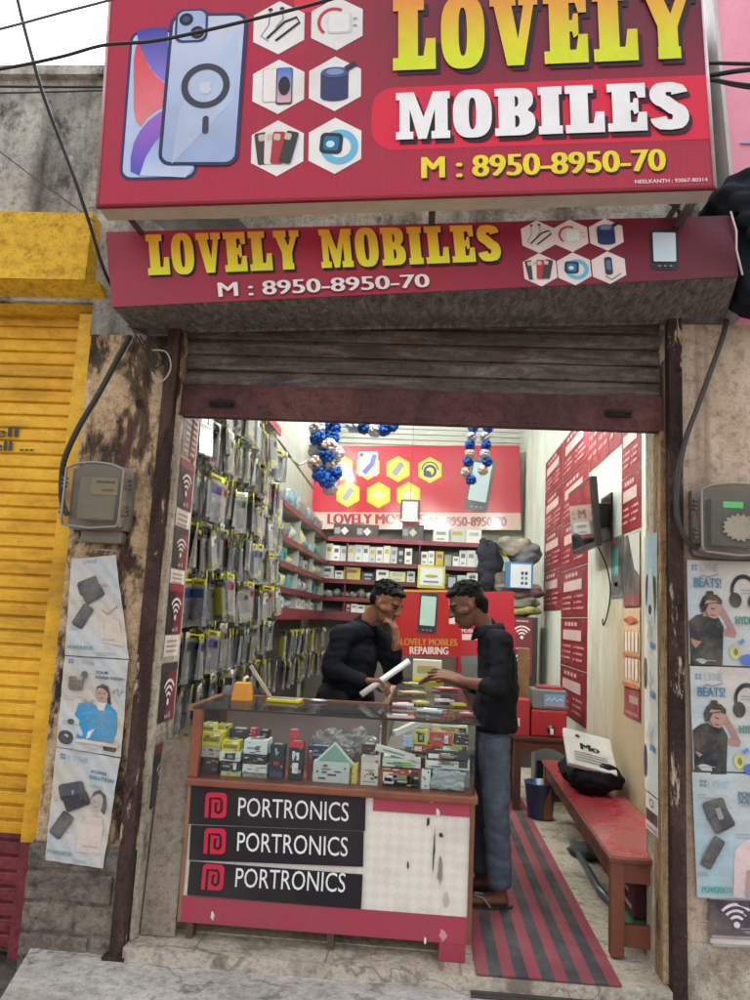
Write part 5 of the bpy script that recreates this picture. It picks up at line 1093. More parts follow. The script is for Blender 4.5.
for k in range(3):
    m = MB(); bl, br, tl = bn[k]; cv = PCanvas.make(m, bl, br, tl, 1, Y0 - .009 - .0005 * k, 'banner_vinyl'); cv.backing(.0015, c('#1f1c20'), 'banner_vinyl'); cv.rect(0, 0, cv.W, cv.H, c('#211e22')); cv.k = 3
    vs, fs = textmesh('PORTRONICS', .0); a = cv.i(*txt[k][0]); d_ = cv.i(*txt[k][1]); pxn = V(cv.i(txt[k][0][0], txt[k][0][1])); 
    br_ = cv.i(txt[k][1][0], txt[k][0][1] + 5.5)
    sl = (br_[1] - a[1]); cv.mesh([(a[0] + u * (d_[0] - a[0]), a[1] + v * .078 + u * sl) for u, v in vs], fs, c('#e9e6e6'))
    x, y = cv.i(*lg[k]); s_ = .050; RDc = c('#d02440')
    cv.k = 3; cv.rrect(x, y, s_ * 1.9, s_ * 2.1, s_ * .4, RDc); cv.rect(x - s_ * .95, y - s_ * 1.05, x, y, RDc); cv.k = 4.5
    cv.line([(x - s_ * .5, y - s_ * 1.06), (x - s_ * .5, y + s_ * .55), (x + s_ * .35, y + s_ * .55), (x + s_ * .5, y + s_ * .3), (x + s_ * .5, y - s_ * .45), (x + s_ * .35, y - s_ * .6), (x + s_ * .1, y - s_ * .6)], s_ * .24, c('#211e22'))
    cv.line([(x + s_ * .0, y - s_ * .6), (x + s_ * .0, y + .15 * s_), (x + s_ * .2, y + .15 * s_)], s_ * .22, c('#211e22'))
    m.build('banner', label=['topmost', 'middle', 'lowest'][k] + ' black brand banner with red emblem on the counter front', cat='banner')
# case frame
b = MB(); b.box((X0 - .006, Y0 - .02, ZL), (X0 + .035, Y0 + .025, ZT - .008), OR, 'wood', .004); b.build('corner_post', ct)
b = MB(); b.box((X0 - .004, Y1 - .035, ZL), (X0 + .03, Y1, ZT - .008), OR, 'wood', .004); b.build('corner_post', ct)
b = MB(); b.box((X0 + .036, Y0 - .004, ZL), (X1 - .012, Y0 + .001, ZT - .008), (.9, .9, .9), 'glass'); b.build('front_glass', ct)
b = MB(); b.box((X1 - .006, Y0 + .0, ZL), (X1 - .001, Y1 + .2, ZT - .008), (.9, .9, .9), 'glass'); b.build('side_glass', ct)
b = MB(); b.box((X0 + .002, Y0 + .026, ZL), (X0 + .006, Y1 - .04, ZT - .008), (.9, .9, .9), 'glass'); b.build('end_glass', ct)
b = MB(); b.box((X0 - .004, Y0 - .018, ZT - .0075), (X1 + .01, Y1 - .002, ZT), (.9, .9, .9), 'glass'); b.build('top_glass', ct)
b = MB(); b.box((X0 - .005, Y0 - .024, ZT - .0085), (X1 + .012, Y0 - .0185, ZT + .001), c('#1b2220'), 'plastic'); b.build('glass_edge', ct)
b = MB(); b.box((X0 - .005, Y1, ZT - .02), (-.17, Y1 + .035, ZT + .006), c('#7d4a36'), 'wood'); b.box((X0 - .03, Y0 - .018, ZT - .018), (X0 - .006, Y1 + .03, ZT + .004), c('#8a5a40'), 'wood'); b.build('top_frame', ct)
b = MB(); b.box((X0 + .03, Y1 - .03, ZL), (-.2, Y1 - .018, ZT - .02), c('#a08d88'), 'shelf'); b.build('back_panel', ct)
# side counter running back
sc_ = thing('shop_counter', 'second glass counter running back from the front one, its top heaped with packets', 'counter', (.04, 1.5, 0))
b = MB(); b.box((-.17, Y1 + .04, .02), (.25, 2.5, .50), c('#5d3a3c'), 'paint'); b.build('body', sc_)
b = MB(); b.box((-.165, Y1 + .05, .74), (.24, 2.48, .752), c('#8f8782'), 'shelf'); b.build('inner_shelf', sc_)
b = MB(); b.box((.240, Y1 + .21, .50), (.245, 2.49, ZT - .01), (.9, .9, .9), 'glass'); b.build('side_glass', sc_)
b = MB(); b.box((-.165, Y1 + .04, ZT - .008), (.25, 2.50, ZT - .0005), (.9, .9, .9), 'glass'); b.build('top_glass', sc_)
b = MB(); b.box((-.195, Y1 + .04, .50), (-.168, 2.50, ZT + .008), c('#8a6a50'), 'wood'); b.build('wooden_rail', sc_)
# plywood board leaning between counter and jamb
b = MB(); b.hexa([(-1.165, .08, .001), (-1.015, .08, .001), (-1.015, .10, .001), (-1.165, .10, .001), (-1.155, .13, .80), (-1.02, .13, .80), (-1.02, .15, .80), (-1.155, .15, .80)], mat='plywood'); b.build('plywood_board', label='plain grey-brown board standing between the counter and left door reveal', cat='board')
# ---- goods inside the counter: (x0,y0,x1,y1,depth,thick,colour,label,kind)
GD = [
 (201, 757, 219, 777, .14, .10, '#2c3034', 'dark carton at the bottom left corner of the glass counter', 0),
 (201, 746, 221, 757, .14, .10, '#b9b4a6', 'grey and white carton above the dark one at the far left', 0),
 (201, 733, 222, 746, .14, .10, '#d6c93a', 'yellow carton topping the far left stack in the glass counter', 1),
 (202, 724, 214, 733, .18, .08, '#d8cf6a', 'pale yellow packet lying on the far left yellow carton', 1),
 (216, 725, 229, 740, .30, .08, '#cfc545', 'small yellow carton behind the far left stack in the counter', 1),
 (220, 771, 241, 779, .12, .10, '#c9c178', 'pale yellow carton under the black banded one in the counter', 0),
 (219, 761, 241, 771, .12, .10, '#26272c', 'black band carton with white dots, second stack in the counter', 2),
 (219, 752, 241, 761, .12, .10, '#e2dfd2', 'white carton with a black curved headset picture in the counter', 3),
 (221, 741, 240, 752, .13, .10, '#d9cb2e', 'bright yellow carton on the second stack in the counter', 1),
 (228, 730, 249, 741, .20, .10, '#202126', 'black carton behind the bright yellow one in the counter', 0),
 (248, 729, 256, 741, .22, .06, '#b8303f', 'small red carton between two black ones in the counter', 0),
 (242, 773, 267, 780, .12, .12, '#9c9a90', 'grey carton at the bottom of the white stack in the counter', 0),
 (242, 764, 267, 773, .12, .12, '#dedfdb', 'white carton in the middle of the third stack in the counter', 0),
 (242, 755, 267, 764, .12, .12, '#25242a', 'flat black carton between two white ones in the counter', 0),
 (243, 741, 268, 755, .13, .12, '#d5dedb', 'large white carton with faint print on the third stack', 2),
 (259, 731, 269, 741, .20, .06, '#1e2024', 'small black camera-like carton on the large white carton', 3),
 (268, 745, 285, 780, .13, .06, '#25282c', 'tall dark carton with a red mark in the glass counter', 4),
 (287, 742, 304, 782, .12, .05, '#1f2024', 'black carton showing white earbuds under a red top band', 5),
 (289, 730, 298, 742, .16, .04, '#c43a34', 'small red pointed tag standing on the earbud carton', 6),
 (306, 752, 312, 782, .16, .05, '#7c2a34', 'slim dark red carton right of the earbud carton', 0),
 (307, 747, 336, 762, .34, .06, '#2f4372', 'long blue carton lying at the back of the glass counter', 2),
 (312, 763, 350, 784, .12, .05, '#c5d0cb', 'white translucent tray in the middle of the glass counter', 0),
 (351, 764, 358, 784, .13, .04, '#d4c75c', 'slim yellow carton beside the white tray in the counter', 0),
 (360, 757, 379, 785, .12, .05, '#d6d0c6', 'upright white carton with small print in the glass counter', 7),
 (361, 745, 378, 757, .26, .06, '#3a3834', 'dark brown carton behind the upright white carton', 0),
 (382, 776, 421, 784, .12, .14, '#8d9490', 'grey flat carton at the bottom of the striped stack', 8),
 (381, 768, 421, 776, .12, .14, '#a8362c', 'red flat carton in the striped stack of the counter', 8),
 (382, 760, 421, 768, .12, .14, '#cfd6cc', 'white flat carton with green print atop the striped stack', 9),
 (384, 752, 404, 760, .30, .10, '#2b2d33', 'black flat box behind the striped stack in the counter', 0),
 (404, 753, 441, 760, .20, .12, '#24252a', 'long black flat carton under the red pile at the right', 8),
 (413, 745, 441, 753, .20, .12, '#b23530', 'thin red carton beneath the yellow and red cartons', 8),
 (414, 730, 428, 745, .20, .08, '#cfc44a', 'yellow carton with a black picture high in the right pile', 3),
 (429, 733, 453, 745, .20, .10, '#b5433c', 'large red carton high in the right pile of the counter', 2),
 (454, 735, 469, 745, .20, .08, '#23282a', 'black carton at the top right of the counter', 0),
 (431, 727, 468, 733, .24, .10, '#cfc48a', 'long cream carton lying on the large red carton', 8),
 (442, 745, 468, 753, .20, .10, '#a8a84a', 'olive yellow carton in the right pile of the counter', 8),
 (425, 760, 470, 768, .14, .12, '#c3ccca', 'long silver-white flat carton in the right pile', 8),
 (426, 753, 469, 760, .14, .12, '#26272b', 'long black flat carton with white ends in the right pile', 8),
 (424, 768, 470, 777, .20, .10, '#9aa0a0', 'grey flat carton behind the silver pouch in the counter', 0),
 (421, 770, 431, 787, .12, .04, '#dfe4e2', 'small white carton beside the silver pouch', 0),
 (402, 736, 412, 746, .16, .03, '#a9bcd6', 'tiny blue and white card in the right pile', 0),
]
fl = {}
for (a, t_, d_, bt, y, th, col, lb, kd) in GD:
    A = G(a, bt, 1, y); B = G(d_, t_, 1, y); m = MB(); x0, x1, z0, z1 = A.x, B.x, max(A.z, ZL + .001), B.z
    if bt >= 776: z0 = ZL + .001
    th = min(th, Y1 - .04 - y); w_, h_ = x1 - x0, z1 - z0
    m.box((x0 + .001, y, z0), (x1 - .001, y + th, z1 - .001), c(col), 'cardboard', .0015)
    F = lambda u0, v0, u1, v1, cc, e=.001: m.box((x0 + u0 * w_, y - e, z0 + v0 * h_), (x0 + u1 * w_, y - e + .0009, z0 + v1 * h_), c(cc), 'print')
    if kd == 1: F(.1, .35, .9, .65, '#8d7f1c'); F(.6, .7, .9, .9, '#f1ebc0')
    if kd == 2: F(.15, .4, .5, .55, '#8f9aa6'); F(.65, .2, .8, .8, '#d9dde0')
    if kd == 3: F(.25, .2, .75, .8, '#2a2b30'); F(.38, .35, .62, .65, '#8a929c', .002)
    if kd == 4: F(.3, .4, .65, .5, '#a8323c'); F(.1, .05, .9, .2, '#3b4a6c')
    if kd == 5: F(.0, .84, 1, 1, '#c8323f'); F(.3, .18, .7, .45, '#e6e8ea'); F(.25, .55, .42, .75, '#e6e8ea'); F(.55, .52, .72, .72, '#dcdfe2'); F(.3, .5, .36, .6, '#e6e8ea')
    if kd == 7: F(.0, .78, 1, 1, '#c9c1b2'); F(.25, .5, .75, .54, '#8a7a78'); F(.3, .36, .7, .4, '#a86a6a'); F(.15, .1, .85, .14, '#9a948c')
    if kd == 8: F(.05, .25, .3, .7, '#e1e1dc'); F(.75, .2, .95, .8, '#2b2c30'); F(.4, .35, .65, .6, '#8f8d5a')
    if kd == 9: F(.3, .25, .75, .7, '#7fae4e')
    rq = random.Random(a * 7 + t_); lt = sum(c(col)) > .9
    for q in range(3 + int(w_ * 40)):
        u = rq.uniform(.05, .85); v_ = rq.uniform(.1, .85); F(u, v_, min(u + rq.uniform(.04, .25), .97), min(v_ + rq.uniform(.04, .12), .95), rq.choice(['#3a3d44', '#7d4a44', '#4d5a78', '#8a8350'] if lt else ['#c9ccd0', '#b8a24a', '#a84a4a', '#8fa0b4']), .0022 + q * .0002)
    m.box((x0 + w_ * .2, y + th * .25, z1 - .0008), (x1 - w_ * .25, y + th * .7, z1 + .0002), c('#b4b4aa' if not lt else '#77797c'), 'print')
    m.build('carton', label=lb, cat='carton', group='boxed gadgets inside the glass counter')
m = MB(); A = G(334, 764, 1, .13); s_ = .075; m.cbox((A.x, .135, A.z + .004), (.11, .003, .11), c('#7fa695'), 'print', (0, .785, 0)); m.cbox((A.x, .139, A.z + .004), (.128, .003, .128), c('#d3ddd6'), 'print', (0, .785, 0)); m.build('card', label='green diamond card with pale border standing behind the white tray', cat='card')
for a, d_, lb, col in ((G(376, 747, 1, .16), G(412, 757, 1, .14), 'long white box leaning diagonally across the striped stack', '#d9d9d2'), (G(394, 733, 1, .2), G(429, 719, 1, .28), 'white tube-shaped box slanting upward in the right of counter', '#d6d3cc')):
    m = MB(); ang = math.atan2(d_.z - a.z, d_.x - a.x); m.cbox((a + d_) / 2, ((d_ - a).length, .03, .026), c(col), 'cardboard', (0, -ang, math.atan2(d_.y - a.y, d_.x - a.x)), .002); m.cbox((a + d_) / 2 + V((0, -.016, 0)), ((d_ - a).length * .6, .001, .008), c('#8a8a88'), 'print', (0, -ang, math.atan2(d_.y - a.y, d_.x - a.x))); m.build('long_box', label=lb, cat='box')
A = G(448, 780, 1, .11); S = Sh(); S.m.cbox((A.x, .118, ZL + .044), (.145, .022, .082), rot=(0, .05, 0)); S.fuse('foil_pouch', None, c('#9aa3a3'), 'clear_bag', .005, 3, folds=.014, fs=22, origin=(A.x, .118, ZL), label='crumpled silver foil pouch at the right front of the glass counter', cat='pouch')
m = MB(); A = G(345, 745, 1, .42)
S = Sh(); Ti = Matrix.Identity(4)
for k in range(6): S.ell(Ti, (A.x + (k - 2.5) * .045, .43, A.z + .02 * math.sin(k * 2)), (.05, .05, .055))
S.fuse('plastic_bag', None, c('#b9c4cc'), 'clear_plastic', .006, 1, folds=.04, fs=26, origin=(A.x, .43, ZL), label='crumpled clear plastic bag heaped at the back of the glass counter', cat='bag')
# ---- things on top of the counter
A = G(242, 700, 2, ZT)
t = thing('table_stand', 'small orange tapered pot with a white spout on the glass counter', 'pot', (A.x, A.y, ZT))
m = MB(); 
vs = []; 
for z, w_ in ((0, .046), (.08, .036), (.084, .030)): vs.append((z, w_))
P = []
for z, w_ in vs: P += [(A.x - w_, A.y - w_ * .8, ZT + .001 + z), (A.x + w_, A.y - w_ * .8, ZT + .001 + z), (A.x + w_, A.y + w_ * .8, ZT + .001 + z), (A.x - w_, A.y + w_ * .8, ZT + .001 + z)]
m.add(P, [(3, 2, 1, 0), (0, 1, 5, 4), (1, 2, 6, 5), (2, 3, 7, 6), (3, 0, 4, 7), (4, 5, 9, 8), (5, 6, 10, 9), (6, 7, 11, 10), (7, 4, 8, 11), (8, 9, 10, 11)], c('#d98f18'), 'plastic'); m.build('body', t); t.name = 'glue_pot'
m = MB(); m.tube([(A.x + .004, A.y, ZT + .085), (A.x + .006, A.y, ZT + .105), (A.x + .022, A.y, ZT + .112)], .008, 8, c('#e5e2da'), 'plastic'); m.build('spout', t)
m = MB(); a = G(268, 698, 2, ZT + .004); d_ = G(255, 668, 1, a.y + .12); m.cbox((a + d_) / 2, (.016, .012, (a - d_).length), c('#c9b9a0'), 'wood', (0, math.atan2(d_.x - a.x, d_.z - a.z), 0)); m.build('tester_stick', label='flat wooden stick leaning on the packets behind the orange pot', cat='stick')
A = G(266, 706, 2, ZT); B = G(300, 699, 2, ZT); m = MB(); ctr = V(((A.x + B.x) / 2, (A.y + B.y) / 2 + .02, ZT + .0085)); m.cbox(ctr, (.16, .085, .015), c('#cdc21c'), 'plastic', (0, 0, -.12), .003); m.cbox(ctr + V((0, 0, .009)), (.13, .06, .003), c('#4e5c58'), 'plastic', (0, 0, -.12)); m.build('yellow_case', label='flat bright yellow phone case pack lying on the glass counter', cat='phone case')
m = MB(); A = G(318, 702, 2, ZT); m.ball(A + V((0, 0, .008)), (.05, .03, .008), c('#8e9694'), 'clear_bag', 10, .15); m.build('clear_pouch', label='small clear pouch lying flat on the middle of the counter top', cat='pouch')
SP = [(403, 706, '#c8cac4', 'white wrapped cable', .07), (421, 704, '#c9bf3e', 'yellow tipped packet', .05), (444, 702, '#d9d9d6', 'white charger packet', .07), (458, 706, '#d8cf1c', 'bright yellow packet', .05), (400, 718, '#b99a9a', 'pinkish clear packet', .08), (430, 712, '#9cc0c4', 'pale blue clear packet', .08), (412, 694, '#a88a5c', 'long tan strip', .10), (446, 690, '#97353c', 'maroon card packet', .10), (466, 716, '#a23a40', 'small dark red card', .04), (414, 685, '#8d8a5e', 'olive flat packet', .09)]
for k, (px, py, col, nm, w_) in enumerate(SP):
    A = G(px, py, 2, ZT + .005); m = MB(); m.cbox(A + V((0, 0, .008)), (w_ * 1.5, w_ * .9, .012), c(col), 'clear_bag' if 'clear' in nm or 'white' in nm else 'cardboard', (0, 0, random.uniform(-.5, .5)), .004)
    m.cbox(A + V((0, 0, .0155)), (w_ * .8, w_ * .4, .002), c('#dcdcd4'), 'print', (0, 0, random.uniform(-.5, .5))); m.build('accessory_packet', label=nm + ' among the heap on the side counter top', cat='packet', group='packets heaped on the side counter')
A = G(427, 674, 1, 2.1); m = MB(); m.box((A.x - .10, 2.1, ZT + .001), (A.x + .12, 2.2, ZT + .035), c('#d6cd1e'), 'plastic', .004); m.box((A.x - .10, 2.1, ZT + .0355), (A.x + .1, 2.2, ZT + .15), c('#c9c6b0'), 'cardboard', .003); m.box((A.x - .07, 2.0985, ZT + .06), (A.x + .06, 2.0995, ZT + .11), c('#a79a58'), 'print'); m.build('packet_box', label='cream box on a bright yellow base below the repair sign', cat='box')
# ---- red repairing sign
rs = thing('sign', 'red repairing sign board standing on the side counter between the two men', 'sign', (0, 2.4, ZT))
m = MB(); cv = PCanvas.make(m, (394, 656), (461, 657), (396, 589), 1, 2.4, 'banner_vinyl'); cv.backing(.012, c('#7d1c22'), 'paint'); cv.rect(0, 0, cv.W, cv.H, c('#ae1f24')); cv.k = 3
cv.T('LOVELY MOBILES', (401, 645), (457, 639), c('#c98b28'), .03); cv.T('REPAIRING', (410, 654), (448, 647), c('#e9dada'), .03)
x, y = cv.i(428, 613); plainphone(cv, x, y, .14, .30, -4, '#34373c', '#b9d6cc')
cv.k = 3; cv.rect(0, cv.H - .02, cv.W * .9, cv.H - .006, c('#c9a04a')); x, y = cv.i(398, 634); cv.ell(x, y, .012, .04, c('#d98a2a'))
cv.k = 4; A = cv.i(449, 624); B = cv.i(455, 597); cv.rect(A[0], A[1], B[0], B[1], c('#d9d2cd'), 1, 1)
m.build('board', rs)
for x in (-.2, .24):
    b = MB(); b.box((x, 2.405, ZT), (x + .02, 2.425, 1.15), c('#5a2226'), 'wood'); b.build('leg', rs)
m = MB(); cv = PCanvas.make(m, (455, 690), (517, 690), (456, 592), 1, 3.1, 'banner_vinyl'); cv.backing(.01, c('#7d1c22'), 'paint'); cv.rect(0, 0, cv.W, cv.H, c('#a92231')); cv.k = 3
A = cv.i(462, 640); B = cv.i(478, 634); cv.rect(A[0], A[1], B[0], B[1], c('#e2cfc8')); cv.text('MOBILE', A[0], A[1] + .06, .12, .03, c('#e6d6d2'), .02); A = cv.i(462, 690); B = cv.i(512, 656); cv.rect(A[0], A[1], B[0], B[1], c('#6d7370')); cv.k = 4; cv.rect(A[0], B[1] - .02, B[0], B[1], c('#cfc9c0'))
m.build('notice_board', label='tall red printed board behind the standing man at the right', cat='board')
m = MB(); A = G(406, 612, 1, 2.5)
for k in range(7): m.ball((A.x + (k - 3) * .03, 2.47, A.z + .03 * math.sin(k * 1.9)), (.032, .03, .05), c('#cfd2d2'), 'clear_bag', 8, .25)
m.build('clear_bag_bunch', label='bunch of clear crumpled bags hanging left of the phone on repair sign', cat='bag')
# cabinet under/behind sign (shelf body)
b = MB(); b.box((.3, 3.13, .0), (.62, 3.5, 1.05), c('#4c3a34'), 'wood'); b.build('cabinet', label='dark cabinet under the tall red panel behind the standing man', cat='cabinet')
# ---- bag pile and boxes in the back right corner
pz = lambda px, py, y=4.6: G(px, py, 1, y)
bt = thing('cupboard', 'dark narrow cupboard in the right corner faced with wireless-signal boxes', 'cupboard', (1.05, 4.9, 0))
A = pz(505, 616); B = pz(538, 616); b = MB(); b.box((A.x, 4.6, 0), (min(B.x, 1.24), 5.2, A.z), c('#3a3632'), 'wood'); b.build('body', bt)
for k, (y0, y1) in enumerate(((619, 645), (646, 675))):
    m = MB(); P0_ = G(511, y1, 1, 4.58); P1_ = G(532, y0, 1, 4.58); cv = Canvas(m, V((P0_.x, 4.55, P0_.z)), V((P1_.x, 4.55, P0_.z)), V((P1_.x, 4.55, P1_.z)), V((P0_.x, 4.55, P1_.z)), 1, 1.25, 'print', .001); m.box((P0_.x, 4.552, P0_.z + .002), (P1_.x, 4.598, P1_.z - .002), c('#6f2c33'), 'cardboard')
    cv.rect(0, 0, 1, 1.25, c('#702a33')); wifi(cv, .5, .38, .5, c('#e9e6e4'), 3); cv.rect(.2, 1.1, .8, 1.16, c('#c9b8b4')); m.build('router_box', label=['upper', 'lower'][k] + ' dark red router box with white wireless arcs in the back corner', cat='box')
for k, (px, py, rx, ry, rz, col, lb) in enumerate(((516, 548, .17, .2, .10, '#8d877a', 'brownish cloth bundle at the top of the corner bag pile'), (524, 555, .16, .2, .12, '#6b6f70', 'grey plastic bundle on the right of the corner bag pile'), (489, 566, .11, .16, .26, '#2c2e36', 'black jacket hanging on the left of the corner bag pile'),
    (502, 583, .11, .14, .12, '#6f6f63', 'olive netted bundle left of the blue package in the corner'), (520, 592, .23, .2, .075, '#93807a', 'pinkish rolled bundle under the blue package in the corner'), (518, 603, .19, .2, .065, '#7d8076', 'grey bundle below the pinkish one in the corner'), (518, 611, .20, .2, .05, '#a0a05c', 'yellow-green bundle at the bottom of the corner pile'), (507, 551, .08, .12, .06, '#b5a638', 'small yellow packet tucked in the top of the corner pile'))):
    A = pz(px, py, 4.75); rx *= 1.2; rz *= 1.25; S = Sh(); Ti = Matrix.Translation(A); S.ell(Ti, (0, 0, 0), (rx * .9, ry * .9, rz * .85)); r_ = random.Random(k)
    for q in range(7): S.ell(Ti, (rx * .62 * math.cos(q * .9), -ry * .45 * abs(math.sin(q)), rz * .5 * math.sin(q * 2.1)), (rx * r_.uniform(.3, .5), ry * .5, rz * r_.uniform(.35, .55)))
    S.fuse('bundle', None, c(col), 'cloth', .016, 4, folds=.034, fs=7, origin=tuple(A), label=lb, cat='bundle', group='bundles piled in the back right corner')
A = pz(505, 588, 4.5); B = pz(533, 563, 4.5); m = MB(); m.box((A.x, 4.48, A.z), (B.x, 4.56, B.z), c('#3f6c9a'), 'cardboard', .006); m.box((A.x + .05, 4.475, A.z + .01), (B.x - .02, 4.4795, B.z - .02), c('#cfd8dd'), 'print')
for q in range(6): m.box((B.x - .12 + (q % 2) * .04, 4.471, A.z + .04 + (q // 2) * .05), (B.x - .095 + (q % 2) * .04, 4.4745, A.z + .07 + (q // 2) * .05), c(['#2b3a6c', '#3b8a5a', '#2a2a30'][q // 2]), 'print')
m.build('package', label='blue and white printed package held in the corner bag pile', cat='package')
# ---- pompom garlands
def garland(lbl, pts, r):
    t = thing('garland', lbl, 'garland', tuple(pts[0][0])); m = MB(); P = [p for p, _ in pts]
    for k, (p, col) in enumerate(pts):
        m = MB(); rr2 = random.Random(k)
        for q in range(70):
            d_ = V((rr2.gauss(0, 1), rr2.gauss(0, 1), rr2.gauss(0, 1))).normalized(); m.ball(p + d_ * r * .78, r * .32, c(col), 'cloth', 5, .35)
        m.build('pompom', t)
    b = MB(); b.tube([P[0] + V((0, 0, .3))] + P, .002, 4, c('#8d8d8d'), 'cloth'); b.build('string', t)
BL, WT, PE = '#2f62b4', '#d6d7de', '#dccabc'
g1 = []
for k, (px, py, col) in enumerate(((317, 428, WT), (333, 427, BL), (318, 438, BL), (332, 437, BL), (329, 446, PE), (316, 451, WT), (326, 456, BL), (336, 454, WT), (316, 463, PE), (331, 464, PE), (320, 474, BL), (334, 473, BL), (327, 481, BL), (330, 488, '#c4b8b0'))): g1.append((G(px, py, 1, .62 + .03 * (k % 2)), col))
garland('thick blue and white pompom garland hanging left of the banner', g1, .043)
garland('short curved pompom garland along the top centre of the opening', [(G(px, py, 1, .7), col) for px, py, col in ((353, 425, WT), (364, 427, BL), (375, 430, WT), (384, 429, BL), (391, 425, BL))], .040)
garland('left strand of the right pair of pompom garlands', [(G(px, py, 1, .62), col) for px, py, col in ((473, 428, BL), (472, 437, WT), (470, 445, BL), (470, 454, PE), (468, 462, BL), (466, 472, PE), (471, 480, BL))], .027)
garland('right strand of the right pair of pompom garlands', [(G(px, py, 1, .62), col) for px, py, col in ((488, 428, BL), (485, 437, WT), (486, 445, BL), (485, 454, WT), (487, 462, BL), (483, 470, PE))], .027)
# ---- bench
bz = .42; bn_ = thing('bench', 'long wooden bench with a red top against the right wall', 'bench', (1.05, 1.1, 0))
xl = .855; xr = 1.20; yn = .20; A = G(549.5, 760, 2, bz); yf = A.y
b = MB(); b.box((xl - .012, yn - .012, bz - .022), (xr, yf, bz - .001), c('#6b3626'), 'wood', .004); b.box((xl, yn, bz - .0012), (xr - .012, yf - .012, bz + .002), c('#a52b38'), 'red_top'); b.build('seat', bn_)
for y in (yn + .005, yf - .065):
    for x in (xl, xr - .06): b = MB(); b.box((x, y, 0.011), (x + .058, y + .055, bz - .0225), c('#7a3f28'), 'wood', .003); b.build('leg', bn_)
b = MB(); b.box((xl + .01, yn + .06, bz - .11), (xl + .035, yf - .066, bz - .0226), c('#5f3020'), 'wood'); b.build('apron', bn_)
b = MB(); b.box((xl + .058, yn + .02, bz - .11), (xr - .06, yn + .045, bz - .0226), c('#7a3f28'), 'wood'); b.build('apron', bn_)
b = MB(); b.box((xl + .058, yf - .05, .14), (xr - .06, yf - .025, .19), c('#4a261a'), 'wood'); b.build('stretcher', bn_)
b = MB(); b.box((xl + .058, yn + .02, .05), (xr - .06, yn + .045, .14), c('#7a3f28'), 'wood'); b.build('stretcher', bn_)
bn_.rotation_euler.z = -.026; bn_.location.x += .018
# ---- floor mat
m = MB(); x0, x1 = .262, .835; n = 11
for k in range(n): a = lin(x0, x1, k / n); m.box((a, -.04, .001), (lin(x0, x1, (k + 1) / n), 3.7, .008 if k % 2 else .0076), c('#8c3042') if k % 2 == 0 else c('#303338'), 'matting')
m.build('floor_mat', label='long red and dark grey striped mat running into the shop', cat='mat')
m = MB(); m.box((.24, -.075, -.058), (.9, -.05, -.052), c('#4a4644'), 'rusty'); m.box((.24, -.10, -.0585), (.9, -.08, -.054), c('#3b3937'), 'rusty'); m.build('threshold_strip', label='dark metal strip on the slab in front of the striped mat', cat='strip')
# ---- under the bench
A = G(588, 853, 2, .03); S = Sh(); Ti = Matrix.Translation(A)
for q in range(5): S.ell(Ti, (.05 * math.cos(q * 2.2), .04 * math.sin(q * 2), .01), (.08, .07, .035))
S.fuse('rag', None, c('#4a4f4c'), 'cloth', .01, 1, folds=.03, fs=14, origin=tuple(A), label='crumpled dark grey cloth on the floor beneath the red bench', cat='cloth')
m = MB(); m.box((1.0, .42, .10), (1.22, .80, .29), c('#4a1a24'), 'cardboard', .006); m.box((.998, .45, .13), (.9995, .76, .15), c('#b59a92'), 'print'); m.box((.998, .5, .19), (.9995, .76, .205), c('#b59a92'), 'print'); m.build('carton', label='dark maroon carton under the near end of the red bench', cat='carton')
m = MB(); m.box((.99, .40, 0.001), (1.23, .84, .099), c('#2c6b48'), 'plastic', .01); m.build('crate', label='green tray on the floor under the maroon carton', cat='tray')
m = MB(); m.tube([(1.0, 1.9, .03), (.97, 1.0, .04), (1.0, .85, .03)], .02, 8, c('#7b8794'), 'metal'); m.build('pipe', label='grey pipe lying on the floor under the bench', cat='pipe')
S = Sh(); Ti = Matrix.Identity(4)
for q in range(7): S.ell(Ti, (1.05 + .01 * math.sin(q), 1.45 + q * .055, bz + .098), (.165, .10, .095))
S.fuse('backpack', None, c('#17181d'), 'cloth', .012, 3, folds=.03, fs=9, origin=(1.03, 1.6, bz), label='black soft bag slumped on the far end of the red bench', cat='bag')
# printed plastic parcel
m = MB(); A = G(559, 737, 1, 1.7); ctr = V((1.02, 1.50, bz + .235))
cv = None
m.cbox(ctr, (.30, .30, .03), c('#c6c6c2'), 'paper', (.62, .20, .10), .01); ob = m.build('parcel', label='pale printed plastic parcel lying on top of the black bag', cat='parcel')
from mathutils import Euler
Rm = Euler((.62, .20, .10)).to_matrix(); m = MB(); q = [ctr + Rm @ V((x, y, .0165)) for x, y in ((-.14, -.14), (.14, -.14), (.14, .14), (-.14, .14))]
cv = Canvas(m, *q, 1, 1.2, 'print', .001); cv.text('Mo', .3, .55, .4, .22, c('#1d1e22'), .05)
for j in range(4): cv.rect(.12, .12 + j * .09, .85, .15 + j * .09, c('#6a6a6c'))
cv.ell(.25, 1.0, .05, .05, c('#1d1e22')); m.build('printed_text', ob)
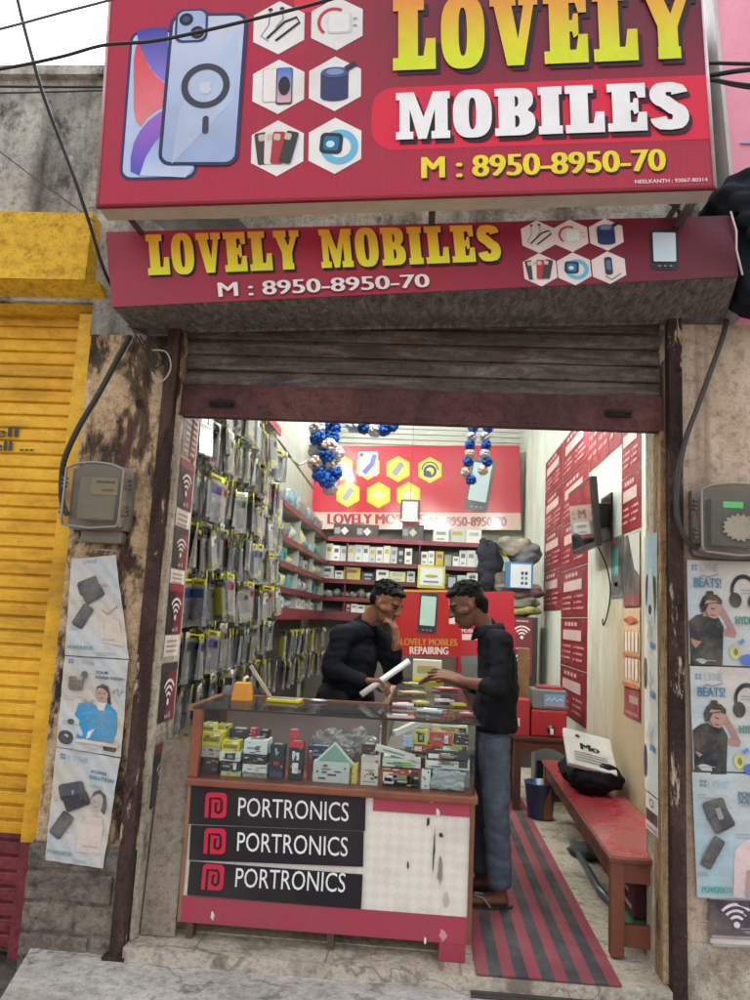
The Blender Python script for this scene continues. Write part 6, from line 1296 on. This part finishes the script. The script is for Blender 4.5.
# ---- stool with water jug
ty = 2.75; A = G(549, 738, 1, ty); tz = A.z
st = thing('table', 'dark wooden side table carrying the water jug at the end of bench', 'table', (1.0, ty + .2, 0))
xs0 = G(513, 745, 1, ty).x; xs1 = 1.235
b = MB(); b.box((xs0, ty, tz - .03), (xs1, ty + .42, tz), c('#5a3022'), 'wood', .004); b.build('top', st)
for x in (xs0 + .01, xs1 - .07):
    for y in (ty + .01, ty + .35): b = MB(); b.box((x, y, .011), (x + .055, y + .055, tz - .031), c('#57301f'), 'wood'); b.build('leg', st)
b = MB(); P = [(xs0 + .066, tz - .031), (xs1 - .071, tz - .031), (xs1 - .071, tz - .15)] + [(lin(xs1 - .09, xs0 + .085, k / 8), tz - .15 + .07 * math.sin(math.pi * k / 8)) for k in range(9)] + [(xs0 + .066, tz - .15)]
b.prism(P, ty + .02, ty + .045, 1, c('#5f3423'), 'wood'); b.build('apron', st)
jg = thing('water_jug', 'boxy insulated water jug, red below and grey above with a tap', 'water jug', (1.03, ty + .15, tz))
jx0, jx1 = G(531, 735, 1, ty + .03).x, G(567, 735, 1, ty + .03).x; jx1 = min(jx1, 1.225); zt = G(550, 690, 1, ty + .03).z; zl = G(550, 710, 1, ty + .03).z
b = MB(); b.box((jx0, ty + .03, tz + .001), (jx1, ty + .3, zl), c('#a8202c'), 'plastic', .018); b.build('lower_body', jg)
b = MB(); b.box((jx0 + .006, ty + .035, zl + .001), (jx1 - .006, ty + .295, zt), c('#6f7674'), 'plastic', .014); b.build('upper_body', jg)
b = MB(); b.box((jx0 + .05, ty + .07, zt), (jx1 - .03, ty + .26, zt + .022), c('#9c2630'), 'plastic', .008); b.build('lid', jg)
b = MB(); xx = lin(jx0, jx1, .55); b.lathe((0, 0, 0), [(.03, 0), (.03, .012), (.012, .014), (.010, .04)], 14, c('#1c1c1e'), 'plastic'); b.v = [(xx + v[0], ty + .028 - v[2], tz + .06 + v[1]) for v in b.v]; b.box((xx - .012, ty - .022, tz + .03), (xx + .012, ty - .006, tz + .07), c('#e2e2de'), 'plastic'); b.build('tap', jg)
m = MB(); cv = Canvas(m, V((lin(jx0, jx1, .35), ty + .034, zl + .025)), V((jx1 - .02, ty + .034, zl + .025)), V((jx1 - .02, ty + .034, zt - .03)), V((lin(jx0, jx1, .35), ty + .034, zt - .03)), 1, .7, 'print', .001); cv.rect(0, 0, 1, .7, c('#7f9fc8')); cv.k = 3; cv.rect(.05, .05, .95, .16, c('#c98f9a')); cv.line([(.1, .3), (.25, .5), (.35, .3), (.5, .5), (.62, .32), (.8, .45), (.9, .35)], .05, c('#d9e4ef')); m.build('label_sticker', jg)
m = MB(); a = G(513, 738, 1, ty + .02).x; m.box((a, ty + .03, tz + .001), (jx0 - .012, ty + .25, G(520, 700, 1, ty + .02).z), c('#a3232f'), 'cardboard', .005); m.box((a + .004, ty + .0285, tz + .07), (a + .05, ty + .0295, tz + .13), c('#dcd6d0'), 'print'); m.build('red_box', label='red box with a white patch beside the water jug', cat='box')
A = G(524, 660, 1, 3.6); m = MB(); m.box((A.x - .05, 3.6, .6), (A.x + .05, 3.66, A.z + .1), c('#8a6a44'), 'wood', .004); m.build('wooden_post', label='short tan wooden post standing behind the red box', cat='post')
bx = G(541, 818, 2, 0.012); m = MB(); m.lathe((bx.x, bx.y + .05, .001), [(.085, 0), (.09, .01), (.115, .24), (.122, .245), (.122, .255), (.112, .255), (.085, .02), (.001, .018)], 22, c('#1c3a5c'), 'plastic'); m.build('bucket', label='dark blue plastic bucket on the floor before the side table', cat='bucket')
m = MB(); m.box((.95, ty + .5, .001), (1.24, ty + .75, .40), c('#a9b2b0'), 'cardboard', .005); m.box((.96, ty + .4985, .1), (1.1, ty + .4995, .3), c('#26303c'), 'print'); m.build('carton', label='pale carton stored under the dark side table', cat='carton')
# ---- tube lights inside
def tube(lbl, a, b_, drop):
    t = thing('tube_light', lbl, 'tube light', tuple((V(a) + V(b_)) / 2)); m = MB(); m.tube([a, b_], .014, 10, (1, 1, 1), 'tube_glow'); m.build('tube', t)
    m = MB(); u = (V(b_) - V(a)).normalized(); m.tube([V(a) + V(drop) * .04 - u * .03, V(b_) + V(drop) * .04 + u * .03], .022, 6, c('#d8d8d4'), 'metal'); m.build('fitting', t)
    for e in (a, b_): m = MB(); m.tube([V(e) - u * .02, V(e) + u * .02], .017, 8, c('#b8b8b4'), 'plastic'); m.build('end_cap', t)
tube('lit tube light fixed over the entrance, facing into the shop', (-.75, .37, 3.35), (.45, .37, 3.35), (0, -1, 0))
tube('lit tube light high on the left wall of the shop', (-1.5, 2.2, 3.95), (-1.5, 3.4, 3.95), (-1, 0, 0))
tube('lit tube light high on the left wall toward the back', (-1.5, 4.7, 4.0), (-1.5, 5.9, 4.0), (-1, 0, 0))
tube('lit tube light high on the right wall of the shop', (1.2, 1.9, 3.2), (1.2, 3.1, 3.2), (1, 0, 0))
# ================================================================== people
def frame(ctr, f, u):
    f = V(f).normalized(); u = V(u); u = (u - f * f.dot(u)).normalized(); s_ = u.cross(f)      # local x=f, y=left, z=up
    return Matrix.Translation(V(ctr)) @ Matrix((f, s_, u)).transposed().to_4x4()
def head(B, M, neck_base):
    B.ell(M, (-.012, 0, .035), (.096, .077, .088)); B.lcap(M, (.030, 0, .0), (.052, 0, -.078), .064, .030); B.lcap(M, (.0, 0, -.03), (.035, 0, -.07), .055, .045)
    B.lcap(M, (.066, .03, .028), (.066, -.03, .028), .022, .022)
    B.lcap(M, (.086, 0, .022), (.104, 0, -.016), .010, .014); B.lcap(M, (.096, .013, -.020), (.096, -.013, -.020), .009, .009)
    B.lcap(M, (.080, .018, -.046), (.080, -.018, -.046), .010, .010); B.lcap(M, (.078, .014, -.058), (.078, -.014, -.058), .009, .009)
    B.lcap(M, (.072, .008, -.082), (.072, -.008, -.082), .014, .014)
    for s_ in (-1, 1): B.ell(M, (-.006, s_ * .074, -.006), (.014, .009, .026)); B.lcap(M, (.05, s_ * .038, -.012), (.02, s_ * .055, -.02), .024, .02)
    B.cap(M @ V((-.025, 0, -.03)), neck_base, .047, .050)
def skincol(Ms, base, lip, brow):
    Mi = Ms.inverted()
    def f(p):
        q = Mi @ p; x, y, z = q; a = abs(y)
        if x > .05 and abs(z - .030 + a * .10) < .006 and .012 < a < .052: return brow
        if x > .055 and abs(z - .010) < .0065 and .016 < a < .044: return c('#15100f') if abs(a - .030) < .007 else c('#54463f')
        if x > .065 and abs(z + .052) < .010 and a < .025: return lip
        if x > .03 and z < -.03 and x < .2 and z > -.12 and a < .06: return tuple(k * .72 for k in base)
        return base
    return f
def hand(B, w, d, n, side, curl=.4, spread=.12, L_=1.0, grip=False):
    """w wrist, d direction of the fingers, n palm normal (the way the palm faces), side = +1 thumb on d x n side"""
    w = V(w); d = V(d).normalized(); n = V(n); n = (n - d * n.dot(d)).normalized(); t = d.cross(n) * side
    B.cap(w - d * .01, w + d * .03, .026, .028, sq=(n, .7))
    for k in range(4):
        o_ = (1.5 - k) * .0195; B.cap(w + d * .025 + t * o_ * .8, w + d * .088 + t * o_, .0135, .0115)
    ln = (.043, .048, .045, .034)
    for k in range(4):
        o_ = (1.5 - k) * .0195; p = w + d * .088 + t * o_; a = 0; dd = (d + t * (1.5 - k) * spread * .6).normalized()
        for j, (seg, r0, r1) in enumerate(((1.0, .0105, .0095), (.62, .0095, .0088), (.48, .0088, .0075))):
            a += curl * (1.0 if j else .8); v = dd * math.cos(a) + n * math.sin(a); q = p + v * ln[k] * seg * L_; B.cap(p, q, r0, r1); p = q
    p = w + d * .02 + t * .026; v = (d * .62 + t * .62 + n * .35).normalized(); q = p + v * .045; B.cap(p, q, .014, .0115); v2 = (d * .8 + t * (.25 - curl * .3) + n * (.3 + curl * .5)).normalized(); q2 = q + v2 * .032; B.cap(q, q2, .0112, .0095); B.cap(q2, q2 + v2 * .016, .0092, .0078)
def hairblob(H, M, rs, fringe=True, seed=1):
    H.ell(M, (-.020, 0, .050), (.091, .078, .076)); H.ell(M, (-.050, 0, .018), (.060, .074, .066))
    if fringe: H.ell(M, (.038, 0, .090), (.050, .062, .022))
    r_ = random.Random(seed)
    for k in range(300):
        a = r_.uniform(0, 2 * math.pi); t = r_.uniform(.02, 1.35); x = -.022 + .097 * math.sin(t) * math.cos(a); y = .081 * math.sin(t) * math.sin(a); z = .050 + .075 * math.cos(t)
        if x > .055 and z < .085: continue
        p = V((x, y, z)); d = (p - V((-.03, 0, .02))).normalized(); d = (d * .6 + V((.5, r_.uniform(-.3, .3), -.15))).normalized(); H.lcap(M, p - d * .006, p + d * r_.uniform(.008, .022), .006, .003)
def g3(px, py, y): return G(px, py, 1, y)
SK1, SK2 = c('#85563f'), c('#714836')
# ---------------- the man behind the counter
p1 = thing('person', 'man in a dark navy shirt behind the counter, head bowed, one hand at his mouth', 'person', (-.40, 1.02, 0))
H = g3(386, 604, .98); M = frame(H, (.80, -.42, -.42), (.35, -.10, .9)); nb_ = g3(363, 626, 1.02)
C1 = g3(353, 655, 1.02); PV = V((-.43, 1.04, .93)); f_ = V((.82, -.57, 0)); lf = V((.57, .82, 0))
shR = g3(342, 635, .86); shL = g3(380, 632, 1.15); elR = g3(331, 669, .80); wrR = g3(364, 681, .76); elL = g3(395, 676, 1.0); wrL = g3(396, 644, .92)
B = Sh(); head(B, M, nb_)
B.chain([nb_, C1, (C1 + PV) / 2, PV], [.05, .095, .10, .10], sq=(lf, 1.2)); B.cap(shR, shL, .050, .050)
B.chain([shR, elR, elR.lerp(wrR, .8), wrR], [.040, .028, .024, .026]); B.chain([shL, elL, elL.lerp(wrL, .6), wrL], [.040, .028, .028, .026])
td = (g3(409, 660, .80) - g3(361, 695, .70)).normalized()
hand(B, wrR, V((.95, -.1, .05)), V((.1, -.2, -1)), 1, .75, .02)
hand(B, wrL, V((-.12, -.02, 1)), V((-.9, .3, 0)), -1, .62, .05)
for s_, dx in ((-1, -.0), (1, .0)):
    hp = PV + lf * s_ * .09; kn = hp + V((.02, 0, -.44)); an = kn + V((-.02, 0, -.40)); an.z = .09; B.chain([hp, kn, an], [.085, .058, .042]); B.cap(an + V((0, 0, -.04)), V((an.x + .17, an.y - .10, .035)), .035, .03)
B.fuse('body', p1, skincol(M, SK1, c('#5b2f2b'), c('#120d0c')), 'skin', .005, 3)
S = Sh(); S.chain([nb_ - V((0, 0, .02)), C1, (C1 + PV) / 2, PV, PV - V((0, 0, .10))], [.062, .130, .134, .140, .148], sq=(lf, 1.2)); S.chain([shR, elR, wrR - (wrR - elR) * .06], [.066, .053, .038]); S.chain([shL, elL, wrL - (wrL - elL) * .22], [.064, .050, .036]); S.cap(shR, shL, .064, .064)
S.cap(nb_ - V((0, 0, .03)), shR, .055, .06); S.cap(nb_ - V((0, 0, .03)), shL, .055, .06); S.cap(nb_ - V((0, 0, .02)), nb_ + V((.004, 0, .004)), .066, .064)
S.fuse('shirt', p1, c('#0f111b'), 'cloth', .008, 4, folds=.015, fs=8)
T_ = Sh()
for s_ in (-1, 1): hp = PV + lf * s_ * .09; kn = hp + V((.02, 0, -.44)); an = kn + V((-.02, 0, -.38)); T_.chain([hp, kn, an], [.115, .085, .075])
T_.fuse('trousers', p1, c('#1d1e22'), 'cloth', .010, 3, folds=.012)
for s_ in (-1, 1):
    hp = PV + lf * s_ * .09; q = Sh(); q.cap((hp.x - .02, hp.y, .04), (hp.x + .15, hp.y - .10, .035), .045, .04); q.fuse('shoe', p1, c('#1a1716'), 'rubber', .008, 2, cut=[(V((0, 0, .005)), V((0, 0, -1)))])
Hh_ = Sh(); hairblob(Hh_, M, None, True, 3); Hh_.fuse('hair', p1, c('#0c0a0a'), 'hair', .004, 3, folds=.002, fs=80)
def collar(par, nb, fwd, col, r=.062):
    fwd = V(fwd).normalized(); sd = V((0, 0, 1)).cross(fwd).normalized()
    for s_ in (-1, 1):
        vs = []; n = 9
        for k in range(n):
            a = math.radians(lin(170, 22, k / (n - 1))); p = nb + fwd * math.cos(a) * r * 1.05 + sd * s_ * math.sin(a) * r; dz = -.035 * k / (n - 1)
            o_ = (fwd * math.cos(a) + sd * s_ * math.sin(a)); e = lin(.03, .062, k / (n - 1))
            vs += [p + V((0, 0, .040 + dz)), p + o_ * .018 + V((0, 0, .036 + dz)), p + o_ * (.034) + V((0, 0, .036 + dz - e)), p + o_ * .024 + V((0, 0, .034 + dz - e))]
        fs = [(4 * k + j, 4 * (k + 1) + j, 4 * (k + 1) + (j + 1) % 4, 4 * k + (j + 1) % 4) for k in range(n - 1) for j in range(4)] + [(0, 1, 2, 3), tuple(4 * (n - 1) + j for j in (3, 2, 1, 0))]
        b = MB(); b.add(vs, fs, col, 'cloth', True); b.build('collar', par)
collar(p1, nb_, (.8, -.5, 0), c('#121521'))
# rolled white tube he holds
a, b_ = g3(361, 695, .70), g3(409, 661, .80); m = MB(); m.tube([a, b_], .0165, 16, c('#dcdcd8'), 'print'); m.build('rolled_paper', label='white rolled paper tube held by the man in navy', cat='paper roll')
# ---------------- the man in front of the counter
p2 = thing('person', 'man in black shirt and faded jeans standing at the counter, looking down at his hands', 'person', (.38, .8, 0))
H = g3(467, 606, .78); M = frame(H, (-.90, -.14, -.42), (-.42, -.0, .9)); nb_ = g3(488, 629, .80)
C1 = g3(497, 659, .80); PV = V((.385, .82, .92)); lf = V((0, 1, 0))
shL = g3(502, 643, .65); shR = g3(492, 641, .96); elL = g3(500, 689, .59); wrL = g3(463, 681, .62); elR = g3(487, 690, .98); wrR = g3(452, 680, .82)
B = Sh(); head(B, M, nb_)
B.chain([nb_, C1, (C1 + PV) / 2, PV], [.046, .080, .080, .088], sq=(lf, 1.35)); B.cap(shR, shL, .045, .045)
B.chain([shL, elL, elL.lerp(wrL, .5), wrL], [.038, .032, .034, .024]); B.chain([shR, elR, elR.lerp(wrR, .5), wrR], [.038, .032, .034, .024])
hand(B, wrL, V((-.93, .10, .26)), V((-.2, .5, -.8)), -1, .22, .22); hand(B, wrR, V((-.95, -.15, .10)), V((-.1, -.35, -.9)), 1, .30, .16)
LG = [(g3(494, 738, .74), g3(496, 806, .70), g3(499, 884, .72)), (g3(490, 738, .92), g3(486, 800, .93), g3(482, 866, .95))]
for k, (hp, kn, an) in enumerate(LG):
    an = V((an.x, an.y, .085)); B.chain([hp, kn, an], [.058, .048, .036]); toe = V((an.x - .155, an.y - .03, .036)); B.cap(an + V((.02, 0, -.045)), toe, .030, .022, sq=(V((0, 1, 0)), 1.25)); B.cap(an, an + V((.01, 0, -.03)), .036, .034)
    for q in range(5): B.cap(toe + V((.01, -.028 + q * .013, -.002)), toe + V((-.020 + abs(q - 1) * .004, -.030 + q * .014, -.008)), .010, .008)
B.fuse('body', p2, skincol(M, SK2, c('#56302b'), c('#120d0c')), 'skin', .005, 3)
S = Sh(); S.chain([nb_ - V((0, 0, .02)), C1, (C1 + PV) / 2 + V((.01, 0, 0)), PV, PV - V((0, 0, .05))], [.060, .106, .110, .120, .126], sq=(lf, 1.5)); S.cap(shR, shL, .066, .066)
S.chain([shL, elL, elL.lerp(wrL, .42)], [.060, .054, .042]); S.chain([shR, elR, elR.lerp(wrR, .42)], [.060, .052, .042]); S.cap(nb_ - V((0, 0, .03)), shR, .052, .056); S.cap(nb_ - V((0, 0, .03)), shL, .052, .056); S.cap(nb_ + V((0, 0, -.02)), nb_ + V((-.004, 0, .002)), .062, .060)
S.fuse('shirt', p2, c('#15151a'), 'cloth', .008, 4, folds=.014, fs=8, cut=[(PV - V((0, 0, .075)), V((0, 0, -1)))])
for fc, ff in ((shL, elL),): pass
T_ = Sh()
for k, (hp, kn, an) in enumerate(LG):
    an = V((an.x, an.y, .13)); T_.chain([hp + V((0, 0, .06)), hp, kn, an], [.080, .086, .072, .066])
T_.fuse('jeans', p2, c('#545c69'), 'denim', .008, 3, folds=.012, fs=9, cut=[(V((0, 0, .10)), V((0, 0, -1)))])
for k, (hp, kn, an) in enumerate(LG):
    cx, cy = an.x - .06, an.y - .015; sd_ = thing('flip_flop', 'x', 'x', (cx, cy, 0.009)); 
    del sd_['category']; del sd_['label']; bpy.data.objects.remove(sd_)
    m = MB(); pts = [(cx + .13 * math.cos(t) - .0, cy + (.045 + .008 * math.cos(t + 3.14)) * math.sin(t)) for t in [2 * math.pi * j / 20 for j in range(20)]]
    m.prism(pts, .0085, .020, 2, c('#2a2320'), 'rubber'); sole = m.build('sandal', p2)
    m = MB(); tx = cx - .07
    for s_ in (-1, 1): m.tube([(tx - .01, cy, .022), (tx + .015, cy + s_ * .018, .062), (tx + .05, cy + s_ * .034, .055), (tx + .085, cy + s_ * .043, .018)], .006, 6, c('#8d8783') if k == 0 else c('#2a2320'), 'rubber')
    o = m.build('strap', p2)
Hh_ = Sh(); hairblob(Hh_, M, None, True, 9); Hh_.lcap(M, (-.07, 0, -.01), (-.06, 0, -.05), .05, .04); Hh_.fuse('hair', p2, c('#0b0909'), 'hair', .004, 3, folds=.002, fs=80)
collar(p2, nb_, (-1, 0, 0), c('#1a1a20'), .058)
# belt line / pocket seams
m = MB(); q = g3(502, 745, .60); m.tube([g3(478, 733, .655), g3(490, 737, .635), g3(507, 734, .66)], .003, 5, c('#4c586c'), 'denim'); m.build('pocket_seam', p2)
EXPO = 1.3
# ================================================================== light
w = bpy.data.worlds.new('World'); SC.world = w; w.use_nodes = True; nt = w.node_tree; nt.nodes.clear()
ow = nt.nodes.new('ShaderNodeOutputWorld'); bgn = nt.nodes.new('ShaderNodeBackground'); sk = nt.nodes.new('ShaderNodeTexSky'); sk.sky_type = 'NISHITA'; sk.sun_disc = False
sk.sun_elevation = math.radians(58); sk.sun_rotation = math.radians(20); sk.dust_density = 6; sk.air_density = 1.2; sk.ozone_density = .5
hs = nt.nodes.new('ShaderNodeHueSaturation'); hs.inputs['Saturation'].default_value = .22; hs.inputs['Value'].default_value = 1.5
L(nt, sk.outputs[0], hs.inputs['Color']); L(nt, hs.outputs[0], bgn.inputs[0]); bgn.inputs[1].default_value = .15; L(nt, bgn.outputs[0], ow.inputs[0])
sd = bpy.data.lights.new('sun', 'SUN'); sd.energy = 1.0; sd.angle = math.radians(25); sd.color = (1, .96, .90)
so = bpy.data.objects.new('sun', sd); COL.objects.link(so)
d = V((math.sin(math.radians(20)) * math.cos(math.radians(58)), math.cos(math.radians(20)) * math.cos(math.radians(58)), math.sin(math.radians(58))))
so.rotation_euler = d.to_track_quat('Z', 'Y').to_euler(); so.location = (0, -5, 8)
SC.view_settings.view_transform = 'Standard'; SC.view_settings.look = 'None'; SC.view_settings.gamma = 1; SC.view_settings.exposure = EXPO
SC.cycles.max_bounces = 8; SC.cycles.transparent_max_bounces = 16; SC.cycles.sample_clamp_indirect = 6
SC.cycles.caustics_reflective = False; SC.cycles.caustics_refractive = False
try: SC.cycles.use_denoising = True
except Exception: pass
